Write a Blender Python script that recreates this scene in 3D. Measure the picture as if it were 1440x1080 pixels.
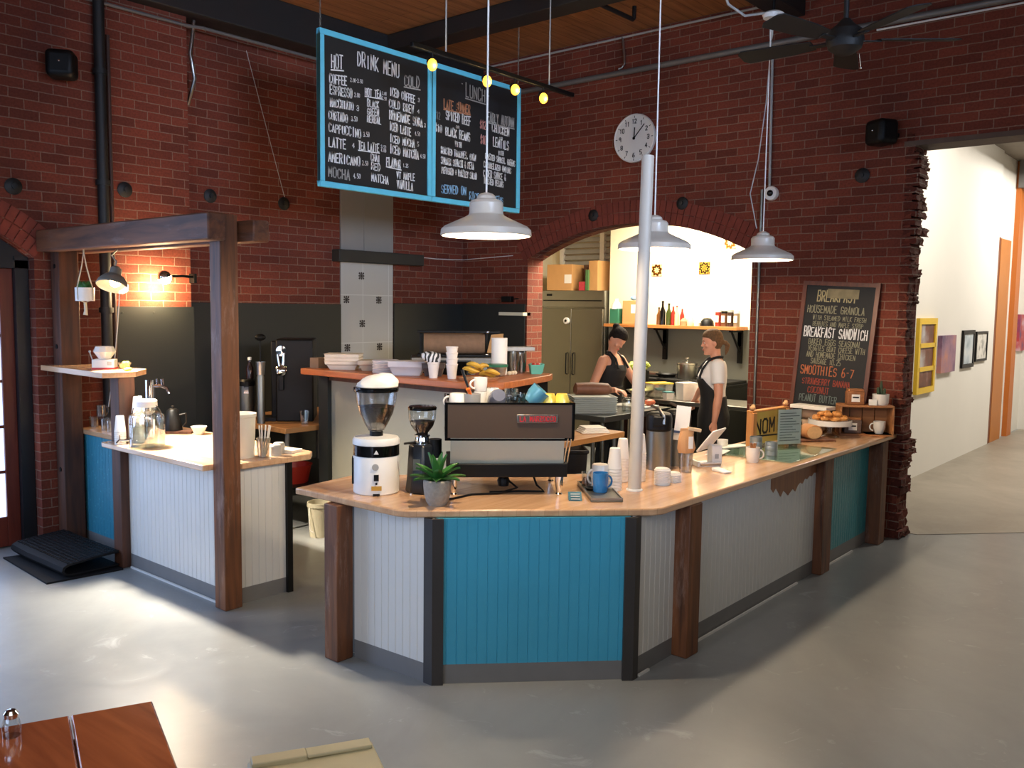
import bpy, bmesh, math, random
from mathutils import Vector, Matrix
random.seed(7)
for o in list(bpy.data.objects): bpy.data.objects.remove(o, do_unlink=True)
S = bpy.context.scene
C = S.collection
R = math.radians

# ------------------------------------------------------------------ camera
F_PX, PITCH, ROLL, YAW, EYE = 1245.0, R(5.0), R(0.75), R(40.34), 1.9
fw = Vector((math.cos(YAW)*math.cos(PITCH), math.sin(YAW)*math.cos(PITCH), -math.sin(PITCH)))
rt = fw.cross(Vector((0, 0, 1))).normalized()
up = rt.cross(fw)
r2 = rt*math.cos(ROLL)+up*math.sin(ROLL)
u2 = -rt*math.sin(ROLL)+up*math.cos(ROLL)
cam = bpy.data.objects.new('camera', bpy.data.cameras.new('camera'))
C.objects.link(cam)
cam.matrix_world = Matrix(((r2.x, u2.x, -fw.x, 0), (r2.y, u2.y, -fw.y, 0), (r2.z, u2.z, -fw.z, EYE), (0, 0, 0, 1)))
cam.data.sensor_fit = 'HORIZONTAL'
cam.data.sensor_width = 36.0
cam.data.lens = 36.0*F_PX/1440.0
cam.data.clip_start = 0.05
S.camera = cam
# ------------------------------------------------------------------ world, exposure
w = bpy.data.worlds.new('world'); S.world = w; w.use_nodes = True
w.node_tree.nodes['Background'].inputs[0].default_value = (0.75, 0.85, 1.0, 1)
w.node_tree.nodes['Background'].inputs[1].default_value = 0.02
S.view_settings.view_transform = 'Standard'
S.view_settings.look = 'None'
S.view_settings.gamma = 1
S.view_settings.use_curve_mapping = False
S.view_settings.exposure = 0.5
# ------------------------------------------------------------------ large lights
def area(name, loc, target, sx, sy, power, col, spread=None):
    l = bpy.data.lights.new(name, 'AREA'); l.shape = 'RECTANGLE'; l.size = sx; l.size_y = sy
    l.energy = power; l.color = col
    if spread: l.spread = R(spread)
    o = bpy.data.objects.new(name, l); C.objects.link(o)
    o.location = loc
    d = Vector(target)-Vector(loc)
    o.rotation_euler = d.to_track_quat('-Z', 'Y').to_euler()
    return o
def point(name, loc, power, col, rad=0.03):
    l = bpy.data.lights.new(name, 'POINT'); l.energy = power; l.color = col; l.shadow_soft_size = rad
    o = bpy.data.objects.new(name, l); C.objects.link(o); o.location = loc
    return o
DAY = (0.55, 0.70, 1.0)
WARM = (1.0, 0.80, 0.56)
area('daylight_side_window', (0.2, 6.9, 1.7), (1.2, 3.6, 0.0), 2.6, 2.2, 86, (0.40, 0.60, 1.0))
area('daylight_front_window', (-3.6, 1.5, 2.2), (3.0, 4.0, 1.0), 4.0, 2.4, 95, DAY)
area('cafe_front_lamps', (0.6, 0.3, 3.1), (3.5, 3.0, 0.3), 3.0, 2.0, 15, (1.0, 0.94, 0.86), 110)
area('daylight_high_window', (2.2, -3.3, 3.2), (5.4, 5.5, 3.2), 2.4, 1.2, 26, DAY, 46)
area('kitchen_ceiling_lamp', (8.85, 5.2, 3.25), (8.95, 5.2, 0), 1.4, 1.2, 140, (1.0, 0.88, 0.68))
area('hallway_spot_wall', (10.0, 1.1, 4.0), (11.0, 2.98, 1.9), 1.2, 0.5, 66, (1.0, 0.93, 0.83))
area('hallway_spot_far', (14.2, 0.9, 4.0), (14.6, 2.98, 1.6), 1.6, 0.5, 90, (1.0, 0.95, 0.88))

# ------------------------------------------------------------------ mesh helpers
class MB:
    def __init__(s): s.bm = bmesh.new()
    def face(s, pts):
        return s.bm.faces.new([s.bm.verts.new(p) for p in pts])
    def box(s, x0, x1, y0, y1, z0, z1, M=None):
        P = [(x0,y0,z0),(x1,y0,z0),(x1,y1,z0),(x0,y1,z0),(x0,y0,z1),(x1,y0,z1),(x1,y1,z1),(x0,y1,z1)]
        if M is not None: P = [M @ Vector(p) for p in P]
        v = [s.bm.verts.new(p) for p in P]
        for f in ((0,3,2,1),(4,5,6,7),(0,1,5,4),(1,2,6,5),(2,3,7,6),(3,0,4,7)):
            s.bm.faces.new([v[i] for i in f])
        return s
    def cbox(s, c, d, rz=0, M=None):
        m = Matrix.Translation(c) @ Matrix.Rotation(rz, 4, 'Z')
        if M is not None: m = M @ m
        return s.box(-d[0]/2, d[0]/2, -d[1]/2, d[1]/2, -d[2]/2, d[2]/2, m)
    def rings(s, rs, cap0=True, cap1=True, closed=True):
        vs = [[s.bm.verts.new(p) for p in r] for r in rs]
        n = len(vs[0])
        for a, b in zip(vs, vs[1:]):
            for i in range(n if closed else n-1):
                j = (i+1) % n
                try: s.bm.faces.new((a[i], a[j], b[j], b[i]))
                except ValueError: pass
        if cap0 and closed: s.bm.faces.new(list(reversed(vs[0])))
        if cap1 and closed: s.bm.faces.new(vs[-1])
        return s
    def cyl(s, p0, p1, r0, r1=None, n=16, caps=True):
        p0 = Vector(p0); p1 = Vector(p1); r1 = r0 if r1 is None else r1
        d = (p1-p0).normalized()
        a = d.orthogonal().normalized(); b = d.cross(a)
        rs = []
        for p, r in ((p0, r0), (p1, r1)):
            rs.append([p+a*(r*math.cos(2*math.pi*i/n))+b*(r*math.sin(2*math.pi*i/n)) for i in range(n)])
        return s.rings(rs, caps, caps)
    def lathe(s, prof, n=24, at=(0,0,0), M=None, caps=(True, True), sx=1, sy=1):
        rs = []
        for r, z in prof:
            r = max(r, 1e-4)
            ring = [Vector((at[0]+sx*r*math.cos(2*math.pi*i/n), at[1]+sy*r*math.sin(2*math.pi*i/n), at[2]+z)) for i in range(n)]
            if M is not None: ring = [M @ p for p in ring]
            rs.append(ring)
        return s.rings(rs, *caps)
    def tube(s, pts, r, n=8, caps=True):
        pts = [Vector(p) for p in pts]
        rr = r if isinstance(r, (list, tuple)) else [r]*len(pts)
        rs = []; a = None
        for i, p in enumerate(pts):
            t = (pts[min(i+1, len(pts)-1)]-pts[max(i-1, 0)])
            t = t.normalized() if t.length > 1e-9 else Vector((0,0,1))
            if a is None: a = t.orthogonal().normalized()
            else:
                a = a-t*a.dot(t)
                a = a.normalized() if a.length > 1e-6 else t.orthogonal().normalized()
            b = t.cross(a)
            rs.append([p+(a*math.cos(2*math.pi*k/n)+b*math.sin(2*math.pi*k/n))*rr[i] for k in range(n)])
        return s.rings(rs, caps, caps)
    def prism(s, poly, z0, z1, M=None):
        a = sum(poly[i][0]*poly[(i+1)%len(poly)][1]-poly[(i+1)%len(poly)][0]*poly[i][1] for i in range(len(poly)))
        if a < 0: poly = list(reversed(poly))
        rs = [[Vector((x, y, z)) for x, y in poly] for z in (z0, z1)]
        if M is not None: rs = [[M @ p for p in r] for r in rs]
        return s.rings(rs)
    def ball(s, c, r, n=14, m=8, M=None):
        if not isinstance(r, (list, tuple)): r = (r, r, r)
        rs = []
        for j in range(m+1):
            t = math.pi*j/m
            k = max(math.sin(t), 0.004)
            ring = [Vector((r[0]*k*math.cos(2*math.pi*i/n), r[1]*k*math.sin(2*math.pi*i/n), -r[2]*math.cos(t))) for i in range(n)]
            if M is not None: ring = [M @ p for p in ring]
            rs.append([p+Vector(c) for p in ring])
        return s.rings(rs)
    def loft(s, secs, n=16):
        # secs: (centre, rx, ry) in horizontal planes, or (centre, rx, ry, axisx, axisy)
        rs = []
        for q in secs:
            c = Vector(q[0]); ax = Vector(q[3]) if len(q) > 3 else Vector((1,0,0)); ay = Vector(q[4]) if len(q) > 3 else Vector((0,1,0))
            rs.append([c+ax*(q[1]*math.cos(2*math.pi*i/n))+ay*(q[2]*math.sin(2*math.pi*i/n)) for i in range(n)])
        return s.rings(rs)
    def build(s, name, mat, parent=None, bevel=0, angle=38, seg=2, mods=()):
        bm = s.bm
        bmesh.ops.remove_doubles(bm, verts=bm.verts, dist=1e-6)
        bmesh.ops.recalc_face_normals(bm, faces=bm.faces)
        uv = bm.loops.layers.uv.new('UVMap')
        for f in bm.faces:
            n = f.normal; ax, ay, az = abs(n.x), abs(n.y), abs(n.z)
            f.smooth = True
            for l in f.loops:
                p = l.vert.co
                l[uv].uv = (p.y, p.z) if ax >= ay and ax >= az else ((p.x, p.z) if ay >= az else (p.x, p.y))
        ca = R(angle)
        for e in bm.edges:
            if len(e.link_faces) == 2: e.smooth = e.calc_face_angle(0) < ca
        me = bpy.data.meshes.new(name); bm.to_mesh(me); bm.free()
        for m in (mat if isinstance(mat, (list, tuple)) else [mat]): me.materials.append(m)
        o = bpy.data.objects.new(name, me); C.objects.link(o)
        if parent is not None: o.parent = parent
        if bevel:
            b = o.modifiers.new('bevel', 'BEVEL'); b.width = bevel; b.segments = seg; b.limit_method = 'ANGLE'; b.angle_limit = R(40)
        return o

def tag(o, label, cat, group=None, kind=None):
    o['label'] = label; o['category'] = cat
    if group: o['group'] = group
    if kind: o['kind'] = kind
    return o
def thing(name, label, cat, loc=(0,0,0), rz=0, group=None):
    o = bpy.data.objects.new(name, None); C.objects.link(o)
    o.empty_display_size = 0.1
    o.location = loc; o.rotation_euler = (0, 0, rz)
    return tag(o, label, cat, group)
def struct(o):
    o['kind'] = 'structure'; return o
def dup(root, loc, rz=0, label=None, group=None, scale=None):
    r = root.copy(); C.objects.link(r); r.location = loc; r.rotation_euler = (0, 0, rz)
    if label: r['label'] = label
    if group: r['group'] = group
    if scale: r.scale = scale
    for ch in list(root.children):
        c = ch.copy(); C.objects.link(c); c.parent = r
        for g in ch.children:
            d = g.copy(); C.objects.link(d); d.parent = c
    return r

# ------------------------------------------------------------------ materials
def lin(c):
    return tuple((x/255/12.92 if x/255 <= 0.04045 else ((x/255+0.055)/1.055)**2.4) for x in c)
def newmat(name):
    m = bpy.data.materials.new(name); m.use_nodes = True
    nt = m.node_tree; b = nt.nodes['Principled BSDF']
    return m, nt, b
def nd(nt, typ, **kw):
    n = nt.nodes.new(typ)
    for k, v in kw.items():
        if k in n.inputs: n.inputs[k].default_value = v
        else: setattr(n, k, v)
    return n
def plain(name, rgb, rough=0.5, metal=0.0, var=0.06, scale=8.0, bump=0.0, spec=0.5, coat=0.0):
    m, nt, b = newmat(name)
    c = lin(rgb)
    tc = nd(nt, 'ShaderNodeTexCoord')
    no = nd(nt, 'ShaderNodeTexNoise'); no.inputs['Scale'].default_value = scale; no.inputs['Detail'].default_value = 4
    nt.links.new(tc.outputs['Object'], no.inputs['Vector'])
    mx = nd(nt, 'ShaderNodeMix', data_type='RGBA')
    mx.inputs[6].default_value = tuple(max(0, x*(1-var*2)) for x in c)+(1,)
    mx.inputs[7].default_value = tuple(min(1, x*(1+var*2)) for x in c)+(1,)
    nt.links.new(no.outputs['Fac'], mx.inputs[0])
    nt.links.new(mx.outputs[2], b.inputs['Base Color'])
    b.inputs['Roughness'].default_value = rough
    b.inputs['Metallic'].default_value = metal
    b.inputs['Specular IOR Level'].default_value = spec
    b.inputs['Coat Weight'].default_value = coat
    if bump:
        bp = nd(nt, 'ShaderNodeBump'); bp.inputs['Strength'].default_value = bump; bp.inputs['Distance'].default_value = 0.01
        nt.links.new(no.outputs['Fac'], bp.inputs['Height']); nt.links.new(bp.outputs[0], b.inputs['Normal'])
    return m
def emit(name, rgb, strength):
    m, nt, b = newmat(name)
    b.inputs['Base Color'].default_value = lin(rgb)+(1,)
    b.inputs['Emission Color'].default_value = lin(rgb)+(1,)
    b.inputs['Emission Strength'].default_value = strength
    return m
def glass(name, tint=(1, 1, 1), gloss=0.12, rough=0.03):
    m = bpy.data.materials.new(name); m.use_nodes = True; nt = m.node_tree
    nt.nodes.remove(nt.nodes['Principled BSDF'])
    t = nd(nt, 'ShaderNodeBsdfTransparent'); t.inputs[0].default_value = tint+(1,)
    g = nd(nt, 'ShaderNodeBsdfGlossy'); g.inputs['Roughness'].default_value = rough
    lw = nd(nt, 'ShaderNodeLayerWeight'); lw.inputs['Blend'].default_value = 0.35
    mr = nd(nt, 'ShaderNodeMapRange'); mr.inputs[3].default_value = gloss; mr.inputs[4].default_value = 0.65
    nt.links.new(lw.outputs['Facing'], mr.inputs[0])
    mx = nd(nt, 'ShaderNodeMixShader')
    nt.links.new(mr.outputs[0], mx.inputs[0]); nt.links.new(t.outputs[0], mx.inputs[1]); nt.links.new(g.outputs[0], mx.inputs[2])
    nt.links.new(mx.outputs[0], nt.nodes['Material Output'].inputs[0])
    return m
def ramp(nt, stops):
    r = nd(nt, 'ShaderNodeValToRGB'); cr = r.color_ramp
    while len(cr.elements) > 1: cr.elements.remove(cr.elements[-1])
    cr.elements[0].position = stops[0][0]; cr.elements[0].color = stops[0][1]+(1,)
    for p, c in stops[1:]:
        e = cr.elements.new(p); e.color = c+(1,)
    return r
def wood(name, light, dark, axis='Z', scale=1.0, rough=0.45, wear=None, planks=0, bump=0.15, coat=0.0):
    m, nt, b = newmat(name)
    tc = nd(nt, 'ShaderNodeTexCoord'); mp = nd(nt, 'ShaderNodeMapping')
    k = {'X': (1.2, 14, 14), 'Y': (14, 1.2, 14), 'Z': (14, 14, 1.2)}[axis]
    mp.inputs['Scale'].default_value = tuple(v*scale for v in k)
    nt.links.new(tc.outputs['Object'], mp.inputs['Vector'])
    no = nd(nt, 'ShaderNodeTexNoise'); no.inputs['Scale'].default_value = 1.6; no.inputs['Detail'].default_value = 8; no.inputs['Distortion'].default_value = 0.6
    nt.links.new(mp.outputs[0], no.inputs['Vector'])
    rp = ramp(nt, [(0.28, lin(dark)), (0.72, lin(light))])
    nt.links.new(no.outputs['Fac'], rp.inputs[0])
    out = rp.outputs[0]
    if planks:
        br = nd(nt, 'ShaderNodeTexBrick'); br.offset = 0.37
        mp2 = nd(nt, 'ShaderNodeMapping')
        if axis == 'Y': mp2.inputs['Rotation'].default_value = (0, 0, R(90))
        nt.links.new(tc.outputs['Object'], mp2.inputs['Vector']); nt.links.new(mp2.outputs[0], br.inputs['Vector'])
        br.inputs['Scale'].default_value = 1; br.inputs['Brick Width'].default_value = planks*14; br.inputs['Row Height'].default_value = planks
        br.inputs['Mortar Size'].default_value = 0.0012 if planks < 0.1 else 0.004
        br.inputs['Color1'].default_value = (1.0, 1.0, 1.0, 1); br.inputs['Color2'].default_value = (0.90, 0.87, 0.84, 1); br.inputs['Mortar'].default_value = (0.8, 0.76, 0.7, 1) if planks < 0.1 else (0.45, 0.4, 0.35, 1)
        mm = nd(nt, 'ShaderNodeMix', data_type='RGBA', blend_type='MULTIPLY'); mm.inputs[0].default_value = 1
        nt.links.new(out, mm.inputs[6]); nt.links.new(br.outputs['Color'], mm.inputs[7]); out = mm.outputs[2]
    if wear:
        n2 = nd(nt, 'ShaderNodeTexNoise'); n2.inputs['Scale'].default_value = 3.2; n2.inputs['Detail'].default_value = 10; n2.inputs['Roughness'].default_value = 0.75
        mp3 = nd(nt, 'ShaderNodeMapping'); mp3.inputs['Scale'].default_value = {'X': (.6, 3, 3), 'Y': (3, .6, 3), 'Z': (3, 3, .6)}[axis]
        nt.links.new(tc.outputs['Object'], mp3.inputs[0]); nt.links.new(mp3.outputs[0], n2.inputs['Vector'])
        r2_ = ramp(nt, [(0.55, (0, 0, 0)), (0.68, (0.65, 0.65, 0.65))])
        nt.links.new(n2.outputs['Fac'], r2_.inputs[0])
        m3 = nd(nt, 'ShaderNodeMix', data_type='RGBA'); nt.links.new(r2_.outputs[0], m3.inputs[0])
        nt.links.new(out, m3.inputs[6]); m3.inputs[7].default_value = lin(wear)+(1,); out = m3.outputs[2]
    nt.links.new(out, b.inputs['Base Color'])
    b.inputs['Roughness'].default_value = rough; b.inputs['Coat Weight'].default_value = coat
    bp = nd(nt, 'ShaderNodeBump'); bp.inputs['Strength'].default_value = bump; bp.inputs['Distance'].default_value = 0.004
    nt.links.new(no.outputs['Fac'], bp.inputs['Height']); nt.links.new(bp.outputs[0], b.inputs['Normal'])
    return m
def brick(name, c1, c2, mortar, rough=0.85):
    m, nt, b = newmat(name)
    tc = nd(nt, 'ShaderNodeTexCoord')
    dn = nd(nt, 'ShaderNodeTexNoise'); dn.inputs['Scale'].default_value = 9; dn.inputs['Detail'].default_value = 3
    nt.links.new(tc.outputs['UV'], dn.inputs['Vector'])
    ds = nd(nt, 'ShaderNodeVectorMath', operation='SCALE'); ds.inputs['Scale'].default_value = 0.012
    sb = nd(nt, 'ShaderNodeVectorMath', operation='SUBTRACT'); sb.inputs[1].default_value = (0.5, 0.5, 0.5)
    nt.links.new(dn.outputs['Color'], sb.inputs[0]); nt.links.new(sb.outputs[0], ds.inputs[0])
    ad = nd(nt, 'ShaderNodeVectorMath', operation='ADD')
    nt.links.new(tc.outputs['UV'], ad.inputs[0]); nt.links.new(ds.outputs[0], ad.inputs[1])
    br = nd(nt, 'ShaderNodeTexBrick'); br.offset = 0.5; br.squash = 1
    br.inputs['Scale'].default_value = 1; br.inputs['Brick Width'].default_value = 0.212; br.inputs['Row Height'].default_value = 0.0735
    br.inputs['Mortar Size'].default_value = 0.0045; br.inputs['Mortar Smooth'].default_value = 0.25; br.inputs['Bias'].default_value = -0.1
    br.inputs['Color1'].default_value = lin(c1)+(1,); br.inputs['Color2'].default_value = lin(c2)+(1,); br.inputs['Mortar'].default_value = lin(mortar)+(1,)
    nt.links.new(ad.outputs[0], br.inputs['Vector'])
    n1 = nd(nt, 'ShaderNodeTexNoise'); n1.inputs['Scale'].default_value = 0.9; n1.inputs['Detail'].default_value = 6
    nt.links.new(tc.outputs['UV'], n1.inputs['Vector'])
    r1 = ramp(nt, [(0.3, (0.70, 0.66, 0.66)), (0.7, (1.12, 1.06, 1.0))]); nt.links.new(n1.outputs['Fac'], r1.inputs[0])
    n2 = nd(nt, 'ShaderNodeTexNoise'); n2.inputs['Scale'].default_value = 60; n2.inputs['Detail'].default_value = 5
    nt.links.new(tc.outputs['UV'], n2.inputs['Vector'])
    r2_ = ramp(nt, [(0.3, (0.78, 0.78, 0.78)), (0.7, (1.1, 1.1, 1.1))]); nt.links.new(n2.outputs['Fac'], r2_.inputs[0])
    a = nd(nt, 'ShaderNodeMix', data_type='RGBA', blend_type='MULTIPLY'); a.inputs[0].default_value = 1
    nt.links.new(br.outputs['Color'], a.inputs[6]); nt.links.new(r1.outputs[0], a.inputs[7])
    c = nd(nt, 'ShaderNodeMix', data_type='RGBA', blend_type='MULTIPLY'); c.inputs[0].default_value = 1
    nt.links.new(a.outputs[2], c.inputs[6]); nt.links.new(r2_.outputs[0], c.inputs[7])
    nt.links.new(c.outputs[2], b.inputs['Base Color'])
    b.inputs['Roughness'].default_value = rough; b.inputs['Specular IOR Level'].default_value = 0.25
    iv = nd(nt, 'ShaderNodeMath', operation='MULTIPLY_ADD'); iv.inputs[1].default_value = -1; iv.inputs[2].default_value = 1
    nt.links.new(br.outputs['Fac'], iv.inputs[0])
    a2 = nd(nt, 'ShaderNodeMath', operation='MULTIPLY_ADD'); a2.inputs[1].default_value = 0.35
    nt.links.new(n2.outputs['Fac'], a2.inputs[0]); nt.links.new(iv.outputs[0], a2.inputs[2])
    bp = nd(nt, 'ShaderNodeBump'); bp.inputs['Strength'].default_value = 0.6; bp.inputs['Distance'].default_value = 0.008
    nt.links.new(a2.outputs[0], bp.inputs['Height']); nt.links.new(bp.outputs[0], b.inputs['Normal'])
    return m
def concrete(name, c1, c2, rough, scuff):
    m, nt, b = newmat(name)
    tc = nd(nt, 'ShaderNodeTexCoord')
    n1 = nd(nt, 'ShaderNodeTexNoise'); n1.inputs['Scale'].default_value = 0.8; n1.inputs['Detail'].default_value = 9; n1.inputs['Roughness'].default_value = 0.6; n1.inputs['Distortion'].default_value = 0.8
    nt.links.new(tc.outputs['Object'], n1.inputs['Vector'])
    r1 = ramp(nt, [(0.3, lin(c1)), (0.7, lin(c2))]); nt.links.new(n1.outputs['Fac'], r1.inputs[0])
    n2 = nd(nt, 'ShaderNodeTexNoise'); n2.inputs['Scale'].default_value = 2.3; n2.inputs['Detail'].default_value = 12; n2.inputs['Roughness'].default_value = 0.7; n2.inputs['Distortion'].default_value = 2.5
    nt.links.new(tc.outputs['Object'], n2.inputs['Vector'])
    r2_ = ramp(nt, [(0.60, (0, 0, 0)), (0.72, (0.45, 0.45, 0.45))]); nt.links.new(n2.outputs['Fac'], r2_.inputs[0])
    mx = nd(nt, 'ShaderNodeMix', data_type='RGBA'); nt.links.new(r2_.outputs[0], mx.inputs[0]); nt.links.new(r1.outputs[0], mx.inputs[6]); mx.inputs[7].default_value = lin(scuff)+(1,)
    nt.links.new(mx.outputs[2], b.inputs['Base Color'])
    rr = nd(nt, 'ShaderNodeMapRange'); rr.inputs[3].default_value = rough-0.08; rr.inputs[4].default_value = rough+0.14
    nt.links.new(n2.outputs['Fac'], rr.inputs[0]); nt.links.new(rr.outputs[0], b.inputs['Roughness'])
    bp = nd(nt, 'ShaderNodeBump'); bp.inputs['Strength'].default_value = 0.12; bp.inputs['Distance'].default_value = 0.01
    nt.links.new(n1.outputs['Fac'], bp.inputs['Height']); nt.links.new(bp.outputs[0], b.inputs['Normal'])
    return m
def speckled(name, c, sp):
    m, nt, b = newmat(name)
    tc = nd(nt, 'ShaderNodeTexCoord'); vo = nd(nt, 'ShaderNodeTexVoronoi'); vo.inputs['Scale'].default_value = 26
    nt.links.new(tc.outputs['UV'], vo.inputs['Vector'])
    rp = ramp(nt, [(0.13, lin(sp)), (0.2, lin(c))]); nt.links.new(vo.outputs['Distance'], rp.inputs[0])
    nt.links.new(rp.outputs[0], b.inputs['Base Color']); b.inputs['Roughness'].default_value = 0.35
    bp = nd(nt, 'ShaderNodeBump'); bp.inputs['Strength'].default_value = 0.3; bp.inputs['Distance'].default_value = 0.006
    nt.links.new(vo.outputs['Distance'], bp.inputs['Height']); nt.links.new(bp.outputs[0], b.inputs['Normal'])
    return m

M_brick = brick('brick_red', (130, 66, 49), (102, 52, 40), (138, 110, 94))
M_brick_dark = brick('brick_broken', (110, 52, 38), (80, 40, 30), (140, 120, 105))
M_floor = concrete('floor_paint', (120, 122, 121), (142, 144, 142), 0.30, (185, 188, 190))
M_hallfloor = concrete('hall_concrete', (136, 127, 112), (168, 158, 142), 0.42, (160, 152, 140))
M_ceil = wood('ceiling_planks', (176, 122, 76), (134, 88, 52), 'X', 0.8, 0.6, planks=0.14)
M_beam_dark = plain('dark_steel_beam', (34, 31, 29), 0.6)
M_timber = wood('old_timber', (132, 80, 44), (70, 40, 23), 'Z', 1.0, 0.55, wear=(150, 120, 105))
M_timber_y = wood('old_timber_beam', (120, 72, 42), (68, 39, 24), 'Y', 1.0, 0.6, wear=(120, 96, 86))
M_timber_dark = wood('dark_timber', (94, 54, 33), (50, 29, 19), 'Z', 1.0, 0.6)
M_butcher = wood('butcher_block', (226, 184, 144), (204, 158, 118), 'X', 1.0, 0.22, planks=0.05, bump=0.04, coat=0.4)
M_butcher_y = wood('butcher_block_side', (226, 186, 148), (204, 160, 120), 'Y', 1.0, 0.25, planks=0.05, bump=0.04, coat=0.4)
M_shelfwood = wood('orange_shelf_wood', (190, 112, 62), (156, 86, 46), 'Y', 1.0, 0.4)
M_shelfwood_x = wood('tabletop_wood', (190, 138, 84), (160, 108, 62), 'X', 1.0, 0.4)
M_crate = wood('crate_wood', (188, 128, 78), (142, 90, 52), 'X', 1.0, 0.55)
M_white = plain('white_paint_panel', (212, 210, 204), 0.42, var=0.015)
M_whitewall = plain('white_wall', (226, 222, 212), 0.7, var=0.02, scale=1.5)
M_cream = plain('cream_wall', (236, 228, 200), 0.6, var=0.015, scale=1.5)
M_greywall = plain('grey_wall_panel', (118, 120, 112), 0.5, var=0.02, scale=1.5)
M_teal = plain('teal_paint', (62, 158, 190), 0.38, var=0.05, scale=3)
M_speck = speckled('speckled_turquoise', (52, 130, 152), (92, 168, 186))
M_speck2 = speckled('speckled_teal', (44, 138, 148), (72, 160, 166))
M_kick = plain('grey_kickboard', (116, 114, 112), 0.5)
M_trim = plain('dark_metal_trim', (62, 58, 56), 0.45, 0.3)
M_black = plain('black_plastic', (12, 12, 12), 0.45, spec=0.25)
M_blackgloss = plain('black_gloss', (12, 12, 12), 0.12)
M_rubber = plain('black_rubber', (15, 15, 17), 0.7, spec=0.25)
M_steel = plain('brushed_steel', (176, 174, 168), 0.28, 1.0, var=0.03)
M_steel_dull = plain('dull_steel', (140, 138, 128), 0.42, 1.0, var=0.04)
M_chrome = plain('chrome', (225, 225, 225), 0.08, 1.0, var=0.0)
M_splash = plain('backsplash_dark', (34, 37, 36), 0.5, var=0.05, scale=2)
M_whiteplastic = plain('white_plastic', (236, 234, 228), 0.35, var=0.01)
M_ceramic = plain('white_ceramic', (232, 226, 216), 0.25, var=0.01, coat=0.3)
M_paper = plain('white_paper', (240, 236, 226), 0.8, var=0.01)
M_papercup = plain('paper_cup', (236, 226, 214), 0.7, var=0.015)
M_kraft = plain('kraft_paper', (190, 142, 96), 0.8, var=0.06, scale=14)
M_card = plain('cardboard', (206, 156, 98), 0.8, var=0.04)
M_grey = plain('light_grey', (170, 170, 166), 0.5)
M_pipe = plain('grey_conduit', (120, 118, 114), 0.5, 0.4)
M_lampwhite = plain('lamp_enamel', (204, 194, 180), 0.3, var=0.01)
M_glass = glass('clear_glass', (0.96, 0.98, 0.97))
M_greenglass = glass('green_glass', (0.90, 0.98, 0.94), 0.32)
M_clearplastic = glass('clear_plastic', (0.86, 0.85, 0.82), 0.16, 0.15)
M_bulb = emit('warm_bulb', (255, 226, 170), 16)
M_track = emit('amber_bulb', (255, 186, 60), 2.2)
M_sky = emit('daylit_pane', (196, 216, 255), 1.6)
M_cyan = plain('cyan_frame', (104, 208, 236), 0.45)
M_slate = plain('chalkboard', (24, 24, 25), 0.7, var=0.12, scale=3)
M_chalk = plain('chalk_white', (235, 235, 230), 0.9)
M_yellow = plain('yellow_paint', (226, 186, 40), 0.45)
M_orange = plain('orange_paint', (206, 122, 36), 0.5)
M_skin = plain('skin', (214, 158, 128), 0.5, var=0.03)
M_green = plain('leaf_green', (48, 104, 40), 0.45, var=0.2, scale=20)
M_coffee = plain('coffee_beans', (52, 34, 24), 0.6, var=0.4, scale=120, bump=0.6)

# ================================================================== the setting
XB, YL, YR = 7.65, 7.12, 7.28      # back wall, left wall, its recessed part
CZ = 4.63
def poly_wall_x(x0, x1, rects):     # boxes (y0,y1,z0,z1) of a wall across X
    m = MB()
    for y0, y1, z0, z1 in rects: m.box(x0, x1, y0, y1, z0, z1)
    return m
# floor
m = MB(); m.box(-6, 16.6, -5, 8.2, -0.1, 0)
struct(m.build('floor', M_floor))
m = MB(); m.prism([(7.92, 2.16), (8.72, 1.42), (10.6, -0.6), (12.5, -1.5), (16.4, -1.5), (16.4, 2.98), (7.92, 2.98)], 0, 0.004)
struct(m.build('trim_1', M_hallfloor))
# back wall with arch and hall opening
AL, AR, AC, SP, RISE, TH = 6.29, 3.63, 4.96, 2.42, 0.33, 0.27
half = (AL-AR)/2; RAD = (half*half+RISE*RISE)/(2*RISE); ZC = SP+RISE-RAD
def arch_z(y): return ZC+math.sqrt(max(RAD*RAD-(y-AC)**2, 0))
m = MB()
m.box(XB, XB+TH, AL, 8.4, 0, 4.9)
m.box(XB, XB+TH, 2.262, AR, 0, 4.9)
N = 24
outer = [(AR+(AL-AR)*i/N, arch_z(AR+(AL-AR)*i/N)) for i in range(N+1)]
for (ya, za), (yb, zb) in zip(outer, outer[1:]):
    P = [(ya, za), (yb, zb), (yb, 4.9), (ya, 4.9)]
    m.rings([[Vector((x, y, z)) for y, z in P] for x in (XB, XB+TH)])
m.box(XB, XB+TH, -3.5, 2.262, 3.27, 4.9)
struct(m.build('wall_back', M_brick))
# ring of arch bricks, two courses, set 12 mm proud
m = MB()
for course in range(2):
    r0 = RAD+0.004+course*0.117; r1 = r0+0.108
    a0 = math.asin(half/RAD)+0.02
    nb = 44
    for i in range(nb):
        t0 = -a0+2*a0*(i+0.06)/nb; t1 = -a0+2*a0*(i+0.94)/nb
        P = [(AC+r0*math.sin(t0), ZC+r0*math.cos(t0)), (AC+r0*math.sin(t1), ZC+r0*math.cos(t1)), (AC+r1*math.sin(t1), ZC+r1*math.cos(t1)), (AC+r1*math.sin(t0), ZC+r1*math.cos(t0))]
        pr = 0.006+random.random()*0.005
        m.rings([[Vector((x, y, z)) for y, z in P] for x in (XB-pr, XB+0.04)])
M_vouss = plain('arch_brick', (122, 54, 38), 0.85, var=0.22, scale=9, bump=0.4)
struct(m.build('trim_2', M_vouss))
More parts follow.
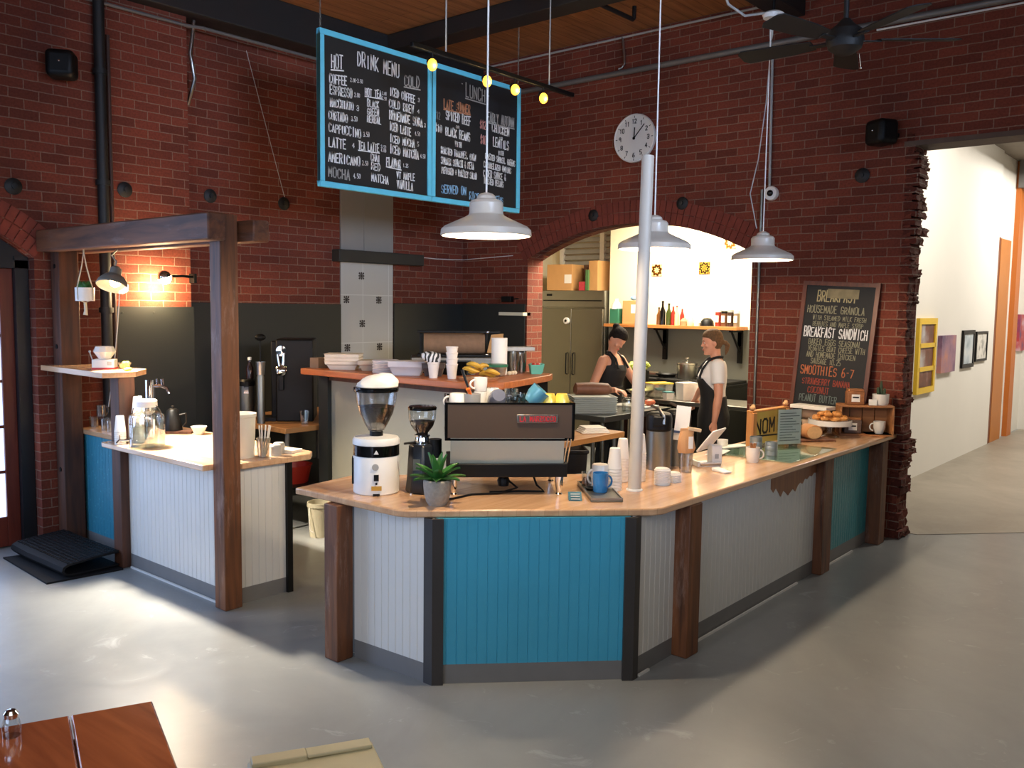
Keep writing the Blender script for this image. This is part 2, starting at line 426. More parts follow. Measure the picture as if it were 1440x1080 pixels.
# broken brick edge of the hall opening
m = MB()
z = 0.0; e0 = 0.02
while z < 3.27:
    h = random.choice((0.066, 0.066, 0.066, 0.14, 0.05))
    e = max(-0.02, min(0.04, e0+random.uniform(-0.03, 0.03))); e0 = e
    m.box(XB-random.uniform(0, 0.012), XB+TH*0.55, 2.22+e, 2.32, z+0.004, z+h)
    e = e0+random.uniform(-0.008, 0.03)
    m.box(XB+TH*0.5, XB+TH+random.uniform(-0.02, 0.01), 2.22+e, 2.32, z+0.004, z+h)
    z += h+0.0075
bmesh.ops.subdivide_edges(m.bm, edges=list(m.bm.edges), cuts=3, use_grid_fill=True)
for v in m.bm.verts:
    v.co += Vector((random.uniform(-1, 1), random.uniform(-1.3, 1), random.uniform(-0.6, 0.6)))*0.009
struct(m.build('trim_3', M_brick_dark, angle=60))
m = MB(); m.box(XB-0.012, XB+TH+0.02, -3.5, 2.34, 3.235, 3.275)
struct(m.build('trim_4', plain('lintel_stone', (92, 74, 62), 0.8, var=0.15)))
# left wall with door arch
DR, DL = 2.79, 0.95
DC, DSP, DRISE = (DR+DL)/2, 2.22, 0.34
dh = (DR-DL)/2; DRAD = (dh*dh+DRISE*DRISE)/(2*DRISE); DZC = DSP+DRISE-DRAD
def darch(x): return DZC+math.sqrt(max(DRAD*DRAD-(x-DC)**2, 0))
m = MB()
m.box(DR, 4.07, YL, 7.6, 0, 4.9)
m.box(-6, DL, YL, 7.6, 0, 0.5); m.box(-6, DL, YL, 7.6, 2.8, 4.9); m.box(-6, -1.3, YL, 7.6, 0.5, 2.8); m.box(0.55, DL, YL, 7.6, 0.5, 2.8)
pts = [(DL+(DR-DL)*i/N, darch(DL+(DR-DL)*i/N)) for i in range(N+1)]
for (xa, za), (xb, zb) in zip(pts, pts[1:]):
    P = [(xa, za), (xb, zb), (xb, 4.9), (xa, 4.9)]
    m.rings([[Vector((x, y, z)) for x, z in P] for y in (YL, 7.6)])
m.box(4.07, 5.82, YR, 7.6, 0, 4.9); m.box(6.55, XB+TH, YR, 7.6, 0, 4.9)
m.box(5.82, 6.55, YR+0.05, 7.6, 0, 4.9)
struct(m.build('wall_left', M_brick))
m = MB()                       # brick ring over the door
for course in range(2):
    r0 = DRAD+0.004+course*0.117; r1 = r0+0.108
    a0 = math.asin(dh/DRAD)
    for i in range(32):
        t0 = -a0+2*a0*(i+0.06)/32; t1 = -a0+2*a0*(i+0.94)/32
        P = [(DC+r*math.sin(t), DZC+r*math.cos(t)) for r, t in ((r0, t0), (r0, t1), (r1, t1), (r1, t0))]
        m.rings([[Vector((x, y, z)) for x, z in P] for y in (YL-0.008, YL+0.03)])
struct(m.build('trim_5', M_vouss))
# ceiling
m = MB(); m.box(-6, XB, -3.5, 7.6, CZ, CZ+0.1)
struct(m.build('ceiling', M_ceil))
m = MB()
for x0, x1, y0, y1, z0 in ((6.2, 6.45, -3, 7.1, 4.47), (2.2, 2.45, -3, 7.1, 4.47), (-1.8, -1.55, -3, 7.1, 4.47)):
    m.box(x0, x1, y0, y1, z0, CZ); 
struct(m.build('trim_6', M_beam_dark, bevel=0.01))
m = MB(); m.box(3.3, XB, 6.98, YR, 4.30, CZ)
struct(m.build('trim_7', M_beam_dark, bevel=0.01))
m = MB(); m.box(3.6, XB, 3.22, 3.46, 4.44, CZ)
struct(m.build('trim_8', M_beam_dark, bevel=0.01))
# kitchen shell
m = MB(); m.box(9.9, 10.1, 3.2, 6.72, 0, 1.66); struct(m.build('wall_kitchen_lower', M_greywall))
m = MB(); m.box(9.9, 10.1, 3.2, 6.72, 1.66, 3.5); m.box(10.1, 10.7, 6.52, 6.72, 0, 3.5); m.box(10.55, 10.75, 6.72, 8.4, 0, 3.5); struct(m.build('wall_kitchen_back', M_cream))
m = MB(); m.box(XB+TH, 10.75, 8.2, 8.4, 0, 3.5); struct(m.build('wall_kitchen_left', M_cream))
m = MB(); m.box(XB+TH, 10.1, 3.18, 3.3, 0, 3.5); struct(m.build('wall_kitchen_right', M_cream))
m = MB(); m.box(XB+TH, 10.75, 3.18, 8.4, 3.4, 3.5); struct(m.build('ceiling_kitchen', M_cream))
m = MB(); m.box(9.895, 9.9, 3.3, 6.72, 1.64, 1.66); struct(m.build('trim_9', M_greywall))
# louvred window high above the fridge
m = MB()
for y0, y1, z0, z1 in ((6.76, 8.0, 2.18, 2.23), (6.76, 8.0, 3.33, 3.38), (6.76, 6.84, 2.18, 3.38), (7.22, 7.29, 2.18, 3.38), (7.94, 8.0, 2.18, 3.38)):
    m.box(10.47, 10.549, y0, y1, z0, z1)
wn = struct(m.build('window_1', M_whiteplastic))
m = MB()
for i in range(12):
    zc = 2.25+i*0.085
    m.box(-0.004, 0.004, 6.82, 7.96, -0.035, 0.035, Matrix.Translation((10.51, 0, zc+0.03)) @ Matrix.Rotation(R(28), 4, 'Y'))
m.build('louvre', M_grey, wn)
# hallway shell
m = MB(); m.box(XB+TH, 14.18, 2.98, 3.18, 0, 4.3); m.box(14.18, 16.4, 3.02, 3.2, 0, 4.3); struct(m.build('wall_hall_left', M_whitewall))
m = MB(); m.box(16.4, 16.6, -1.7, 3.2, 0, 4.3); struct(m.build('wall_hall_end', M_whitewall))
m = MB(); m.box(XB+TH, 16.6, -1.7, -1.5, 0, 4.3); struct(m.build('wall_hall_right', M_whitewall))
m = MB(); m.box(XB+TH, 16.6, -1.7, 3.2, 4.18, 4.3); struct(m.build('ceiling_hall', plain('hall_ceiling', (120, 112, 100), 0.8)))
m = MB(); m.box(12.6, 16.4, 2.1, 2.4, 3.95, 4.0); m.box(12.6, 16.4, 2.23, 2.27, 4.0, 4.18); m.box(15.2, 15.4, -1.5, 2.98, 3.78, 4.18)
struct(m.build('trim_11', plain('hall_steel', (112, 110, 106), 0.6)))
m = MB(); m.box(14.34, 14.98, 2.985, 3.02, 0.0, 2.97); dd = struct(m.build('door_2', plain('ochre_door', (182, 108, 26), 0.45, var=0.04)))
m = MB(); m.box(14.185, 14.34, 2.99, 3.02, 0.0, 2.98); m.build('door_frame', plain('dark_orange', (120, 62, 22), 0.5), dd)
m = MB(); m.box(15.27, 15.56, 2.95, 3.02, 0, 4.18); struct(m.build('trim_12', plain('orange_column', (188, 104, 32), 0.5, var=0.03)))
# door_1: dark arched frame, red leaf with panes
m = MB()
m.box(DR-0.10, DR-0.005, 7.22, 7.36, 0, DSP+0.01); m.box(DL+0.005, DL+0.10, 7.22, 7.36, 0, DSP+0.01)
m.box(DL, DR, 7.22, 7.36, 2.14, 2.2)
for (xa, za), (xb, zb) in zip(pts, pts[1:]):
    P = [(xa, 2.19), (xb, 2.19), (xb, zb-0.002), (xa, za-0.002)]
    m.rings([[Vector((x, y, z)) for x, z in P] for y in (7.24, 7.34)])
door = struct(m.build('door_1', plain('black_door_frame', (24, 25, 28), 0.4)))
M_red = wood('red_door_paint', (112, 44, 26), (84, 30, 18), 'Z', 1, 0.4)
for k, (xa, xb) in enumerate(((DL+0.10, DC-0.004), (DC+0.004, DR-0.10))):
    m = MB()
    m.box(xa, xa+0.11, 7.27, 7.32, 0.01, 2.14); m.box(xb-0.095, xb, 7.27, 7.32, 0.01, 2.14)
    m.box(xa+0.11, xb-0.095, 7.271, 7.319, 0.01, 0.24); m.box(xa+0.11, xb-0.095, 7.271, 7.319, 1.98, 2.14)
    for i in range(1, 5):
        zz = 0.24+i*(1.98-0.24)/5
        m.box(xa+0.11, xb-0.095, 7.28, 7.31, zz-0.012, zz+0.012)
    m.box((xa+xb)/2-0.012, (xa+xb)/2+0.012, 7.28, 7.31, 0.24, 1.98)
    lf = m.build('door_leaf', M_red, door, bevel=0.004)
    m = MB(); m.box(xa+0.1, xb-0.08, 7.293, 7.297, 0.22, 2.0); m.build('pane', M_sky, lf)
# side window of the left wall (daylight)
m = MB()
for x0, x1, z0, z1 in ((-1.3, 0.55, 0.5, 0.58), (-1.3, 0.55, 2.72, 2.8), (-1.3, -1.22, 0.5, 2.8), (0.47, 0.55, 0.5, 2.8), (-0.42, -0.34, 0.5, 2.8)):
    m.box(x0, x1, 7.3, 7.4, z0, z1)
wn2 = struct(m.build('window_2', M_black))
m = MB(); m.box(-1.25, 0.5, 7.345, 7.355, 0.55, 2.75); m.build('pane', M_sky, wn2)
# tiled niche, its lintel, white panel over it
def tile_mat():
    mt, nt, b = newmat('white_tiles_pattern')
    tc = nd(nt, 'ShaderNodeTexCoord')
    br = nd(nt, 'ShaderNodeTexBrick'); br.offset = 0; br.inputs['Scale'].default_value = 1; br.inputs['Brick Width'].default_value = 0.36; br.inputs['Row Height'].default_value = 0.5
    br.inputs['Mortar Size'].default_value = 0.004; c = lin((184, 182, 176))
    br.inputs['Color1'].default_value = c+(1,); br.inputs['Color2'].default_value = c+(1,); br.inputs['Mortar'].default_value = lin((205, 205, 200))+(1,)
    nt.links.new(tc.outputs['UV'], br.inputs['Vector']); nt.links.new(br.outputs['Color'], b.inputs['Base Color']); b.inputs['Roughness'].default_value = 0.4
    return mt
m = MB(); m.box(5.83, 6.54, YR-0.005, YR+0.05, 0, 2.34)
pn = struct(m.build('trim_13', tile_mat()))
m = MB(); m.box(5.83, 6.54, YR-0.01, YR+0.05, 2.44, 4.3); m.box(6.13, 6.145, YR-0.016, YR-0.009, 2.44, 4.3)
struct(m.build('trim_14', plain('dull_white_panel', (146, 141, 134), 0.6, var=0.02)))
m = MB(); m.box(5.72, 6.90, YR-0.12, YR+0.04, 2.335, 2.455)
struct(m.build('trim_15', plain('black_lintel', (40, 40, 38), 0.6), bevel=0.006))
M_motif = plain('tile_motif', (60, 50, 46), 0.5)
def motif(mb, cx, cz, s):           # little eight petal ornament on the niche tiles, in the XZ plane
    for i in range(8):
        a = i*math.pi/4; rr = s*(0.62 if i % 2 == 0 else 0.8)
        mb.lathe([(s*0.17, 0), (s*0.17, 0.002)], 8, M=Matrix.Translation((cx+rr*math.cos(a)*0.75, YR-0.005, cz+rr*math.sin(a)*0.75)) @ Matrix.Rotation(R(90), 4, 'X'))
        mb.box(-s*0.07, s*0.07, -0.002, 0, s*0.12, rr*0.8, Matrix.Translation((cx, YR-0.005, cz)) @ Matrix.Rotation(a, 4, 'Y'))
    mb.lathe([(s*0.2, 0), (s*0.2, 0.002)], 8, M=Matrix.Translation((cx, YR-0.005, cz)) @ Matrix.Rotation(R(90), 4, 'X'))
m = MB()
for cx, cz in ((6.1, 2.2), (5.9, 1.95), (6.34, 1.95), (6.11, 1.7), (5.91, 1.45), (6.35, 1.45), (6.12, 1.2)): motif(m, cx, cz, 0.062)
m.build('tile_motif', M_motif, pn)
# dark backsplash panels
m = MB(); m.box(3.40, 4.085, YL-0.02, YL-0.001, 0.0, 1.86)
for x in (3.45, 3.72, 4.04): m.lathe([(0.008, 0), (0.006, 0.004)], 8, M=Matrix.Translation((x, YL-0.02, 1.81)) @ Matrix.Rotation(R(90), 4, 'X'))
m.box(4.09, 5.82, YR-0.02, YR-0.001, 0.0, 1.90); m.box(6.55, XB, YR-0.02, YR-0.001, 0.0, 1.92)
struct(m.build('trim_16', M_splash, bevel=0.002))
m = MB(); m.box(XB-0.02, XB-0.001, AL+0.02, YR-0.02, 0.0, 1.93); struct(m.build('trim_17', M_splash, bevel=0.002))
m = MB(); m.box(XB-0.07, XB+0.06, AL+0.0, AL+0.36, 1.80, 1.835); struct(m.build('trim_18', M_cream))

# ================================================================== counters and timber
CT, TK = 0.887, 0.038
def beadboard(mb, p0, p1, z0, z1, pitch=0.052, t=0.018, g=0.0028):
    # vertical tongue and groove boards between two floor points; the grooved side faces right of p0->p1
    p0 = Vector((p0[0], p0[1], 0)); p1 = Vector((p1[0], p1[1], 0)); L = (p1-p0).length
    d = (p1-p0)/L; n = Vector((d.y, -d.x, 0))
    k = max(1, round(L/pitch)); pt = [(0, -t), (0, 0)]
    for i in range(1, k):
        s = L*i/k
        pt += [(s-g, 0), (s-g*0.4, -g), (s+g*0.4, -g), (s+g, 0)]
    pt += [(L, 0), (L, -t)]
    mb.prism([tuple((p0+d*a+n*b)[:2]) for a, b in pt], z0, z1)
    return mb
def slab(mb, p0, p1, z0, z1, t):    # flat strip whose visible face lies on p0->p1
    p0 = Vector((p0[0], p0[1])); p1 = Vector((p1[0], p1[1])); d = (p1-p0).normalized(); n = Vector((d.y, -d.x))
    mb.prism([tuple(p0), tuple(p1), tuple(p1-n*t), tuple(p0-n*t)], z0, z1); return mb
top = MB()
top.prism([(2.905, 4.03), (2.915, 3.99), (2.935, 3.24), (2.96, 3.18), (3.84, 2.31), (3.90, 2.285), (7.645, 2.285), (7.645, 3.02), (4.47, 3.02), (4.2, 3.27), (3.55, 3.92), (3.40, 4.10)], CT-TK, CT)
tag(top.build('countertop', M_butcher, bevel=0.008), 'long angled maple countertop of the service counter holding the espresso machine', 'countertop')
base = thing('service_counter', 'angled service counter front with white, blue and turquoise panels between timber posts', 'counter', (3.4, 2.9, 0))
def bp(name, mb, mat, **kw):
    mb.bm.transform(Matrix.Translation((-3.4, -2.9, 0))); return mb.build(name, mat, base, **kw)
ZT = CT-TK-0.001
A, B_, Cc, D = (3.0, 3.64), (3.03, 3.075), (3.752, 2.372), (7.34, 2.40)
bp('panel', beadboard(MB(), A, B_, 0.10, ZT), M_white)['label'] = 'bluish lit white beadboard panel'
bp('panel', beadboard(MB(), (3.05, 3.07), (3.752, 2.384), 0.10, ZT), M_teal)['label'] = 'blue beadboard panel'
bp('panel', beadboard(MB(), (3.775, 2.372), (4.19, 2.378), 0.10, ZT), M_white)
bp('panel', beadboard(MB(), (4.31, 2.378), (6.2, 2.392), 0.10, ZT), M_white)
bp('panel', beadboard(MB(), (6.36, 2.394), (7.34, 2.402), 0.10, ZT, 0.05), M_speck2)['label'] = 'dark turquoise speckled panel'
for a, b in ((A, B_), ((3.05, 3.07), (3.752, 2.384)), ((3.775, 2.372), (4.19, 2.378)), ((4.31, 2.378), (6.2, 2.392)), ((6.36, 2.394), (7.34, 2.402))):
    bp('kickboard', slab(MB(), a, b, 0, 0.10, 0.018), M_kick)
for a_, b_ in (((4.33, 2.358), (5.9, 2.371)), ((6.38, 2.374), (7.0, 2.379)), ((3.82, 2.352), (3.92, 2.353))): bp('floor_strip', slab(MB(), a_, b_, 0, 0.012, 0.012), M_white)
bp('corner_trim', MB().prism([(3.022, 3.13), (3.022, 3.07), (3.062, 3.03), (3.075, 3.05), (3.045, 3.08), (3.045, 3.13)], 0, ZT), M_trim)
bp('corner_trim', MB().prism([(3.715, 2.39), (3.752, 2.352), (3.80, 2.352), (3.80, 2.372), (3.762, 2.372), (3.73, 2.405)], 0, ZT), M_trim)
for x0, x1, y0, y1 in ((2.886, 2.994, 3.642, 3.752), (4.185, 4.318, 2.285, 2.40), (6.195, 6.365, 2.325, 2.44), (7.335, 7.47, 2.292, 2.42)):
    bp('post', MB().box(x0, x1, y0, y1, 0, ZT), M_timber, bevel=0.006)
bp('carcass', MB().prism([(3.035, 3.66), (3.06, 3.12), (3.80, 2.43), (7.5, 2.46), (7.5, 2.95), (4.5, 2.95), (3.5, 3.85), (3.05, 3.74)], 0.0, ZT-0.002), plain('counter_back_grey', (120, 120, 112), 0.6))
m = MB()                                # bare brown timber patch with a ragged lower edge
xs = [5.42+0.04*i for i in range(20)]
prof = [0.74, 0.71, 0.735, 0.70, 0.665, 0.70, 0.68, 0.655, 0.675, 0.69, 0.665, 0.70, 0.715, 0.70, 0.73, 0.72, 0.74, 0.73, 0.75, 0.745]
m.bm.faces.new([m.bm.verts.new((x, 2.3835, z)) for x, z in zip(xs, prof)]+[m.bm.verts.new((xs[-1], 2.3835, ZT)), m.bm.verts.new((xs[0], 2.3835, ZT))])
r = bmesh.ops.extrude_face_region(m.bm, geom=list(m.bm.faces)); bmesh.ops.translate(m.bm, vec=(0, 0.012, 0), verts=[v for v in r['geom'] if isinstance(v, bmesh.types.BMVert)])
bp('wood_patch', m, wood('bare_brown_wood', (158, 98, 56), (118, 68, 38), 'Z'))['label'] = 'bare brown wood under the glass with ragged edge'
# glass sheet with menus lying on the counter
tag(MB().box(5.63, 6.40, 2.345, 2.93, CT+0.0005, CT+0.003).build('paper_sheet', plain('mint_paper', (206, 222, 208), 0.6, var=0.03)), 'pale mint paper lying under the glass sheet on the counter', 'paper')
tag(MB().box(5.60, 6.42, 2.33, 2.95, CT+0.004, CT+0.012).build('glass_sheet', M_greenglass, bevel=0.002), 'green tinted glass sheet lying on the countertop behind the white mug', 'glass sheet')
# ---------------- left counter
LT = 0.905
lc = MB(); lc.prism([(2.86, 6.25), (2.86, 4.905), (3.065, 4.905), (3.065, 4.80), (3.58, 4.79), (3.66, 4.88), (3.66, 7.08), (3.05, 7.08), (3.05, 6.25)], LT-TK, LT)
tag(lc.build('countertop', M_butcher_y, bevel=0.006), 'maple countertop of the small side counter under the bare bulb', 'countertop')
base = thing('side_counter', 'small white beadboard side counter left of the walkway with grey kickboard', 'counter', (3.4, 2.9, 0))
ZL = LT-TK-0.001
bp('panel', beadboard(MB(), (2.985, 6.11), (2.985, 4.90), 0.10, ZL), M_white)
bp('panel', beadboard(MB(), (3.05, 4.835), (3.40, 4.825), 0.10, ZL), M_white)
bp('kickboard', slab(MB(), (2.985, 6.11), (2.985, 4.90), 0, 0.10, 0.018), M_kick)
bp('kickboard', slab(MB(), (3.05, 4.835), (3.40, 4.825), 0, 0.10, 0.018), M_kick)
bp('end_trim', MB().box(3.40, 3.44, 4.80, 4.86, 0, ZL), M_black)
bp('panel', beadboard(MB(), (3.07, 7.0), (3.07, 6.24), 0.10, ZL, 0.05), M_speck)['label'] = 'turquoise speckled panel'
bp('kickboard', slab(MB(), (3.07, 7.0), (3.07, 6.24), 0, 0.10, 0.018), M_kick)
bp('carcass', MB().prism([(3.02, 6.1), (3.02, 4.92), (3.08, 4.87), (3.40, 4.87), (3.40, 7.0), (3.10, 7.0), (3.10, 6.1)], 0.0, ZL-0.002), M_black)
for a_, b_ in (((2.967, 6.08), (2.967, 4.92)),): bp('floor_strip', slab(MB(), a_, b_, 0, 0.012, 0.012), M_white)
# ---------------- timber portal over the side counter
base = thing('timber_portal', 'dark reclaimed timber frame of posts and beam over the side counter', 'timber frame', (3.4, 2.9, 0))
bp('post', MB().box(2.922, 3.042, 4.775, 4.895, 0, 2.43), M_timber, bevel=0.006)
bp('post', MB().box(2.925, 3.045, 6.105, 6.235, 0, 1.368), M_timber_dark, bevel=0.006)
bp('post', MB().box(2.90, 3.05, 6.96, 7.10, 0, 2.42), M_timber_dark, bevel=0.006)
bp('beam', MB().box(2.80, 2.918, 4.70, 7.10, 2.265, 2.425), M_timber_y, bevel=0.01)
bp('beam', MB().box(3.05, 3.16, 4.62, 7.10, 2.265, 2.395), M_timber_y, bevel=0.01)
m = MB()
for z in (2.16, 1.55, 0.6): m.lathe([(0.018, 0), (0.018, 0.006), (0.006, 0.008)], 8, M=Matrix.Translation((2.90, 7.03, z)) @ Matrix.Rotation(R(-90), 4, 'Y'))
bp('bolt', m, M_black)
tag(MB().prism([(2.80, 7.09), (2.80, 6.08), (3.03, 6.06), (3.20, 6.24), (3.20, 6.95), (3.06, 6.95), (3.06, 6.955), (2.895, 6.955), (2.895, 7.09)], 1.37, 1.41).build('wall_shelf', M_butcher_y, bevel=0.004), 'small pale wooden shelf on the short timber post at left', 'shelf')
# ---------------- raised shelf and half wall behind the espresso machine
hw = MB(); hw.box(4.64, 4.76, 4.32, 5.92, 0, 1.318); 
base = thing('half_wall', 'pale grey half wall behind the grinders carrying an orange wooden shelf', 'partition', (3.4, 2.9, 0))
bp('panel', hw, plain('half_wall_paint', (152, 150, 136), 0.55, var=0.02))
bp('side_panel', MB().box(4.765, 5.5, 4.30, 4.38, 0, 1.318), M_black)
bp('end_post', MB().box(4.60, 4.76, 5.92, 6.04, 0, 1.318), M_splash)
bp('cleat', MB().box(4.60, 4.64, 4.35, 5.9, 1.27, 1.318), M_timber_dark)
tag(MB().prism([(4.43, 6.06), (4.46, 4.28), (4.52, 4.12), (4.66, 4.03), (5.46, 4.25), (5.60, 4.33), (5.60, 4.70), (4.86, 4.66), (4.80, 6.10)], 1.32, 1.37).build('raised_shelf', M_shelfwood, bevel=0.006), 'curved orange wooden shelf on top of the half wall', 'shelf')
# ---------------- foreground table and chair
t = thing('plank_table', 'glossy reddish brown plank table corner in the near left foreground', 'table', (1.22, 2.385, 0), R(0))
ux = Vector((-0.355, 0.15)).normalized(); vx = Vector((-0.335, -0.94)).normalized()
M_table = wood('table_planks', (178, 100, 56), (136, 70, 40), 'Y', 0.8, 0.14, coat=0.6)
for i in range(4):
    a = ux*(0.215*i+0.0015); b = ux*(0.215*(i+1)-0.0015); l = vx*1.5
    t_ = MB().prism([tuple(a), tuple(b), tuple(b+l), tuple(a+l)], 0.715, 0.75).build('plank', M_table, t, bevel=0.005)
for s, q in ((0.1, 0.1), (0.76, 0.1), (0.1, 1.4), (0.76, 1.4)):
    c = ux*s+vx*q; MB().box(c.x-0.035, c.x+0.035, c.y-0.035, c.y+0.035, 0, 0.714).build('leg', M_table, t)
m = MB(); c = ux*0.43+vx*0.75
for q in (0.1, 1.4): 
    a = ux*0.1+vx*q; b = ux*0.76+vx*q; n = vx*0.02
    m.prism([tuple(a-n), tuple(b-n), tuple(b+n), tuple(a+n)], 0.62, 0.714)
m.build('apron', M_table, t)
t = thing('cafe_chair', 'pale cream chair back edge at the bottom foreground', 'chair', (1.60, 2.10, 0), R(-28))
M_chair = plain('cream_chair', (186, 178, 146), 0.5)
MB().box(-0.2, 0.2, -0.2, 0.2, 0.43, 0.455).build('seat', M_chair, t, bevel=0.01)
for sx in (-1, 1):
    for sy in (-1, 1):
        MB().cyl((sx*0.17, sy*0.17, 0.43), (sx*0.19, sy*0.2, 0), 0.016, 0.013, 10).build('leg', M_chair, t)
m = MB(); m.box(-0.19, -0.02, 0.14, 0.195, 0.455, 0.47); m.box(-0.02, 0.19, 0.14, 0.195, 0.455, 0.468)
m.build('seat_rail', M_chair, t, bevel=0.004)
# salt shaker
t = thing('glass_shaker', 'small glass shaker at the far edge of the plank table', 'shaker', (0.868, 2.46, 0.75))
MB().lathe([(0.001, 0), (0.022, 0), (0.024, 0.03), (0.018, 0.05), (0.016, 0.055)], 14).build('jar', M_glass, t)
MB().lathe([(0.017, 0.05), (0.018, 0.062), (0.012, 0.07), (0.001, 0.072)], 14).build('lid', M_chrome, t)
# ---------------- rolled rubber mat
t = thing('rubber_mat', 'black ribbed rubber mat folded over on the floor beside the door', 'mat', (2.45, 6.12, 0))
pr = [(0.0, 0.006)]
m = MB()
# flat lower leaf
m.prism([(-0.04, -0.0), (0.46, -0.05), (0.5, 0.7), (0.0, 0.86)], 0.0, 0.012)
m.build('lower_leaf', M_rubber, t)
m = MB()
sec = [(0.07, 0.022), (0.16, 0.05), (0.28, 0.062), (0.40, 0.068), (0.465, 0.07)]
path = [(0.46, 0.02)]+[(0.13, 0.016)]+[(0.085, 0.03), (0.068, 0.055), (0.078, 0.085), (0.11, 0.102)]+[(0.3, 0.12), (0.465, 0.128)]
inner = [(0.465, 0.112), (0.3, 0.105), (0.115, 0.087), (0.093, 0.075), (0.086, 0.056), (0.098, 0.038), (0.13, 0.03), (0.46, 0.032)]
loop = path+inner
m.rings([[Vector((x+dx, y, z)) for x, z in loop] for y, dx in ((0.02, 0.0), (0.35, -0.005), (0.6, -0.01), (0.90, 0.0))])
fo = m.build('folded_leaf', M_rubber, t)
m = MB()
for i in range(11):
    x = 0.12+i*0.032; z = 0.103+ (x-0.11)*0.075
    for j in range(24):
        y = 0.05+j*0.036
        m.box(x-0.010, x+0.010, y-0.012, y+0.012, z-0.002, z+0.004)
m.build('tread', plain('mat_tread', (10, 10, 11), 0.5), fo)

# ================================================================== pendant lamps and wall lights
def pendant(name, label, loc, top):
    t = thing(name, label, 'lamp', loc, 0, 'white pendant lamps over the counter')
    Rr = 0.215
    prof = [(Rr, 0.0), (Rr+0.004, 0.004), (Rr+0.001, 0.03), (0.20, 0.045), (0.15, 0.068), (0.105, 0.088), (0.084, 0.10), (0.081, 0.112), (0.081, 0.155), (0.072, 0.168), (0.046, 0.176), (0.043, 0.19), (0.030, 0.20), (0.012, 0.206)]
    inn = [(0.010, 0.200), (0.05, 0.165), (0.074, 0.15), (0.076, 0.112), (0.10, 0.082), (0.15, 0.06), (0.20, 0.037), (Rr-0.006, 0.012), (Rr-0.003, 0.0)]
    MB().lathe(prof+inn+[(Rr, 0.0)], 48, caps=(False, False)).build('lamp_shade', M_lampwhite, t, angle=30)
    MB().lathe([(0.012, 0.165), (0.016, 0.13), (0.03, 0.09), (0.032, 0.065), (0.02, 0.04), (0.001, 0.034)], 16).build('bulb', M_bulb, t)
    MB().cyl((0, 0, 0.2), (0, 0, top-loc[2]), 0.0045, n=8).build('cord', M_whiteplastic, t)
    MB().lathe([(0.001, top-loc[2]-0.03), (0.055, top-loc[2]-0.028), (0.06, top-loc[2]-0.001), (0.001, top-loc[2])], 20).build('ceiling_rose', M_whiteplastic, t)
    p = point('pendant_light', (loc[0], loc[1], loc[2]+0.035), 54, WARM, 0.035); 
    return t
pendant('pendant_lamp', 'white pendant lamp hanging in front of the lunch menu board above the espresso machine', (3.19, 2.885, 2.235), CZ)
pendant('pendant_lamp', 'middle white pendant lamp hanging behind the white pole', (4.668, 2.852, 2.255), CZ)
pendant('pendant_lamp', 'white pendant lamp hanging beside the breakfast chalkboard wall at right', (6.057, 2.797, 2.255), 3.97)
# white pole standing on the counter
t = thing('white_pole', 'tall white pipe pole standing on the counter beside paper cup stacks', 'pole', (4.165, 2.63, CT))
MB().cyl((0, 0, 0.004), (0.10, 0.03, 1.85), 0.037, 0.034, 20, caps=False).build('pipe', plain('pole_white', (198, 188, 174), 0.45, var=0.02), t)
MB().lathe([(0.038, 0), (0.046, 0), (0.046, 0.006), (0.038, 0.012)], 20, caps=(False, False)).build('flange', M_whiteplastic, t)
# bare bulb on a wall arm
t = thing('wall_bulb', 'glowing bare bulb with mirrored crown on a wall arm by the dark backsplash', 'lamp', (4.05, 7.06, 2.115))
MB().box(0.0, 0.025, -0.03, 0.05, -0.05, 0.03).build('bracket', M_black, t)
MB().tube([(0.01, -0.01, 0.0), (-0.1, -0.03, 0.005), (-0.22, -0.06, 0.0)], 0.011, 8).build('arm', M_black, t)
Mb = Matrix.Translation((-0.30, -0.085, -0.01)) @ Matrix.Rotation(R(-20), 4, 'Y')
MB().lathe([(0.001, -0.062), (0.03, -0.054), (0.05, -0.03), (0.056, 0.0)], 20, M=Mb, caps=(True, False)).build('bulb', emit('bare_bulb', (255, 220, 150), 30), t)
MB().lathe([(0.056, 0.0), (0.052, 0.025), (0.034, 0.048), (0.001, 0.058)], 20, M=Mb, caps=(False, True)).build('mirrored_crown', M_chrome, t)
point('wall_bulb_light', (3.735, 7.0, 2.02), 38, (1.0, 0.74, 0.42), 0.05)
# clamp lamp
t = thing('clamp_lamp', 'grey clamp lamp with a round shade hanging under the timber beam', 'lamp', (2.96, 6.18, 2.10))
Ml = Matrix.Rotation(R(22), 4, 'Y') @ Matrix.Rotation(R(-14), 4, 'X')
prof = [(0.105, -0.11), (0.108, -0.105), (0.10, -0.075), (0.07, -0.035), (0.042, -0.02), (0.038, 0.03), (0.02, 0.045)]
MB().lathe(prof+[(0.015, 0.03), (0.034, -0.02), (0.065, -0.045), (0.098, -0.08), (0.103, -0.11), (0.105, -0.11)], 28, M=Ml, caps=(False, False)).build('lamp_shade', plain('lamp_grey', (120, 116, 106), 0.4), t)
MB().ball((0, 0, -0.055), (0.04, 0.04, 0.05), M=Ml).build('bulb', M_bulb, t)
MB().tube([(0, 0, 0.04), (0.01, 0.0, 0.08), (-0.02, 0.01, 0.12), (0.02, 0, 0.165)], 0.006, 6).build('hook', M_steel_dull, t)
MB().tube([(0.0, 0.0, 0.04), (0.06, 0.06, -0.1), (0.1, 0.2, -0.4), (0.16, 0.4, -0.72), (0.16, 0.5, -1.0)], 0.004, 6).build('cord', M_grey, t)
o = area('clamp_lamp_light', (2.96+0.035, 6.18-0.03, 2.0), (3.22, 5.60, 0.9), 0.12, 0.12, 75, (1.0, 0.88, 0.72), 92)
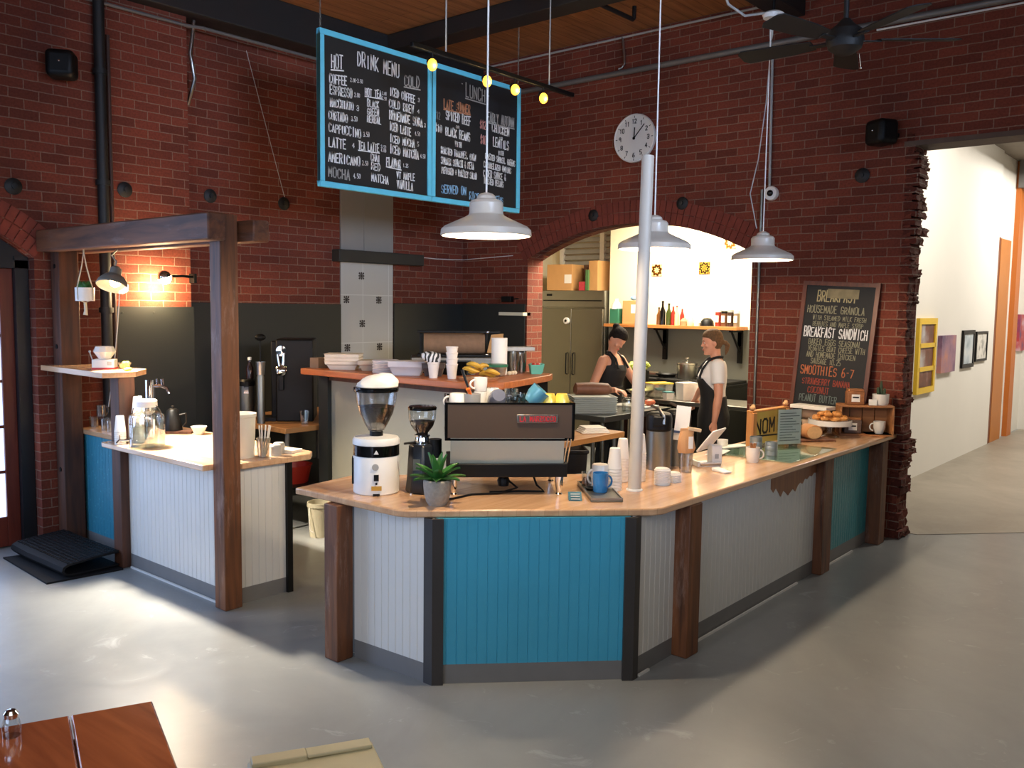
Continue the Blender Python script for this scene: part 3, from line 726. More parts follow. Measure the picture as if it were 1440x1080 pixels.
o2 = point('clamp_bulb', (2.96, 6.18, 2.065), 2.5, (1.0, 0.86, 0.66), 0.04)
# track light
t = thing('track_light', 'black ceiling track with four amber bulbs in front of the lunch board', 'track light', (4.57, 4.8, 3.76))
MB().box(-0.08, 1.86, -0.017, 0.017, -0.012, 0.022).build('rail', M_black, t, bevel=0.003)
for x in (0.27, 1.52): MB().cyl((x, 0, 0.02), (x, 0, CZ-3.76), 0.006, n=8).build('rod', M_grey, t)
for x in (0.13, 0.73, 1.07, 1.44):
    hd = MB().cyl((x, 0, -0.012), (x, 0, -0.05), 0.009, n=8).lathe([(0.001, -0.045), (0.032, -0.05), (0.037, -0.075), (0.03, -0.095), (0.001, -0.10)], 14, at=(x, 0.01, 0)).build('lamp_head', M_black, t)
    MB().ball((x-0.022, -0.022, -0.105), (0.036, 0.036, 0.045)).build('bulb', M_track, hd)
    point('track_bulb', (4.57+x-0.03, 4.74, 3.64), 2.6, (1.0, 0.72, 0.3), 0.03)
# wall clock
t = thing('wall_clock', 'round white wall clock on the brick wall above the arch', 'clock', (XB-0.001, 4.919, 3.585))
Mc = Matrix.Rotation(R(-90), 4, 'Y')
MB().lathe([(0.001, 0.0), (0.235, 0.0), (0.24, 0.012), (0.237, 0.035), (0.228, 0.04), (0.222, 0.03), (0.001, 0.03)], 48, M=Mc).build('case', M_whiteplastic, t)
# ------------------------------------------------------------------ stroke lettering
G = {'A':'00 26 40|12 32','B':'00 06 36 45 44 33 03|33 42 41 30 00','C':'45 36 16 05 01 10 30 41','D':'00 06 26 44 42 20 00','E':'46 06 00 40|03 33','F':'46 06 00|03 33','G':'45 36 16 05 01 10 30 41 43 23','H':'06 00|46 40|03 43','I':'26 20','J':'46 41 30 10 01','K':'06 00|46 03 40','L':'06 00 40','M':'00 06 22 46 40','N':'00 06 40 46','O':'16 05 01 10 30 41 45 36 16','P':'00 06 36 45 44 33 03','Q':'16 05 01 10 30 41 45 36 16|22 40','R':'00 06 36 45 44 33 03|23 40','S':'45 36 16 05 04 13 33 42 41 30 10 01','T':'06 46|26 20','U':'06 01 10 30 41 46','V':'06 20 46','W':'06 10 24 30 46','X':'06 40|46 00','Y':'06 23 46|23 20','Z':'06 46 00 40',
'0':'16 05 01 10 30 41 45 36 16','1':'15 26 20','2':'05 16 36 45 44 00 40','3':'05 16 36 45 44 33 42 41 30 10 01|33 13','4':'30 36 02 42','5':'46 06 03 33 42 41 30 00','6':'36 15 02 01 10 30 41 42 33 13 02','7':'06 46 10','8':'13 04 05 16 36 45 44 33 13 02 01 10 30 41 42 33','9':'40 45 36 16 05 04 13 33 44','.':'10 11','-':'13 33',',':'21 10','$':'45 36 16 05 04 13 33 42 41 30 10 01|27 20','&':'40 15 26 35 02 11 20 42','+':'25 21|03 43',"'":'26 25',' ':''}
def stroke(mb, P, pts, lw, th=0.0012):
    # P(u,v) -> point on the face, N from P; flat thin ribbons with mitred square ends
    for (a, b) in zip(pts, pts[1:]):
        d = Vector((b[0]-a[0], b[1]-a[1])); L = d.length
        if L < 1e-6: continue
        d /= L; n = Vector((-d.y, d.x))*lw/2; e = d*lw*0.4
        q = [Vector(a)-e-n, Vector(b)+e-n, Vector(b)+e+n, Vector(a)-e+n]
        lo = [mb.bm.verts.new(P(v.x, v.y, 0)) for v in q]; hi = [mb.bm.verts.new(P(v.x, v.y, th)) for v in q]
        mb.bm.faces.new(hi)
        for i in range(4): mb.bm.faces.new((lo[i], lo[(i+1) % 4], hi[(i+1) % 4], hi[i]))
def write(mb, P, text, u0, v0, u1, v1, h, lw, jit=0.0, rnd=None):
    n = max(len(text), 1); adv = (u1-u0)/n; cw = adv*0.66
    for i, ch in enumerate(text):
        x0 = u0+adv*i+adv*0.1; y0 = v0+(v1-v0)*i/n
        hh = h*(1+(rnd.uniform(-jit, jit) if rnd else 0)); 
        if ch in '.,': hh = h
        for st in G.get(ch, '').split('|'):
            pts = []
            for p in st.split():
                jx = rnd.uniform(-jit, jit)*0.25*cw if rnd else 0; jy = rnd.uniform(-jit, jit)*0.15*h if rnd else 0
                pts.append((x0+int(p[0])/4*cw+jx, y0+int(p[1])/6*hh+jy))
            stroke(mb, P, pts, lw)
# clock figures and hands: P maps (u right, v up) on the dial, seen from -X
Pc = lambda u, v, t_: Vector((-0.0302-t_, -u, v))
for k in range(1, 13):
    m = MB()
    a = R(90-30*k); c = (0.165*math.cos(a), 0.165*math.sin(a)); s = str(k); wd = 0.026*len(s)
    write(m, Pc, s, c[0]-wd/2-0.002, c[1]-0.02, c[0]+wd/2+0.004, c[1]-0.02, 0.04, 0.0075)
    stroke(m, Pc, [(0.2*math.cos(a), 0.2*math.sin(a)), (0.216*math.cos(a), 0.216*math.sin(a))], 0.006)
    m.build('numeral', M_black, t)
m = MB(); stroke(m, Pc, [(0, -0.01), (0.004, 0.10)], 0.011, 0.003); m.build('hour_hand', M_black, t)
m = MB(); stroke(m, Pc, [(-0.01, -0.01), (0.115, 0.125)], 0.008, 0.005); m.lathe([(0.014, -0.004), (0.014, 0.007)], 14, M=Matrix.Translation((-0.031, 0, 0)) @ Mc); m.build('minute_hand', M_black, t)
# ------------------------------------------------------------------ chalkboards
COL = {'w': (244, 242, 236), 'g': (168, 166, 160), 'd': (120, 118, 114), 'o': (190, 132, 96), 'p': (212, 150, 140), 'b': (150, 196, 228), 'f': (176, 164, 124), 't': (150, 146, 120), 'q': (196, 112, 72), 'r': (166, 70, 52), 'y': (112, 124, 120)}
CM = {}
def chalk(c):
    if c not in CM: CM[c] = plain('chalk_'+c, COL[c], 0.9, var=0.12, scale=90)
    return CM[c]
def lettering(rows, P, parent, lwk, seed):
    rnd = random.Random(seed)
    for tx, u0, v0, u1, v1, h, c, ul in rows:
        mb = MB()
        lw = max(0.0036, min(0.010, h*lwk))
        write(mb, P, tx, u0, v0, u1, v1, h, lw, 0.10, rnd)
        if ul: stroke(mb, P, [(u0, v0-h*0.16), (u1, v1-h*0.16)], lw)
        if len(mb.bm.verts): mb.build('lettering', chalk(c), parent)
        else: mb.bm.free()
TXL= [('HOT', 0.111, 3.676, 0.229, 3.693, 0.101, 'w', 1), ('DRINK MENU', 0.364, 3.745, 0.807, 3.737, 0.104, 'w', 0), ('COLD', 0.855, 3.69, 1.035, 3.7, 0.084, 'g', 1), ('COFFEE', 0.094, 3.56, 0.265, 3.576, 0.067, 'w', 0), ('2.00-2.50', 0.294, 3.61, 0.42, 3.621, 0.026, 'w', 0), ('ESPRESSO', 0.097, 3.483, 0.317, 3.489, 0.062, 'w', 0), ('2.00', 0.334, 3.503, 0.391, 3.508, 0.029, 'w', 0), ('MACCHIATO', 0.1, 3.39, 0.33, 3.4, 0.059, 'w', 0), ('3', 0.355, 3.403, 0.385, 3.405, 0.038, 'w', 0), ('CORTADO', 0.085, 3.294, 0.272, 3.296, 0.062, 'w', 0), ('3.50', 0.302, 3.316, 0.366, 3.323, 0.032, 'w', 0), ('CAPPUCCINO', 0.085, 3.204, 0.404, 3.198, 0.062, 'w', 0), ('3.50', 0.423, 3.215, 0.486, 3.222, 0.035, 'w', 0), ('LATTE', 0.084, 3.09, 0.254, 3.094, 0.068, 'w', 0), ('4', 0.311, 3.114, 0.339, 3.115, 0.035, 'w', 0), ('AMERICANO', 0.08, 2.979, 0.396, 2.982, 0.068, 'w', 0), ('2.50', 0.411, 2.993, 0.474, 2.998, 0.035, 'w', 0), ('MOCHA', 0.079, 2.868, 0.296, 2.861, 0.071, 'g', 0), ('4.50', 0.323, 2.882, 0.396, 2.888, 0.035, 'w', 0), ('HOT TEA', 0.44, 3.534, 0.613, 3.545, 0.055, 'w', 1), ('2.00', 0.617, 3.57, 0.665, 3.573, 0.024, 'w', 0), ('2.50', 0.617, 3.531, 0.665, 3.534, 0.024, 'w', 0), ('BLACK', 0.463, 3.454, 0.587, 3.461, 0.053, 'w', 0), ('GREEN', 0.463, 3.392, 0.587, 3.398, 0.05, 'w', 0), ('HERBAL', 0.462, 3.333, 0.609, 3.338, 0.05, 'w', 0), ('TEA LATTE', 0.373, 3.111, 0.589, 3.118, 0.059, 'w', 1), ('3.50', 0.605, 3.153, 0.661, 3.152, 0.024, 'w', 0), ('4.00', 0.605, 3.123, 0.661, 3.125, 0.024, 'w', 0), ('CHAI', 0.499, 3.04, 0.597, 3.038, 0.054, 'w', 0), ('RED', 0.503, 2.972, 0.603, 2.963, 0.057, 'w', 0), ('MATCHA', 0.505, 2.882, 0.69, 2.872, 0.06, 'w', 0), ('ICED COFFEE', 0.698, 3.582, 0.979, 3.566, 0.063, 'w', 0), ('3', 1.01, 3.587, 1.031, 3.588, 0.031, 'w', 0), ('COLD BREW', 0.69, 3.49, 0.967, 3.48, 0.063, 'w', 0), ('4', 1.001, 3.493, 1.032, 3.495, 0.031, 'w', 0), ('HOMEMADE SODA', 0.694, 3.395, 1.068, 3.388, 0.069, 'w', 0), ('3', 1.081, 3.393, 1.103, 3.394, 0.028, 'w', 0), ('ICED LATTE', 0.694, 3.308, 0.935, 3.293, 0.063, 'w', 0), ('4.50', 0.976, 3.308, 1.037, 3.311, 0.031, 'w', 0), ('ICED MOCHA', 0.698, 3.214, 0.979, 3.206, 0.06, 'w', 0), ('5', 1.003, 3.225, 1.025, 3.225, 0.031, 'w', 0), ('ICED MATCHA', 0.698, 3.127, 1.025, 3.115, 0.067, 'w', 0), ('4.50', 1.038, 3.133, 1.1, 3.135, 0.031, 'w', 0), ('FLAVOR', 0.662, 3.022, 0.823, 3.015, 0.064, 'w', 1), ('1.25', 0.844, 3.033, 0.904, 3.034, 0.028, 'w', 0), ('VT MAPLE', 0.773, 2.935, 0.98, 2.935, 0.055, 'w', 0), ('VANILLA', 0.777, 2.855, 0.959, 2.85, 0.065, 'w', 0)]
TXR= [('-', 0.356, 3.81, 0.39, 3.814, 0.049, 'g', 0), ('LUNCH', 0.415, 3.736, 0.678, 3.731, 0.108, 'g', 1), ('-', 0.7, 3.772, 0.742, 3.773, 0.05, 'g', 0), ('LATE SUMMER', 0.145, 3.588, 0.48, 3.597, 0.07, 'o', 1), ('$12', 0.041, 3.485, 0.105, 3.485, 0.057, 'd', 0), ('SPICED BEEF', 0.172, 3.499, 0.487, 3.493, 0.074, 'w', 0), ('OR', 0.297, 3.445, 0.345, 3.446, 0.023, 'w', 0), ('$10', 0.041, 3.379, 0.129, 3.377, 0.06, 'w', 0), ('BLACK BEANS', 0.168, 3.367, 0.481, 3.354, 0.071, 'w', 0), ('WITH', 0.287, 3.287, 0.371, 3.286, 0.042, 'w', 0), ('ROASTED TOMATOES, CORN', 0.116, 3.204, 0.558, 3.195, 0.055, 'w', 0), ('SUMMER SQUASH & FETA', 0.117, 3.117, 0.534, 3.117, 0.055, 'w', 0), ('PEPPERED + PARSLEY SALAD', 0.125, 3.038, 0.573, 3.034, 0.055, 'w', 0), ('SERVED ON', 0.121, 2.869, 0.438, 2.885, 0.068, 'b', 0), ('RICE', 0.475, 2.852, 0.607, 2.848, 0.064, 'b', 0), ('GREENS', 0.783, 2.862, 0.938, 2.859, 0.052, 'b', 0), ('EARLY AUTUMN', 0.706, 3.571, 1.081, 3.572, 0.081, 'g', 1), ('$12', 0.607, 3.494, 0.689, 3.493, 0.067, 'p', 0), ('CHICKEN', 0.767, 3.492, 1.014, 3.478, 0.071, 'w', 0), ('OR', 0.869, 3.432, 0.922, 3.433, 0.024, 'w', 0), ('$10', 0.614, 3.361, 0.696, 3.359, 0.071, 'p', 0), ('LENTILS', 0.785, 3.361, 1.011, 3.352, 0.075, 'w', 0), ('WITH', 0.86, 3.293, 0.936, 3.293, 0.038, 'w', 0), ('ROASTED SQUASH, GREENS', 0.68, 3.234, 1.102, 3.213, 0.051, 'w', 0), ('CARAMELIZED ONIONS', 0.661, 3.157, 1.048, 3.142, 0.051, 'w', 0), ('CIDER SAUCE &', 0.657, 3.075, 0.972, 3.07, 0.058, 'w', 0), ('TOASTED PECANS', 0.663, 3.011, 0.941, 3.003, 0.054, 'w', 0)]
TXB= [('BREAKFAST', 0.139, 1.982, 0.485, 1.984, 0.093, 'f', 0), ('HOUSEMADE GRANOLA', 0.06, 1.881, 0.558, 1.881, 0.06, 't', 0), ('WITH STEAMED MILK FRESH', 0.114, 1.82, 0.576, 1.821, 0.038, 't', 0), ('BERRIES AND MAPLE SYRUP', 0.117, 1.767, 0.554, 1.775, 0.038, 't', 0), ('BREAKFAST SANDWICH', 0.044, 1.672, 0.596, 1.651, 0.083, 'w', 0), ('BAKED EGGS SEASONAL', 0.092, 1.605, 0.551, 1.582, 0.048, 't', 0), ('VEGGIES GOAT CHEESE WITH', 0.094, 1.551, 0.584, 1.532, 0.045, 't', 0), ('AND HOMEMADE CHICKEN', 0.081, 1.494, 0.509, 1.465, 0.045, 't', 0), ('SAUSAGE 10.25', 0.125, 1.439, 0.389, 1.434, 0.045, 't', 0), ('SMOOTHIES 6-7', 0.038, 1.344, 0.509, 1.333, 0.074, 'q', 0), ('STRAWBERRY BANANA', 0.061, 1.258, 0.482, 1.267, 0.051, 'r', 0), ('COCONUT', 0.116, 1.185, 0.307, 1.195, 0.053, 'r', 0), ('PEANUT BUTTER', 0.045, 1.109, 0.379, 1.117, 0.057, 'y', 0)]
for nm, lab, x0, x1, rows, sd in (('menu_board', 'hanging chalkboard headed drink menu in a cyan frame', 4.21, 5.372, TXL, 3), ('menu_board', 'hanging chalkboard headed lunch in a cyan frame, right of the drink board', 5.378, 6.54, TXR, 5)):
    t = thing(nm, lab, 'chalkboard', (x0, 5.5, 2.785), 0, 'hanging menu boards')
    W_, H_ = x1-x0, 1.16; f = 0.042
    m = MB(); m.box(0, W_, -0.012, 0.03, 0, f); m.box(0, W_, -0.012, 0.03, H_-f, H_); m.box(0, f, -0.012, 0.03, f, H_-f); m.box(W_-f, W_, -0.012, 0.03, f, H_-f)
    m.build('frame', M_cyan, t, bevel=0.003)
    MB().box(f-0.002, W_-f+0.002, 0.0, 0.02, f-0.002, H_-f+0.002).build('board', M_slate, t)
    Pb = lambda u, v, th, W_=W_: Vector((u, -0.0005-th, v-2.785))
    lettering(rows, Pb, t, 0.14, sd)
    m = MB()
    for x in ((0.02,) if x0 < 5 else (W_-0.02,)):
        z = H_
        while z < CZ-2.785-0.01:
            m.tube([(x+0.006*math.cos(a_), 0.01, z+0.016+0.016*math.sin(a_)) if int(z*100) % 2 else (x, 0.01+0.006*math.cos(a_), z+0.016+0.016*math.sin(a_)) for a_ in [k*math.pi/4 for k in range(9)]], 0.0022, 5, caps=False)
            z += 0.027
    m.build('chain', M_steel_dull, t)
# breakfast board leaning on the back wall
t = thing('breakfast_board', 'tall wood framed chalkboard headed breakfast leaning on the brick wall', 'chalkboard', (7.52, 2.85, CT+0.018))
Mt = Matrix.Rotation(R(5.0), 4, 'Y')
BW, BH, f = 0.66, 1.245, 0.035
skew = Matrix.Rotation(R(2.6), 4, 'X')
Mt = Mt @ skew
m = MB()
for y0, y1, z0, z1 in ((-BW/2, BW/2, 0, f), (-BW/2, BW/2, BH-f, BH), (-BW/2, -BW/2+f, f, BH-f), (BW/2-f, BW/2, f, BH-f)): m.box(-0.012, 0.012, y0, y1, z0, z1, Mt)
m.build('frame', wood('board_frame_wood', (118, 66, 40), (84, 44, 28), 'Z'), t)
MB().box(-0.002, 0.008, -BW/2+f-0.002, BW/2-f+0.002, f-0.002, BH-f+0.002, Mt).build('board', M_slate, t)
rows = [(a, u0-0.285-(v0-CT)*0.045, v0-CT-0.02, u1-0.285-(v0-CT)*0.045, v0-CT-0.02, h, c, ul) for a, u0, v0, u1, v1, h, c, ul in TXB]
lettering(rows, lambda u, v, th: Mt @ Vector((-0.0025-th, -u, v)), t, 0.10, 9)
m = MB(); m.box(-0.004, -0.002, -0.16, 0.11, 1.105, 1.185, Mt); m.build('chalk_smear', plain('chalk_smear', (134, 124, 96), 0.9, var=0.25, scale=14), t)
# ------------------------------------------------------------------ wall hardware
def on_back(y, z, x=XB): return (x, y, z)
M_iron = plain('black_iron', (22, 21, 20), 0.55)
def anchor(loc, nrm, label):
    M = (Matrix.Rotation(R(-90), 4, 'Y') if nrm == 'x' else Matrix.Rotation(R(90), 4, 'X'))
    t = thing('wall_anchor', label, 'wall anchor', loc, 0, 'round iron wall anchors')
    MB().lathe([(0.06, 0.0), (0.062, 0.012), (0.045, 0.022), (0.02, 0.026), (0.02, 0.04), (0.001, 0.042)], 20, M=M).build('plate', M_iron, t)
anchor((XB, 5.41, 2.855), 'x', 'round iron anchor plate on brick just above the left side of the arch')
anchor((XB, 4.368, 2.912), 'x', 'round iron anchor plate on brick above the right side of the arch')
anchor((XB, 2.667, 3.033), 'x', 'round iron anchor plate on brick below the speaker at right')
anchor((2.66, YL, 2.736), 'y', 'round iron anchor plate above the arched door')
anchor((3.502, YL, 2.801), 'y', 'round iron anchor plate just right of the black pipe')
anchor((4.36, YR, 2.85), 'y', 'round iron anchor plate on the dark brick above the timber beam end')
anchor((5.14, YR, 2.857), 'y', 'round iron anchor plate on dark brick left of the drink menu board')
for loc, rz, lab in (((3.08, YL, 3.64), R(-35), 'black wall speaker high on brick at upper left'), ((XB, 2.383, 3.33), R(-120), 'black wall speaker at the corner of the hallway opening')):
    t = thing('wall_speaker', lab, 'speaker', loc, rz)
    MB().box(-0.10, 0.10, -0.28, -0.09, -0.09, 0.11).build('cabinet', M_black, t, bevel=0.04, seg=4)
    MB().cyl((0, -0.1, 0), (0, -0.02, 0), 0.02).build('bracket', M_black, t)
    MB().lathe([(0.008, 0), (0.001, 0.006)], 10, M=Matrix.Translation((0, -0.281, 0.02)) @ Matrix.Rotation(R(90), 4, 'X')).build('logo_stud', M_chrome, t)
# pipes
t = thing('drain_pipe', 'black vertical iron pipe on the brick wall at left', 'pipe', (3.30, YL-0.062, 0.93))
MB().cyl((0, 0, 0), (0, 0, CZ-0.93), 0.042).build('pipe', M_iron, t)
MB().cyl((0.075, 0.02, 0), (0.075, 0.02, 3.05), 0.016).build('thin_pipe', plain('rust_pipe', (58, 36, 28), 0.6), t)
for z in (0.9, 1.9, 2.75): MB().lathe([(0.042, -0.02), (0.055, -0.02), (0.055, 0.02), (0.042, 0.02)], 16, at=(0, 0, z), caps=(False, False)).build('collar', M_iron, t)
def pipe(name, label, pts, r, mat, cat='conduit'):
    return tag(MB().tube(pts, r, 10).build(name, mat), label, cat)
pipe('conduit', 'thick grey conduit running across the brick wall above the clock', [(XB-0.035, 6.9, 4.243), (XB-0.035, -2.5, 4.243)], 0.028, M_pipe)
pipe('conduit', 'thin pale conduit near the ceiling above the thick conduit', [(XB-0.02, 6.9, 4.59), (XB-0.02, 3.5, 4.59)], 0.011, M_grey)
pipe('conduit', 'thin pale conduit beneath the thick conduit above the hallway opening', [(XB-0.02, 2.6, 4.20), (XB-0.02, -2.5, 4.20)], 0.008, M_whiteplastic)
pipe('conduit', 'grey conduit along the top of the left brick wall', [(3.2, YL-0.03, 4.22), (4.06, YL-0.03, 4.22), (4.2, YL-0.03, 4.235), (7.5, YL-0.03, 4.235)], 0.014, M_pipe)
pipe('conduit', 'shiny bent conduit pair at the pillar corner top left', [(4.13, YL-0.02, 4.28), (4.11, YL-0.02, 4.12), (4.09, YL-0.02, 4.0), (4.13, YL-0.02, 3.8), (4.13, YL+0.1, 3.6)], 0.016, M_steel)
pipe('conduit', 'vertical steel conduit on brick beside the arch, left of the breakfast board', [(XB-0.02, 3.55, CT), (XB-0.02, 3.55, 2.98)], 0.013, M_steel_dull)
pipe('conduit', 'second vertical conduit on the brick wall down to the camera', [(XB-0.02, 3.48, 3.0), (XB-0.02, 3.50, 4.22)], 0.012, M_grey)
pipe('cable', 'white wire stretched across the brick corner over the backsplash', [(6.6, YR-0.01, 2.447), (7.2, YR-0.01, 2.43), (XB-0.02, YR-0.02, 2.44), (XB-0.012, 6.5, 2.47)], 0.004, M_whiteplastic, 'cable')
pipe('cable', 'thin wire slanting down the dark brick left of the drink board', [(4.75, YR-0.006, 4.2), (5.15, YR-0.006, 2.92)], 0.003, M_grey, 'cable')
pipe('sprinkler_pipe', 'black sprinkler pipe under the plank ceiling, ending in an elbow near the wall', [(5.2, 4.55, 4.5), (6.98, 4.55, 4.5), (7.0, 4.55, 4.52), (7.0, 4.55, 4.62)], 0.02, M_iron, 'pipe')
pipe('conduit', 'short bent steel conduit dropping to the thick conduit above the clock', [(XB-0.02, 5.09, 4.6), (XB-0.02, 5.07, 4.45), (XB-0.02, 5.06, 4.33), (XB-0.04, 5.08, 4.29), (XB-0.05, 5.11, 4.28)], 0.012, M_steel)
t = thing('security_camera', 'small white dome camera on the brick wall beside the hanging cords', 'camera', (XB, 3.46, 2.94))
MB().lathe([(0.062, 0), (0.064, 0.03), (0.058, 0.045), (0.03, 0.05)], 24, M=Matrix.Rotation(R(-90), 4, 'Y')).build('housing', M_whiteplastic, t)
MB().ball((-0.045, 0, 0), (0.03, 0.03, 0.03)).build('lens', M_blackgloss, t)
t = thing('junction_disc', 'round white cable disc under the ceiling beam with a looped cord', 'junction box', (6.16, 2.83, 3.985))
MB().lathe([(0.001, 0), (0.07, 0.002), (0.078, 0.016), (0.06, 0.03), (0.001, 0.034)], 24).build('disc', M_whiteplastic, t)
MB().tube([(0, 0, 0.03), (0.02, 0.0, CZ-3.985)], 0.012, 8).build('stem', M_black, t)
MB().tube([(-0.05, 0.03, 0.02), (-0.2, 0.12, -0.02), (-0.3, 0.2, 0.05), (-0.36, 0.26, 0.25), (-0.4, 0.3, 0.64)], 0.009, 8).build('cable', M_grey, t)
MB().tube([(-0.02+0.045*math.cos(a_), 0.03*math.cos(a_), -0.09+0.075*math.sin(a_)) for a_ in [k*math.pi/8 for k in range(17)]], 0.006, 6).build('cord_loop', M_grey, t)
MB().tube([(0.0, 0, 0.0), (-0.02, 0.02, -0.6), (-0.05, 0.05, -1.0), (-0.1, 0.08, -1.25), (-0.10, 0.02, -1.5)], 0.004, 6).build('cord', M_grey, t)
t = thing('wall_spot', 'small black wall box lamp on brick left of the fridge', 'wall lamp', (XB, 6.555, 1.985))
MB().box(-0.06, 0, -0.07, 0.07, -0.035, 0.03).build('body', M_black, t, bevel=0.004)
MB().cyl((-0.03, -0.07, 0), (-0.03, -0.16, 0.005), 0.006, n=8).build('lever', M_black, t)
# ceiling fan, at rest
t = thing('ceiling_fan', 'dark ceiling fan with broad blades at upper right', 'ceiling fan', (5.66, 2.12, 3.55))
M_fan = plain('fan_dark', (17, 16, 15), 0.6)
MB().cyl((0, 0, 0.14), (0, 0, CZ-3.55), 0.016).build('rod', M_fan, t)
MB().lathe([(0.001, -0.06), (0.05, -0.055), (0.10, -0.02), (0.115, 0.03), (0.10, 0.09), (0.06, 0.12), (0.025, 0.16), (0.001, 0.16)], 28).build('motor_housing', M_fan, t)
MB().lathe([(0.001, CZ-3.62), (0.05, CZ-3.62), (0.07, CZ-3.551), (0.001, CZ-3.55)], 20).build('canopy', M_fan, t)
for k in range(5):
    Mk = Matrix.Rotation(R(20+72*k), 4, 'Z') @ Matrix.Rotation(R(12), 4, 'X')
    m = MB(); m.box(0.10, 0.22, -0.02, 0.02, 0.02, 0.028, Mk)
    m.rings([[Mk @ Vector((x, y, z)) for x, y in ((0.2, -0.055), (0.35, -0.075), (0.66, -0.085), (0.69, -0.05), (0.69, 0.05), (0.66, 0.085), (0.35, 0.075), (0.2, 0.055))] for z in (0.028, 0.036)])
    m.build('blade', M_fan, t, bevel=0.002)
MB().cyl((0.06, -0.07, -0.05), (0.07, -0.08, -0.13), 0.002, n=6).ball((0.07, -0.08, -0.135), 0.008).build('pull_chain', M_chrome, t)
# hanging planter
t = thing('hanging_planter', 'white pot in a macrame hanger under the timber beam', 'hanging planter', (2.86, 6.44, 1.90))
MB().lathe([(0.001, 0), (0.064, 0), (0.066, 0.095), (0.058, 0.095), (0.056, 0.08), (0.001, 0.08)], 24).build('pot', M_ceramic, t)
m = MB()
for k in range(4):
    a_ = k*math.pi/2+0.4; m.tube([(0, 0, 0.345), (0.02*math.cos(a_), 0.02*math.sin(a_), 0.25), (0.068*math.cos(a_), 0.068*math.sin(a_), 0.10), (0.068*math.cos(a_), 0.068*math.sin(a_), 0.01), (0, 0, -0.012)], 0.0035, 6)
m.tube([(0, 0, -0.012), (0.004, 0, -0.07), (0.0, 0.0, -0.10)], [0.01, 0.012, 0.017], 8); m.tube([(0, 0, 0.34), (0, 0, 0.366)], 0.005, 6)
m.build('cord', plain('macrame_cord', (206, 190, 160), 0.8), t)
m = MB()
for k in range(10):
    a_ = k*0.63; m.ball((0.035*math.cos(a_), 0.035*math.sin(a_), 0.10+0.01*(k % 3)), (0.018, 0.018, 0.022), 8, 5)
m.build('succulent', M_green, t)
# hall pictures
def picture(name, label, x0, x1, z0, z1, fm, fw_, im, th=0.03):
    t = thing(name, label, 'picture', ((x0+x1)/2, 2.979, (z0+z1)/2)); w_, h_ = (x1-x0)/2, (z1-z0)/2
    if fw_:
        m = MB(); m.box(-w_, w_, -th, 0, -h_, -h_+fw_); m.box(-w_, w_, -th, 0, h_-fw_, h_); m.box(-w_, -w_+fw_, -th, 0, -h_+fw_, h_-fw_); m.box(w_-fw_, w_, -th, 0, -h_+fw_, h_-fw_); m.build('frame', fm, t)
    MB().box(-w_+fw_, w_-fw_, -th*0.6 if fw_ else -th, -0.001, -h_+fw_, h_-fw_).build('canvas', im, t)
    return t
def art(name, cols, sc, seed):
    mt, nt, b = newmat(name); tc = nd(nt, 'ShaderNodeTexCoord'); no = nd(nt, 'ShaderNodeTexNoise', noise_dimensions='4D'); no.inputs['W'].default_value = seed; no.inputs['Scale'].default_value = sc; no.inputs['Detail'].default_value = 5
    nt.links.new(tc.outputs['Object'], no.inputs['Vector']); rp = ramp(nt, [(0.3+0.4*i/(len(cols)-1), lin(c)) for i, c in enumerate(cols)]); nt.links.new(no.outputs['Fac'], rp.inputs[0]); nt.links.new(rp.outputs[0], b.inputs['Base Color']); b.inputs['Roughness'].default_value = 0.5
    return mt
t = picture('framed_picture', 'tall yellow window frame with three photos hung on the white hall wall', 10.46, 11.16, 0.97, 1.83, M_yellow, 0.07, art('photos', ((40, 34, 30), (120, 70, 50), (190, 190, 190)), 3, 1), 0.04)
m = MB()
for z in (-0.15, 0.12): m.box(-0.3, 0.3, -0.04, 0, z-0.025, z+0.025)
m.build('muntin', M_yellow, t)
picture('canvas_painting', 'unframed purple and orange canvas on the hall wall right of the yellow frame', 11.35, 11.98, 1.17, 1.62, M_black, 0, art('sunset', ((70, 50, 90), (150, 110, 130), (200, 130, 90)), 3, 2), 0.05)
picture('framed_picture', 'black framed pale blue print on the hall wall, larger of two', 12.42, 13.0, 1.18, 1.67, M_black, 0.05, art('print_blue', ((120, 140, 150), (190, 200, 205), (220, 220, 215)), 4, 3))
picture('framed_picture', 'thin black framed sketch on the hall wall nearest the ochre door', 13.1, 13.72, 1.24, 1.645, M_black, 0.03, art('sketch', ((90, 90, 86), (214, 210, 200), (226, 222, 212)), 9, 4))
picture('framed_picture', 'dark frame partly hidden by the broken brick edge', 9.75, 10.2, 1.33, 1.62, M_black, 0.04, art('dark_print', ((60, 50, 44), (110, 100, 90)), 4, 5))
t = thing('wall_painting', 'bright blue and red painting on the hall wall beyond the orange column', 'picture', (16.15, 3.019, 1.59))
MB().box(-0.22, 0.22, -0.04, 0, -0.29, 0.29).build('canvas', art('blue_red', ((40, 50, 110), (180, 60, 60), (210, 210, 220)), 3, 6), t)

# ================================================================== things on the counters
CAM = R(-41)
def xf(loc, rz=0): return Matrix.Translation(loc) @ Matrix.Rotation(rz, 4, 'Z')
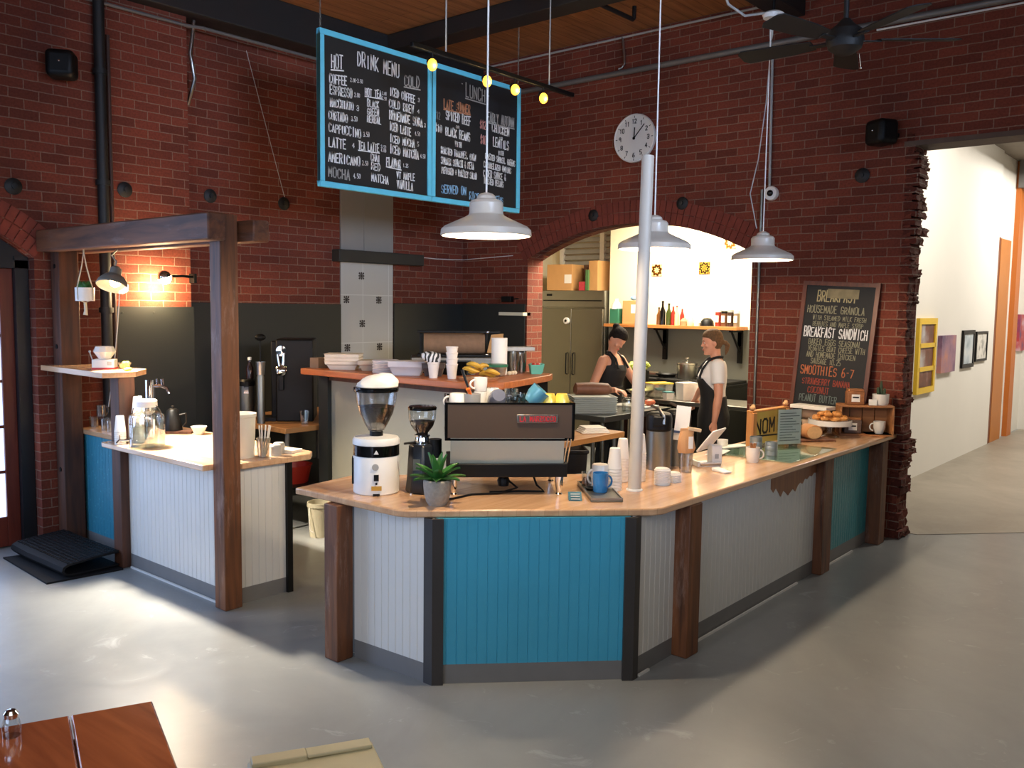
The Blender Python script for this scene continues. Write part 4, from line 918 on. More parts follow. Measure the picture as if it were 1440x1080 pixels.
# ---- big white grinder with a cloth on its hopper
t = thing('coffee_grinder', 'large white round coffee grinder with clear hopper of dark grounds', 'coffee grinder', (3.15, 3.635, CT), CAM)
MB().lathe([(0.118, 0.0), (0.124, 0.006), (0.124, 0.20), (0.121, 0.205)], 40).build('body', M_whiteplastic, t)
MB().lathe([(0.121, 0.205), (0.1245, 0.206), (0.1245, 0.262), (0.121, 0.263)], 40).build('black_band', M_blackgloss, t)
MB().lathe([(0.121, 0.263), (0.127, 0.266), (0.127, 0.288), (0.118, 0.302), (0.05, 0.308), (0.001, 0.308)], 40).build('lid_ring', M_whiteplastic, t)
m = MB(); m.box(-0.13, -0.118, -0.03, 0.04, 0.05, 0.19); m.build('side_handle', M_black, t)
m = MB(); m.rings([[Vector((x, y, z)) for x, z in ((-0.013, 0.224), (0.013, 0.224), (0, 0.246))] for y in (-0.128, -0.12)]); m.build('logo', M_whiteplastic, t)
m = MB(); m.lathe([(0.018, 0), (0.018, 0.006)], 18, M=Matrix.Translation((-0.005, -0.1215, 0.155)) @ Matrix.Rotation(R(90), 4, 'X')); m.build('badge', M_grey, t)
m = MB(); m.box(-0.013, 0.013, -0.130, -0.118, 0.082, 0.115); m.lathe([(0.006, 0), (0.006, 0.008)], 10, M=Matrix.Translation((0.0, -0.122, 0.067)) @ Matrix.Rotation(R(90), 4, 'X')); m.box(-0.018, 0.018, -0.130, -0.115, 0.0, 0.012); m.build('switch', M_black, t)
m = MB(); m.box(-0.026, 0.028, -0.128, -0.12, 0.03, 0.053); m.build('rating_plate', plain('gold_plate', (196, 150, 60), 0.4), t)
MB().lathe([(0.036, 0.308), (0.036, 0.335), (0.045, 0.34)], 24, caps=(False, False)).build('hopper_neck', M_black, t)
MB().lathe([(0.040, 0.335), (0.062, 0.372), (0.09, 0.43), (0.106, 0.49), (0.112, 0.535), (0.114, 0.55)], 32, caps=(False, False)).build('hopper', M_clearplastic, t)
MB().lathe([(0.001, 0.336), (0.038, 0.338), (0.060, 0.374), (0.087, 0.43), (0.097, 0.468), (0.05, 0.475), (0.001, 0.47)], 32).build('coffee', M_coffee, t)
MB().lathe([(0.001, 0.548), (0.118, 0.548), (0.121, 0.553), (0.121, 0.57), (0.117, 0.574), (0.001, 0.574)], 32).build('hopper_lid', M_blackgloss, t)
# folded white cloth on top
m = MB(); n_ = 20; rs = []
rc = random.Random(4)
for j in range(9):
    k = j/8; ring = []
    for i in range(28):
        a_ = 2*math.pi*i/28
        rr = 0.10*math.cos(k*math.pi/2*0.98)**0.7*(1+0.07*math.sin(3*a_+1)+0.05*math.sin(5*a_+0.7*j)+0.03*rc.random())
        zz = 0.066*math.sin(k*math.pi/2)*(1+0.30*math.cos(a_-0.2)*(1-k*0.7))+0.007*math.sin(5*a_+1.3*j)*(1-k) if j else 0.0
        ring.append(Vector((rr*1.08*math.cos(a_)+0.014*k, rr*0.85*math.sin(a_), max(zz, 0))))
    rs.append(ring)
m.rings(rs)
tag(m.build('folded_cloth', plain('white_cloth', (236, 230, 220), 0.85, var=0.02)), 'crumpled white cloth lying on the lid of the large white grinder', 'cloth').matrix_world = xf((3.15, 3.635, CT+0.575), CAM)
# ---- black grinder
t = thing('coffee_grinder', 'small black espresso grinder with round clear hopper of beans behind the potted plant', 'coffee grinder', (3.325, 3.46, CT), CAM)
m = MB(); m.loft([((0, 0, 0), 0.085, 0.10), ((0, 0, 0.012), 0.09, 0.105), ((0, 0.0, 0.08), 0.082, 0.10), ((0, 0.01, 0.25), 0.072, 0.095), ((0, 0.01, 0.265), 0.062, 0.085)], 8)
m.build('body', plain('grinder_black', (26, 30, 36), 0.3), t, bevel=0.008, angle=30)
MB().box(-0.052, 0.012, -0.096, -0.088, 0.125, 0.185, Matrix.Rotation(R(-4), 4, 'X')).build('spec_plate', M_steel, t)
MB().lathe([(0.052, 0.262), (0.052, 0.275), (0.04, 0.28), (0.036, 0.30), (0.042, 0.305), (0.042, 0.312)], 24, caps=(False, False)).build('collar', M_chrome, t)
MB().cyl((0.07, -0.01, 0.19), (0.07, -0.01, 0.29), 0.036, n=20).build('doser', M_black, t)
MB().cyl((-0.04, -0.06, 0.28), (-0.10, -0.08, 0.276), 0.006, n=8).build('adjust_lever', M_black, t)
MB().lathe([(0.026, 0.305), (0.034, 0.325), (0.060, 0.36), (0.073, 0.40), (0.076, 0.445), (0.075, 0.452)], 28, caps=(False, False)).build('hopper', M_glass, t)
MB().lathe([(0.001, 0.307), (0.025, 0.308), (0.033, 0.326), (0.058, 0.36), (0.067, 0.387), (0.03, 0.392), (0.001, 0.388)], 28).build('beans', M_coffee, t)
MB().lathe([(0.001, 0.45), (0.077, 0.45), (0.079, 0.462), (0.07, 0.47), (0.001, 0.471)], 28).build('hopper_lid', M_blackgloss, t)
m = MB()
for sx in (-1, 1):
    for sy in (-1, 1): m.cyl((sx*0.06, sy*0.07, -0.001), (sx*0.06, sy*0.07, 0.006), 0.012, n=10)
m.build('foot', M_chrome, t)
# ---- succulent
t = thing('potted_succulent', 'green succulent in a grey textured pot beside the black grinder', 'potted plant', (3.15, 3.165, CT))
M_pot = plain('grey_stone_pot', (158, 150, 138), 0.7, var=0.14, scale=60, bump=0.5)
MB().lathe([(0.001, 0), (0.045, 0), (0.058, 0.02), (0.068, 0.06), (0.072, 0.10), (0.072, 0.125), (0.066, 0.132), (0.062, 0.128), (0.060, 0.115), (0.001, 0.115)], 32).build('pot', M_pot, t)
MB().lathe([(0.001, 0.112), (0.061, 0.116)], 20).build('soil', M_coffee, t)
for ring_, (n_, ln, el, wd) in enumerate(((7, 0.15, 32, 0.050), (6, 0.155, 55, 0.054), (4, 0.16, 76, 0.046))):
    for k in range(n_):
        az = 2*math.pi*(k+0.5*ring_)/n_+0.3; m = MB(); rs = []
        for j in range(9):
            s_ = j/8; r_ = ln*s_; ee = R(el)-R(22)*s_*(1 if ring_ < 2 else 0.3)
            c = Vector((r_*math.cos(ee)*math.cos(az), r_*math.cos(ee)*math.sin(az), 0.115+r_*math.sin(ee)))
            sd = Vector((-math.sin(az), math.cos(az), 0)); nn = Vector((-math.sin(ee)*math.cos(az), -math.sin(ee)*math.sin(az), math.cos(ee)))
            wv = wd*(math.sin(math.pi*(0.22+0.78*s_))**0.8 if s_ < 1 else 0.02); th = 0.010*(1-s_*0.8)
            rs.append([c+sd*wv*0.5*math.cos(q)+nn*(th*math.sin(q)+0.008*math.cos(q)**2) for q in [2*math.pi*i/10 for i in range(10)]])
        m.rings(rs).build('leaf', M_green, t)
# ---- espresso machine (its back faces the room)
EM = (3.545, 3.02, CT); ER = R(-45)
t = thing('espresso_machine', 'wide steel espresso machine with a lettered badge and cups on its top', 'espresso machine', EM, ER)
W2 = 0.345
M_mirror = plain('dark_steel_panel', (118, 98, 84), 0.3, 0.7, var=0.02, scale=2)
m = MB(); m.box(-W2+0.015, W2-0.015, 0.0, 0.012, 0.318, 0.498); m.build('back_panel', M_mirror, t)
m = MB(); m.box(-W2, -W2+0.015, -0.004, 0.50, 0.31, 0.505); m.box(W2-0.015, W2, -0.004, 0.50, 0.31, 0.505); m.box(-W2, W2, -0.004, 0.016, 0.496, 0.505); m.box(-W2, W2, 0.485, 0.50, 0.31, 0.505); m.box(-W2, W2, 0.016, 0.485, 0.30, 0.318)
m.build('upper_frame', M_blackgloss, t, bevel=0.002)
MB().box(-W2+0.015, W2-0.015, 0.012, 0.485, 0.455, 0.462).build('cup_tray', M_steel, t)
m = MB(); m.rings([[Vector((x, y, z)) for y, z in ((0.055, 0.172), (0.068, 0.172), (0.028, 0.315), (0.015, 0.315))] for x in (-W2+0.03, W2-0.05)])
m.build('splash_panel', plain('grey_back_panel', (176, 178, 164), 0.3, 0.1, var=0.02), t)
m = MB(); m.box(-W2+0.01, W2-0.03, 0.03, 0.46, 0.10, 0.172); m.build('drip_base', M_black, t, bevel=0.004)
m = MB(); m.box(-W2+0.04, W2-0.06, 0.10, 0.44, 0.17, 0.31); m.build('boiler_housing', M_black, t)
m = MB()
for x in (W2-0.045, W2-0.028): m.tube([(x, 0.05, 0.175), (x+0.012, 0.01, 0.315)], 0.005, 8)
m.build('edge_rail', M_chrome, t)
for x in (-W2+0.05, W2-0.07):
    for y in (0.06, 0.42):
        MB().lathe([(0.018, 0.0), (0.02, 0.004), (0.013, 0.012), (0.020, 0.05), (0.024, 0.10)], 18, at=(x, y, 0)).build('leg', M_chrome, t)
m = MB(); m.box(0.035, 0.255, -0.010, -0.001, 0.398, 0.444); bd = m.build('badge', plain('badge_plate', (150, 142, 134), 0.25, 0.8), t, bevel=0.002)
m = MB(); write(m, lambda u, v, th: Vector((0.05+u, -0.0102-th, 0.408+v)), 'LA MARZOCCO', 0, 0, 0.195, 0, 0.026, 0.0045)
m.build('lettering', plain('red_letters', (196, 38, 48), 0.4), bd)
m = MB(); m.lathe([(0.03, 0.0), (0.035, 0.03), (0.026, 0.05)], 16, at=(-0.02, 0.16, 0.03)); m.cyl((-0.02, 0.16, 0.03), (-0.02, 0.16, 0.1), 0.02); m.build('drain_cup', M_black, t)
m = MB()
m.tube([(-0.05, 0.2, 0.10), (0.05, 0.1, 0.03), (-0.05, 0.06, 0.008), (-0.2, 0.04, 0.006), (-0.30, -0.06, 0.006), (-0.38, -0.09, 0.006)], 0.006, 8)
m.tube([(0.14, 0.2, 0.10), (0.16, 0.12, 0.04), (0.2, 0.1, 0.008), (0.06, 0.12, 0.006), (-0.1, 0.1, 0.006)], 0.006, 8)
m.build('power_cable', M_black, t)
# cups on the machine
EMm = xf(EM, ER); Z0 = 0.4625
def put(x, y, z=Z0): return EMm @ Vector((x, y, z))
def mug(name, label, cat, loc, rz, prof, mat, hr=(0.0, 0.0, 0.0), tilt=None, hs=1.0, group=None, flip=False):
    t = thing(name, label, cat, loc, rz, group)
    M = Matrix.Identity(4)
    H_ = max(z for r_, z in prof)
    if flip: M = Matrix.Translation((0, 0, H_)) @ Matrix.Rotation(R(180), 4, 'X')
    if tilt: M = Matrix.Translation((0, 0, tilt[2])) @ Matrix.Rotation(R(tilt[0]), 4, 'X') @ Matrix.Rotation(R(tilt[1]), 4, 'Y') @ M
    MB().lathe(prof, 28, M=M).build('body', mat, t)
    rm = max(r_ for r_, z in prof)
    pts = [M @ Vector((rm*0.94+0.028*hs*math.sin(a_), 0, H_*0.52+H_*0.30*math.cos(a_))) for a_ in [math.pi*k/8 for k in range(9)]]
    MB().tube(pts, 0.0055*hs, 8).build('handle', mat, t)
    return t
def mugprof(r, h, taper=0.86, th=0.004):
    return [(0.001, 0.0), (r*taper*0.92, 0.0), (r*taper, 0.006), (r*0.985, h*0.5), (r, h), (r-th, h), (r*0.985-th, h*0.5), (r*taper-th, 0.012), (0.001, 0.010)]
M_greymug = plain('grey_stoneware', (150, 146, 140), 0.3, coat=0.3); M_blue = plain('blue_glaze', (84, 142, 164), 0.2, coat=0.5); M_bluemug = plain('bright_blue', (46, 122, 180), 0.25, coat=0.4)
M_yel = plain('yellow_glaze', (232, 206, 84), 0.25, coat=0.4); M_slateblue = plain('slate_blue_glaze', (96, 100, 116), 0.2, coat=0.5)
mug('mug', 'white mug upside down at the left end of the espresso machine top', 'mug', put(-0.275, 0.09), 2.4, mugprof(0.052, 0.085), M_ceramic, flip=True)
mug('cup', 'grey metal cup standing on the machine top holding an orange handled tool', 'cup', put(-0.20, 0.06), 2.0, mugprof(0.045, 0.085, 0.95), M_greymug)
m = MB(); m.tube([(0, 0, 0.02), (-0.02, 0.01, 0.10), (-0.055, 0.02, 0.20)], [0.006, 0.006, 0.009], 8)
t = thing('bar_spoon', 'black handled tool leaning in the grey metal cup', 'utensil', put(-0.20, 0.06, Z0+0.012), ER); m.build('handle', M_black, t)
t = thing('spatula', 'orange handled tool sticking out of the grey metal cup', 'utensil', put(-0.195, 0.055, Z0+0.014), ER)
MB().tube([(0.0, 0.012, 0.0), (-0.012, -0.008, 0.06), (-0.03, -0.03, 0.10)], [0.005, 0.008, 0.011], 8).build('handle', plain('orange_plastic', (236, 106, 36), 0.35), t)
mug('cup', 'small white cup standing low between the grey metal cup and the pale bowl shaped cup', 'cup', put(-0.15, 0.20), 0.6, mugprof(0.036, 0.085), M_ceramic)
mug('cup', 'white cup stacked on top of the small white cup', 'cup', put(-0.15, 0.20, Z0+0.086), 2.8, mugprof(0.038, 0.075), M_ceramic)
mug('mug', 'pale grey rounded mug upside down in the second row of the machine top', 'mug', put(-0.085, 0.24), 0.5, mugprof(0.066, 0.10, 0.62), plain('pale_glaze', (190, 188, 182), 0.2, coat=0.5), flip=True)
mug('mug', 'slate blue mug tipped over with its pale foot facing the room', 'mug', put(-0.055, 0.09), -0.5, mugprof(0.052, 0.09, 0.72), M_slateblue, tilt=(-118, 10, 0.075))
for k, (x, y, z, lab) in enumerate(((0.025, 0.10, 0, 'clear tumbler on the machine top nearest the slate blue mug'), (0.06, 0.16, 0, 'clear tumbler on the machine top right beside the teal mug'), (0.02, 0.20, 0, 'taller clear tumbler at the back between slate and teal mugs'))):
    o = MB().lathe([(0.001, 0), (0.03, 0), (0.036, 0.004), (0.038, 0.06+0.02*k), (0.036, 0.06+0.02*k), (0.033, 0.008), (0.001, 0.007)], 20).build('tumbler', M_glass)
    tag(o, lab, 'glass', 'glasses on the machine'); o.location = put(x, y)
mug('mug', 'glossy teal mug tipped on its side on the machine top', 'mug', put(0.115, 0.10), 0.2, mugprof(0.055, 0.095, 0.75), M_blue, tilt=(38, 16, 0.035), hs=1.1)
mug('mug', 'small teal mug lying beside the larger teal mug', 'mug', put(0.165, 0.20), -0.9, mugprof(0.03, 0.06, 0.8), M_blue, tilt=(70, 0, 0.03), hs=0.8)
for k, (x, y) in enumerate(((0.218, 0.10), (0.288, 0.10))):
    mug('cup', ('yellow fluted cup upside down, left of two at the machine edge', 'yellow fluted cup upside down at the right end of the machine top')[k], 'cup', put(x, y), 0.5+2*k, [(r_*(1.0), z) for r_, z in mugprof(0.044, 0.084, 0.7)], M_yel, flip=True)
# ---- card, metal tray, mugs on it
t = thing('card_stand', 'small teal card on the counter edge right of the espresso machine', 'card', (3.735, 2.725, CT), R(-48))
m = MB(); m.rings([[Vector((x, y, z)) for y, z in ((-0.03, 0.0), (0.028, 0.0), (0.028, 0.036), (0.022, 0.038), (-0.03, 0.004))] for x in (-0.035, 0.035)]); m.build('card', plain('teal_card', (38, 98, 116), 0.4), t)
m = MB()
for z in (0.010, 0.02, 0.03): m.box(-0.024, 0.024, -0.0105-(0.02-z)*1.5-0.012, -0.0095-(0.02-z)*1.5-0.008, z, z+0.003)
m.build('print', M_paper, t)
t = thing('drip_tray', 'long stainless drip tray on the counter corner', 'tray', (3.80, 2.565, CT), R(-45))
m = MB(); m.box(-0.085, 0.085, 0, 0.46, 0, 0.014); m.build('tray', M_steel_dull, t, bevel=0.003)
m = MB(); m.box(-0.085, 0.085, 0, 0.006, 0.014, 0.022); m.box(-0.085, 0.085, 0.454, 0.46, 0.014, 0.022); m.box(-0.085, -0.079, 0.006, 0.454, 0.014, 0.022); m.box(0.079, 0.085, 0.006, 0.454, 0.014, 0.022); m.build('rim', M_steel, t)
Mtr = xf((3.80, 2.565, CT), R(-45))
mug('mug', 'bright blue mug standing on the stainless drip tray', 'mug', Mtr @ Vector((0.0, 0.20, 0.0145)), R(-30), mugprof(0.043, 0.105, 0.93), M_bluemug)
mug('mug', 'cream mug upside down behind the bright blue mug', 'mug', Mtr @ Vector((0.02, 0.32, 0.0145)), R(150), mugprof(0.052, 0.13, 0.9), M_ceramic, flip=True)
t = thing('glass_cup', 'small clear glass behind the blue mug on the tray', 'glass', Mtr @ Vector((-0.05, 0.36, 0.0145)))
MB().lathe([(0.001, 0), (0.026, 0), (0.03, 0.08), (0.028, 0.08), (0.024, 0.006), (0.001, 0.005)], 18).build('body', M_glass, t)
t = thing('black_dish', 'small black dish at the far left of the drip tray', 'dish', Mtr @ Vector((-0.045, 0.25, 0.0145)))
MB().lathe([(0.001, 0), (0.02, 0), (0.032, 0.012), (0.030, 0.014), (0.001, 0.006)], 18).build('body', M_black, t)
# ---- paper cups and lids, every one its own object
def nested(n, loc, name, label, cat, group, prof, mat, step):
    first = MB().lathe(prof, 22).build(name, mat); tag(first, label, cat, group); first.location = loc
    for k in range(1, n):
        c = first.copy(); C.objects.link(c); c.location = (loc[0], loc[1], loc[2]+step*k)
PCUP = [(0.046, 0.0), (0.048, 0.004), (0.046, 0.009), (0.033, 0.112), (0.030, 0.118), (0.001, 0.116), (0.001, 0.114), (0.029, 0.112), (0.043, 0.006), (0.044, 0.0)]
nested(8, (4.09, 2.715, CT), 'paper_cup', 'white paper cup nested in the stack left of the white pole', 'cup', 'paper cups left of the pole', [(r_*0.9, z) for r_, z in PCUP], M_papercup, 0.017)
nested(11, (4.42, 2.76, CT), 'paper_cup', 'white paper cup nested in the tall stack right of the white pole', 'cup', 'paper cups right of the pole', [(r_*0.82, z) for r_, z in PCUP], M_papercup, 0.016)
nested(9, (4.33, 2.82, CT), 'paper_cup', 'white paper cup in the rear stack directly behind the white pole', 'cup', 'paper cups behind the pole', [(r_*0.82, z) for r_, z in PCUP], M_papercup, 0.017)
PLID = [(0.047, 0.0), (0.048, 0.006), (0.043, 0.010), (0.040, 0.016), (0.001, 0.016), (0.001, 0.013), (0.036, 0.013), (0.040, 0.008), (0.044, 0.0)]
nested(9, (4.42, 2.605, CT), 'cup_cover', 'white plastic cup lid in the taller lid stack right of the pole', 'lid', 'cup lids in the taller stack', PLID, M_whiteplastic, 0.0098)
nested(5, (4.535, 2.60, CT), 'cup_cover', 'white plastic cup lid in the shorter lid stack beside the taller one', 'lid', 'cup lids in the shorter stack', PLID, M_whiteplastic, 0.0098)
t = thing('wood_jar', 'small dark wooden tub left of the paper cup stacks', 'jar', (4.06, 2.86, CT)); MB().lathe([(0.001, 0), (0.04, 0), (0.043, 0.02), (0.04, 0.055), (0.034, 0.055), (0.034, 0.01), (0.001, 0.01)], 18).build('body', M_timber, t)
# ---- airpots, bags
def airpot(loc, rz, label):
    t = thing('airpot', label, 'coffee dispenser', loc, rz, 'steel airpots on the counter')
    MB().lathe([(0.001, 0), (0.076, 0), (0.078, 0.015), (0.078, 0.245), (0.074, 0.25)], 30).build('body', M_steel_dull, t)
    MB().lathe([(0.076, 0.248), (0.082, 0.252), (0.083, 0.32), (0.078, 0.35), (0.06, 0.362), (0.001, 0.365)], 30).box(-0.035, 0.035, -0.115, -0.05, 0.285, 0.345).build('pump_head', M_black, t, bevel=0.006)
    MB().tube([(-0.05, 0.02, 0.40), (0.0, -0.05, 0.385), (0.03, -0.10, 0.35), (0.032, -0.115, 0.30)], 0.009, 8).build('lever', M_steel, t)
    return t
airpot((4.83, 2.88, CT), R(-60), 'steel airpot with black pump head beside the white pole')
t2 = airpot((5.05, 2.87, CT), R(-60), 'steel airpot with a hanging paper tag beside the card stand')
MB().box(-0.045, 0.045, -0.128, -0.124, 0.18, 0.40, Matrix.Rotation(R(5), 4, 'Y')).build('paper_tag', M_paper, t2)
MB().box(-0.045, 0.045, -0.131, -0.128, 0.225, 0.24, Matrix.Rotation(R(5), 4, 'Y')).build('tag_stripe', plain('blue_print', (70, 90, 130), 0.6), t2)
t = thing('coffee_bag', 'folded brown paper coffee bag on a clear cup in front of the airpots', 'bag', (4.86, 2.70, CT), CAM)
MB().lathe([(0.001, 0), (0.038, 0), (0.046, 0.12), (0.044, 0.12), (0.036, 0.005), (0.001, 0.004)], 20).build('clear_cup', M_clearplastic, t)
m = MB(); m.loft([((0, 0, 0.122), 0.05, 0.035), ((0.002, 0, 0.15), 0.06, 0.042), ((-0.002, 0, 0.20), 0.052, 0.036), ((0.0, 0, 0.235), 0.046, 0.028), ((0.004, 0, 0.26), 0.046, 0.016), ((0.0, -0.006, 0.275), 0.042, 0.008)], 10)
m.build('bag', M_kraft, t, angle=20)
MB().cbox((0.015, -0.04, 0.19), (0.03, 0.004, 0.075), R(8)).build('label', M_paper, t)
MB().box(-0.042, 0.042, -0.02, 0.006, 0.262, 0.282, Matrix.Rotation(R(10), 4, 'Y')).build('folded_top', plain('pale_kraft', (214, 186, 146), 0.8), t)
# ---- tablet stand, reader
t = thing('card_terminal', 'white tablet point of sale stand on the counter seen from behind', 'tablet stand', (5.17, 2.70, CT), R(-38))
m = MB(); m.box(-0.085, 0.06, -0.05, 0.12, 0, 0.012); m.box(-0.085, 0.06, -0.05, -0.02, 0.012, 0.03); m.box(-0.10, -0.085, -0.05, 0.12, 0, 0.035); m.build('base', M_whiteplastic, t, bevel=0.004)
m = MB(); m.box(0.005, 0.075, -0.03, 0.05, 0.012, 0.135); m.build('stem', M_whiteplastic, t, bevel=0.006)
m = MB(); m.box(0.024, 0.05, -0.0315, -0.03, 0.05, 0.08); m.build('logo', M_grey, t)
Mtb = Matrix.Translation((0.0, 0.0, 0.165)) @ Matrix.Rotation(R(45), 4, 'Z') @ Matrix.Rotation(R(38), 4, 'X')
m = MB(); m.box(-0.10, 0.13, -0.006, 0.006, -0.085, 0.095, Mtb); m.build('tablet', M_whiteplastic, t, bevel=0.005)
m = MB(); m.box(-0.09, 0.12, 0.006, 0.0075, -0.075, 0.085, Mtb); m.build('screen', M_blackgloss, t)
t = thing('card_reader', 'small white card reader lying in front of the tablet stand', 'card reader', (5.02, 2.535, CT), R(-20))
m = MB(); m.rings([[Vector((x, y, z)) for y, z in ((-0.06, 0), (0.06, 0), (0.06, 0.022), (-0.06, 0.010))] for x in (-0.03, 0.03)]); m.build('body', M_whiteplastic, t, bevel=0.005)
# ---- mug, tins, NOM board, menu holder
mug('mug', 'white mug at the front counter edge left of the glass sheet', 'mug', (5.50, 2.555, CT), R(-52), mugprof(0.046, 0.10, 0.84), M_ceramic)
m = MB()
for k in range(7): m.tube([(0.0, 0.0, 0.02), (0.02*math.cos(k*0.9), 0.02*math.sin(k*0.9), 0.125)], 0.004, 6)
o = m.build('wooden_stirrers', M_crate); tag(o, 'bundle of wooden stirrers standing in the white mug', 'stirrers', kind='stuff'); o.location = (5.50, 2.555, CT+0.002)
for k, (x, y, h_) in enumerate(((5.77, 2.66, 0.12), (5.80, 2.56, 0.09))):
    t = thing('tin_canister', ('taller ribbed metal canister left of the acrylic menu', 'shorter metal canister in front of the taller one')[k], 'canister', (x, y, CT+0.0125))
    MB().lathe([(0.001, 0), (0.042, 0), (0.043, h_*0.3), (0.041, h_*0.33), (0.043, h_*0.36), (0.043, h_*0.7), (0.041, h_*0.73), (0.043, h_*0.76), (0.042, h_), (0.039, h_), (0.038, 0.01), (0.001, 0.008)], 24).build('body', plain('tin_grey%d' % k, (150, 152, 146), 0.35, 0.5), t)
t = thing('sign_board', 'yellow wooden sandwich sign lettered NOM standing on the counter', 'sign', (6.02, 2.80, CT+0.013), R(-5))
m = MB(); m.box(-0.05, 0.0, -0.03, 0.03, 0, 0.255); m.box(0.44, 0.48, -0.03, 0.03, 0, 0.255); m.box(-0.05, 0.48, -0.02, 0.03, 0.255, 0.27); m.build('frame', wood('sign_wood', (206, 140, 66), (176, 110, 48), 'Z'), t, bevel=0.004)
MB().box(0.0, 0.44, -0.012, 0.006, 0.02, 0.255).build('panel', plain('sign_yellow', (196, 160, 70), 0.6, var=0.05), t)
m = MB(); Pn = lambda u, v, th: Vector((u, -0.0125-th, v))
write(m, Pn, 'NOM', 0.005, 0.095, 0.30, 0.10, 0.10, 0.017); stroke(m, Pn, [(0.0, 0.07), (0.02, 0.08), (0.38, 0.065)], 0.012)
m.build('lettering', M_black, t)
for k, (x, y) in enumerate(((-0.02, 0.0), (0.46, 0.0))):
    t_ = MB(); t_.ball((0, 0, 0.018), (0.028, 0.022, 0.018), 10, 6).ball((0.02, 0.005, 0.03), (0.018, 0.016, 0.014), 10, 6)
    o = t_.build('dried_posy', M_kraft); tag(o, ('pale dried flower lump on the left post of the NOM sign', 'pale dried flower lump on the right post of the NOM sign')[k], 'ornament'); o.location = xf((6.02, 2.80, CT+0.013), R(-5)) @ Vector((x, y, 0.27))
t = thing('menu_holder', 'clear acrylic menu stand with a printed sheet on the glass', 'menu stand', (6.24, 2.62, CT+0.0125), R(-30))
MB().box(-0.11, 0.11, -0.003, 0.003, 0.012, 0.285).box(-0.11, 0.11, -0.05, 0.05, 0, 0.012).build('acrylic', glass('acrylic', (0.92, 0.95, 0.93), 0.08), t)
MB().box(-0.10, 0.10, -0.0012, 0.0012, 0.02, 0.275).build('menu_sheet', plain('menu_sheet', (196, 200, 192), 0.7, var=0.02), t)
m = MB()
for k in range(11): m.box(-0.085, 0.085-(k % 3)*0.03, -0.0022, -0.0012, 0.045+k*0.02, 0.050+k*0.02)
m.build('print', plain('menu_print', (90, 94, 90), 0.8), t)
# papers on the inner side of the counter
for k, (x, y, rz, lab) in enumerate(((5.62, 2.93, 0.2, 'loose white menu sheet on the counter behind the white mug'), (5.95, 2.99, -0.3, 'second menu sheet overlapping under the NOM sign'))):
    o = MB().box(-0.14, 0.14, -0.05, 0.05, 0, 0.002+0.002*k).build('menu_sheet', plain('sheet%d' % k, (206, 208, 200), 0.7)); tag(o, lab, 'paper'); o.matrix_world = xf((x, y-0.06, CT+0.0125), rz)
mug('cup', 'small white cup behind the NOM sign post', 'cup', (5.92, 2.99, CT), 0.4, mugprof(0.04, 0.06), M_ceramic)
# bread on a board
t = thing('bread_board', 'dark wooden board under a cut round loaf', 'cutting board', (6.74, 2.66, CT), R(-38)); MB().box(-0.19, 0.17, -0.09, 0.09, 0.0, 0.018).build('board', M_timber_y, t, bevel=0.004)
t = thing('bread_loaf', 'round cut bread loaf on a dark wooden board', 'bread', (6.74, 2.66, CT+0.018), R(-38))
m = MB(); m.rings([[Vector((0.075*(1.0 if 0 < j < 4 else 0.9)*math.cos(a_), y, max(0, 0.052+0.058*(1.0 if 0 < j < 4 else 0.9)*math.sin(a_)))) for a_ in [2*math.pi*i/20 for i in range(20)]] for j, y in enumerate((-0.06, -0.05, 0.0, 0.06, 0.075))])
m.build('crust', plain('bread_crust', (176, 124, 78), 0.8, var=0.15, scale=20, bump=0.3), t)
m = MB(); m.rings([[Vector((0.062*math.cos(a_), y, max(0.004, 0.052+0.048*math.sin(a_)))) for a_ in [2*math.pi*i/20 for i in range(20)]] for y in (-0.0625, -0.06)]); m.build('crumb', plain('bread_crumb', (220, 182, 130), 0.9, var=0.08, scale=60), t)
# cake stand with pastries
t = thing('cake_stand', 'white footed cake stand piled with golden pastries', 'cake stand', (7.06, 2.63, CT))
MB().lathe([(0.001, 0), (0.075, 0), (0.07, 0.008), (0.02, 0.03), (0.018, 0.115), (0.05, 0.125), (0.155, 0.13), (0.165, 0.145), (0.16, 0.148), (0.15, 0.138), (0.001, 0.136)], 32).build('stand', glass('frosted_glass', (0.86, 0.86, 0.82), 0.2, 0.2), t)
MB().lathe([(0.16, 0.14), (0.168, 0.14), (0.17, 0.10), (0.168, 0.10), (0.16, 0.136)], 32, caps=(False, False)).build('rim', M_ceramic, t)
rp_ = random.Random(11); M_pastry = plain('golden_pastry', (208, 140, 68), 0.6, var=0.2, scale=25, bump=0.3)
k = 0
for ring_, (n_, rr, zz) in enumerate(((8, 0.11, 0.139), (4, 0.045, 0.139), (5, 0.065, 0.172))):
    for i in range(n_):
        a_ = 2*math.pi*i/n_+ring_*0.4; o = MB().lathe([(0.001, 0), (0.03, 0), (0.036, 0.012), (0.03, 0.028), (0.001, 0.034)], 14).build('pastry', M_pastry)
        tag(o, 'golden pastry piled on the white footed cake stand', 'pastry', 'pastries on the cake stand'); o.location = (7.06+rr*math.cos(a_), 2.63+rr*math.sin(a_), CT+zz); o.rotation_euler = (rp_.uniform(-.2, .2), rp_.uniform(-.2, .2), 0)
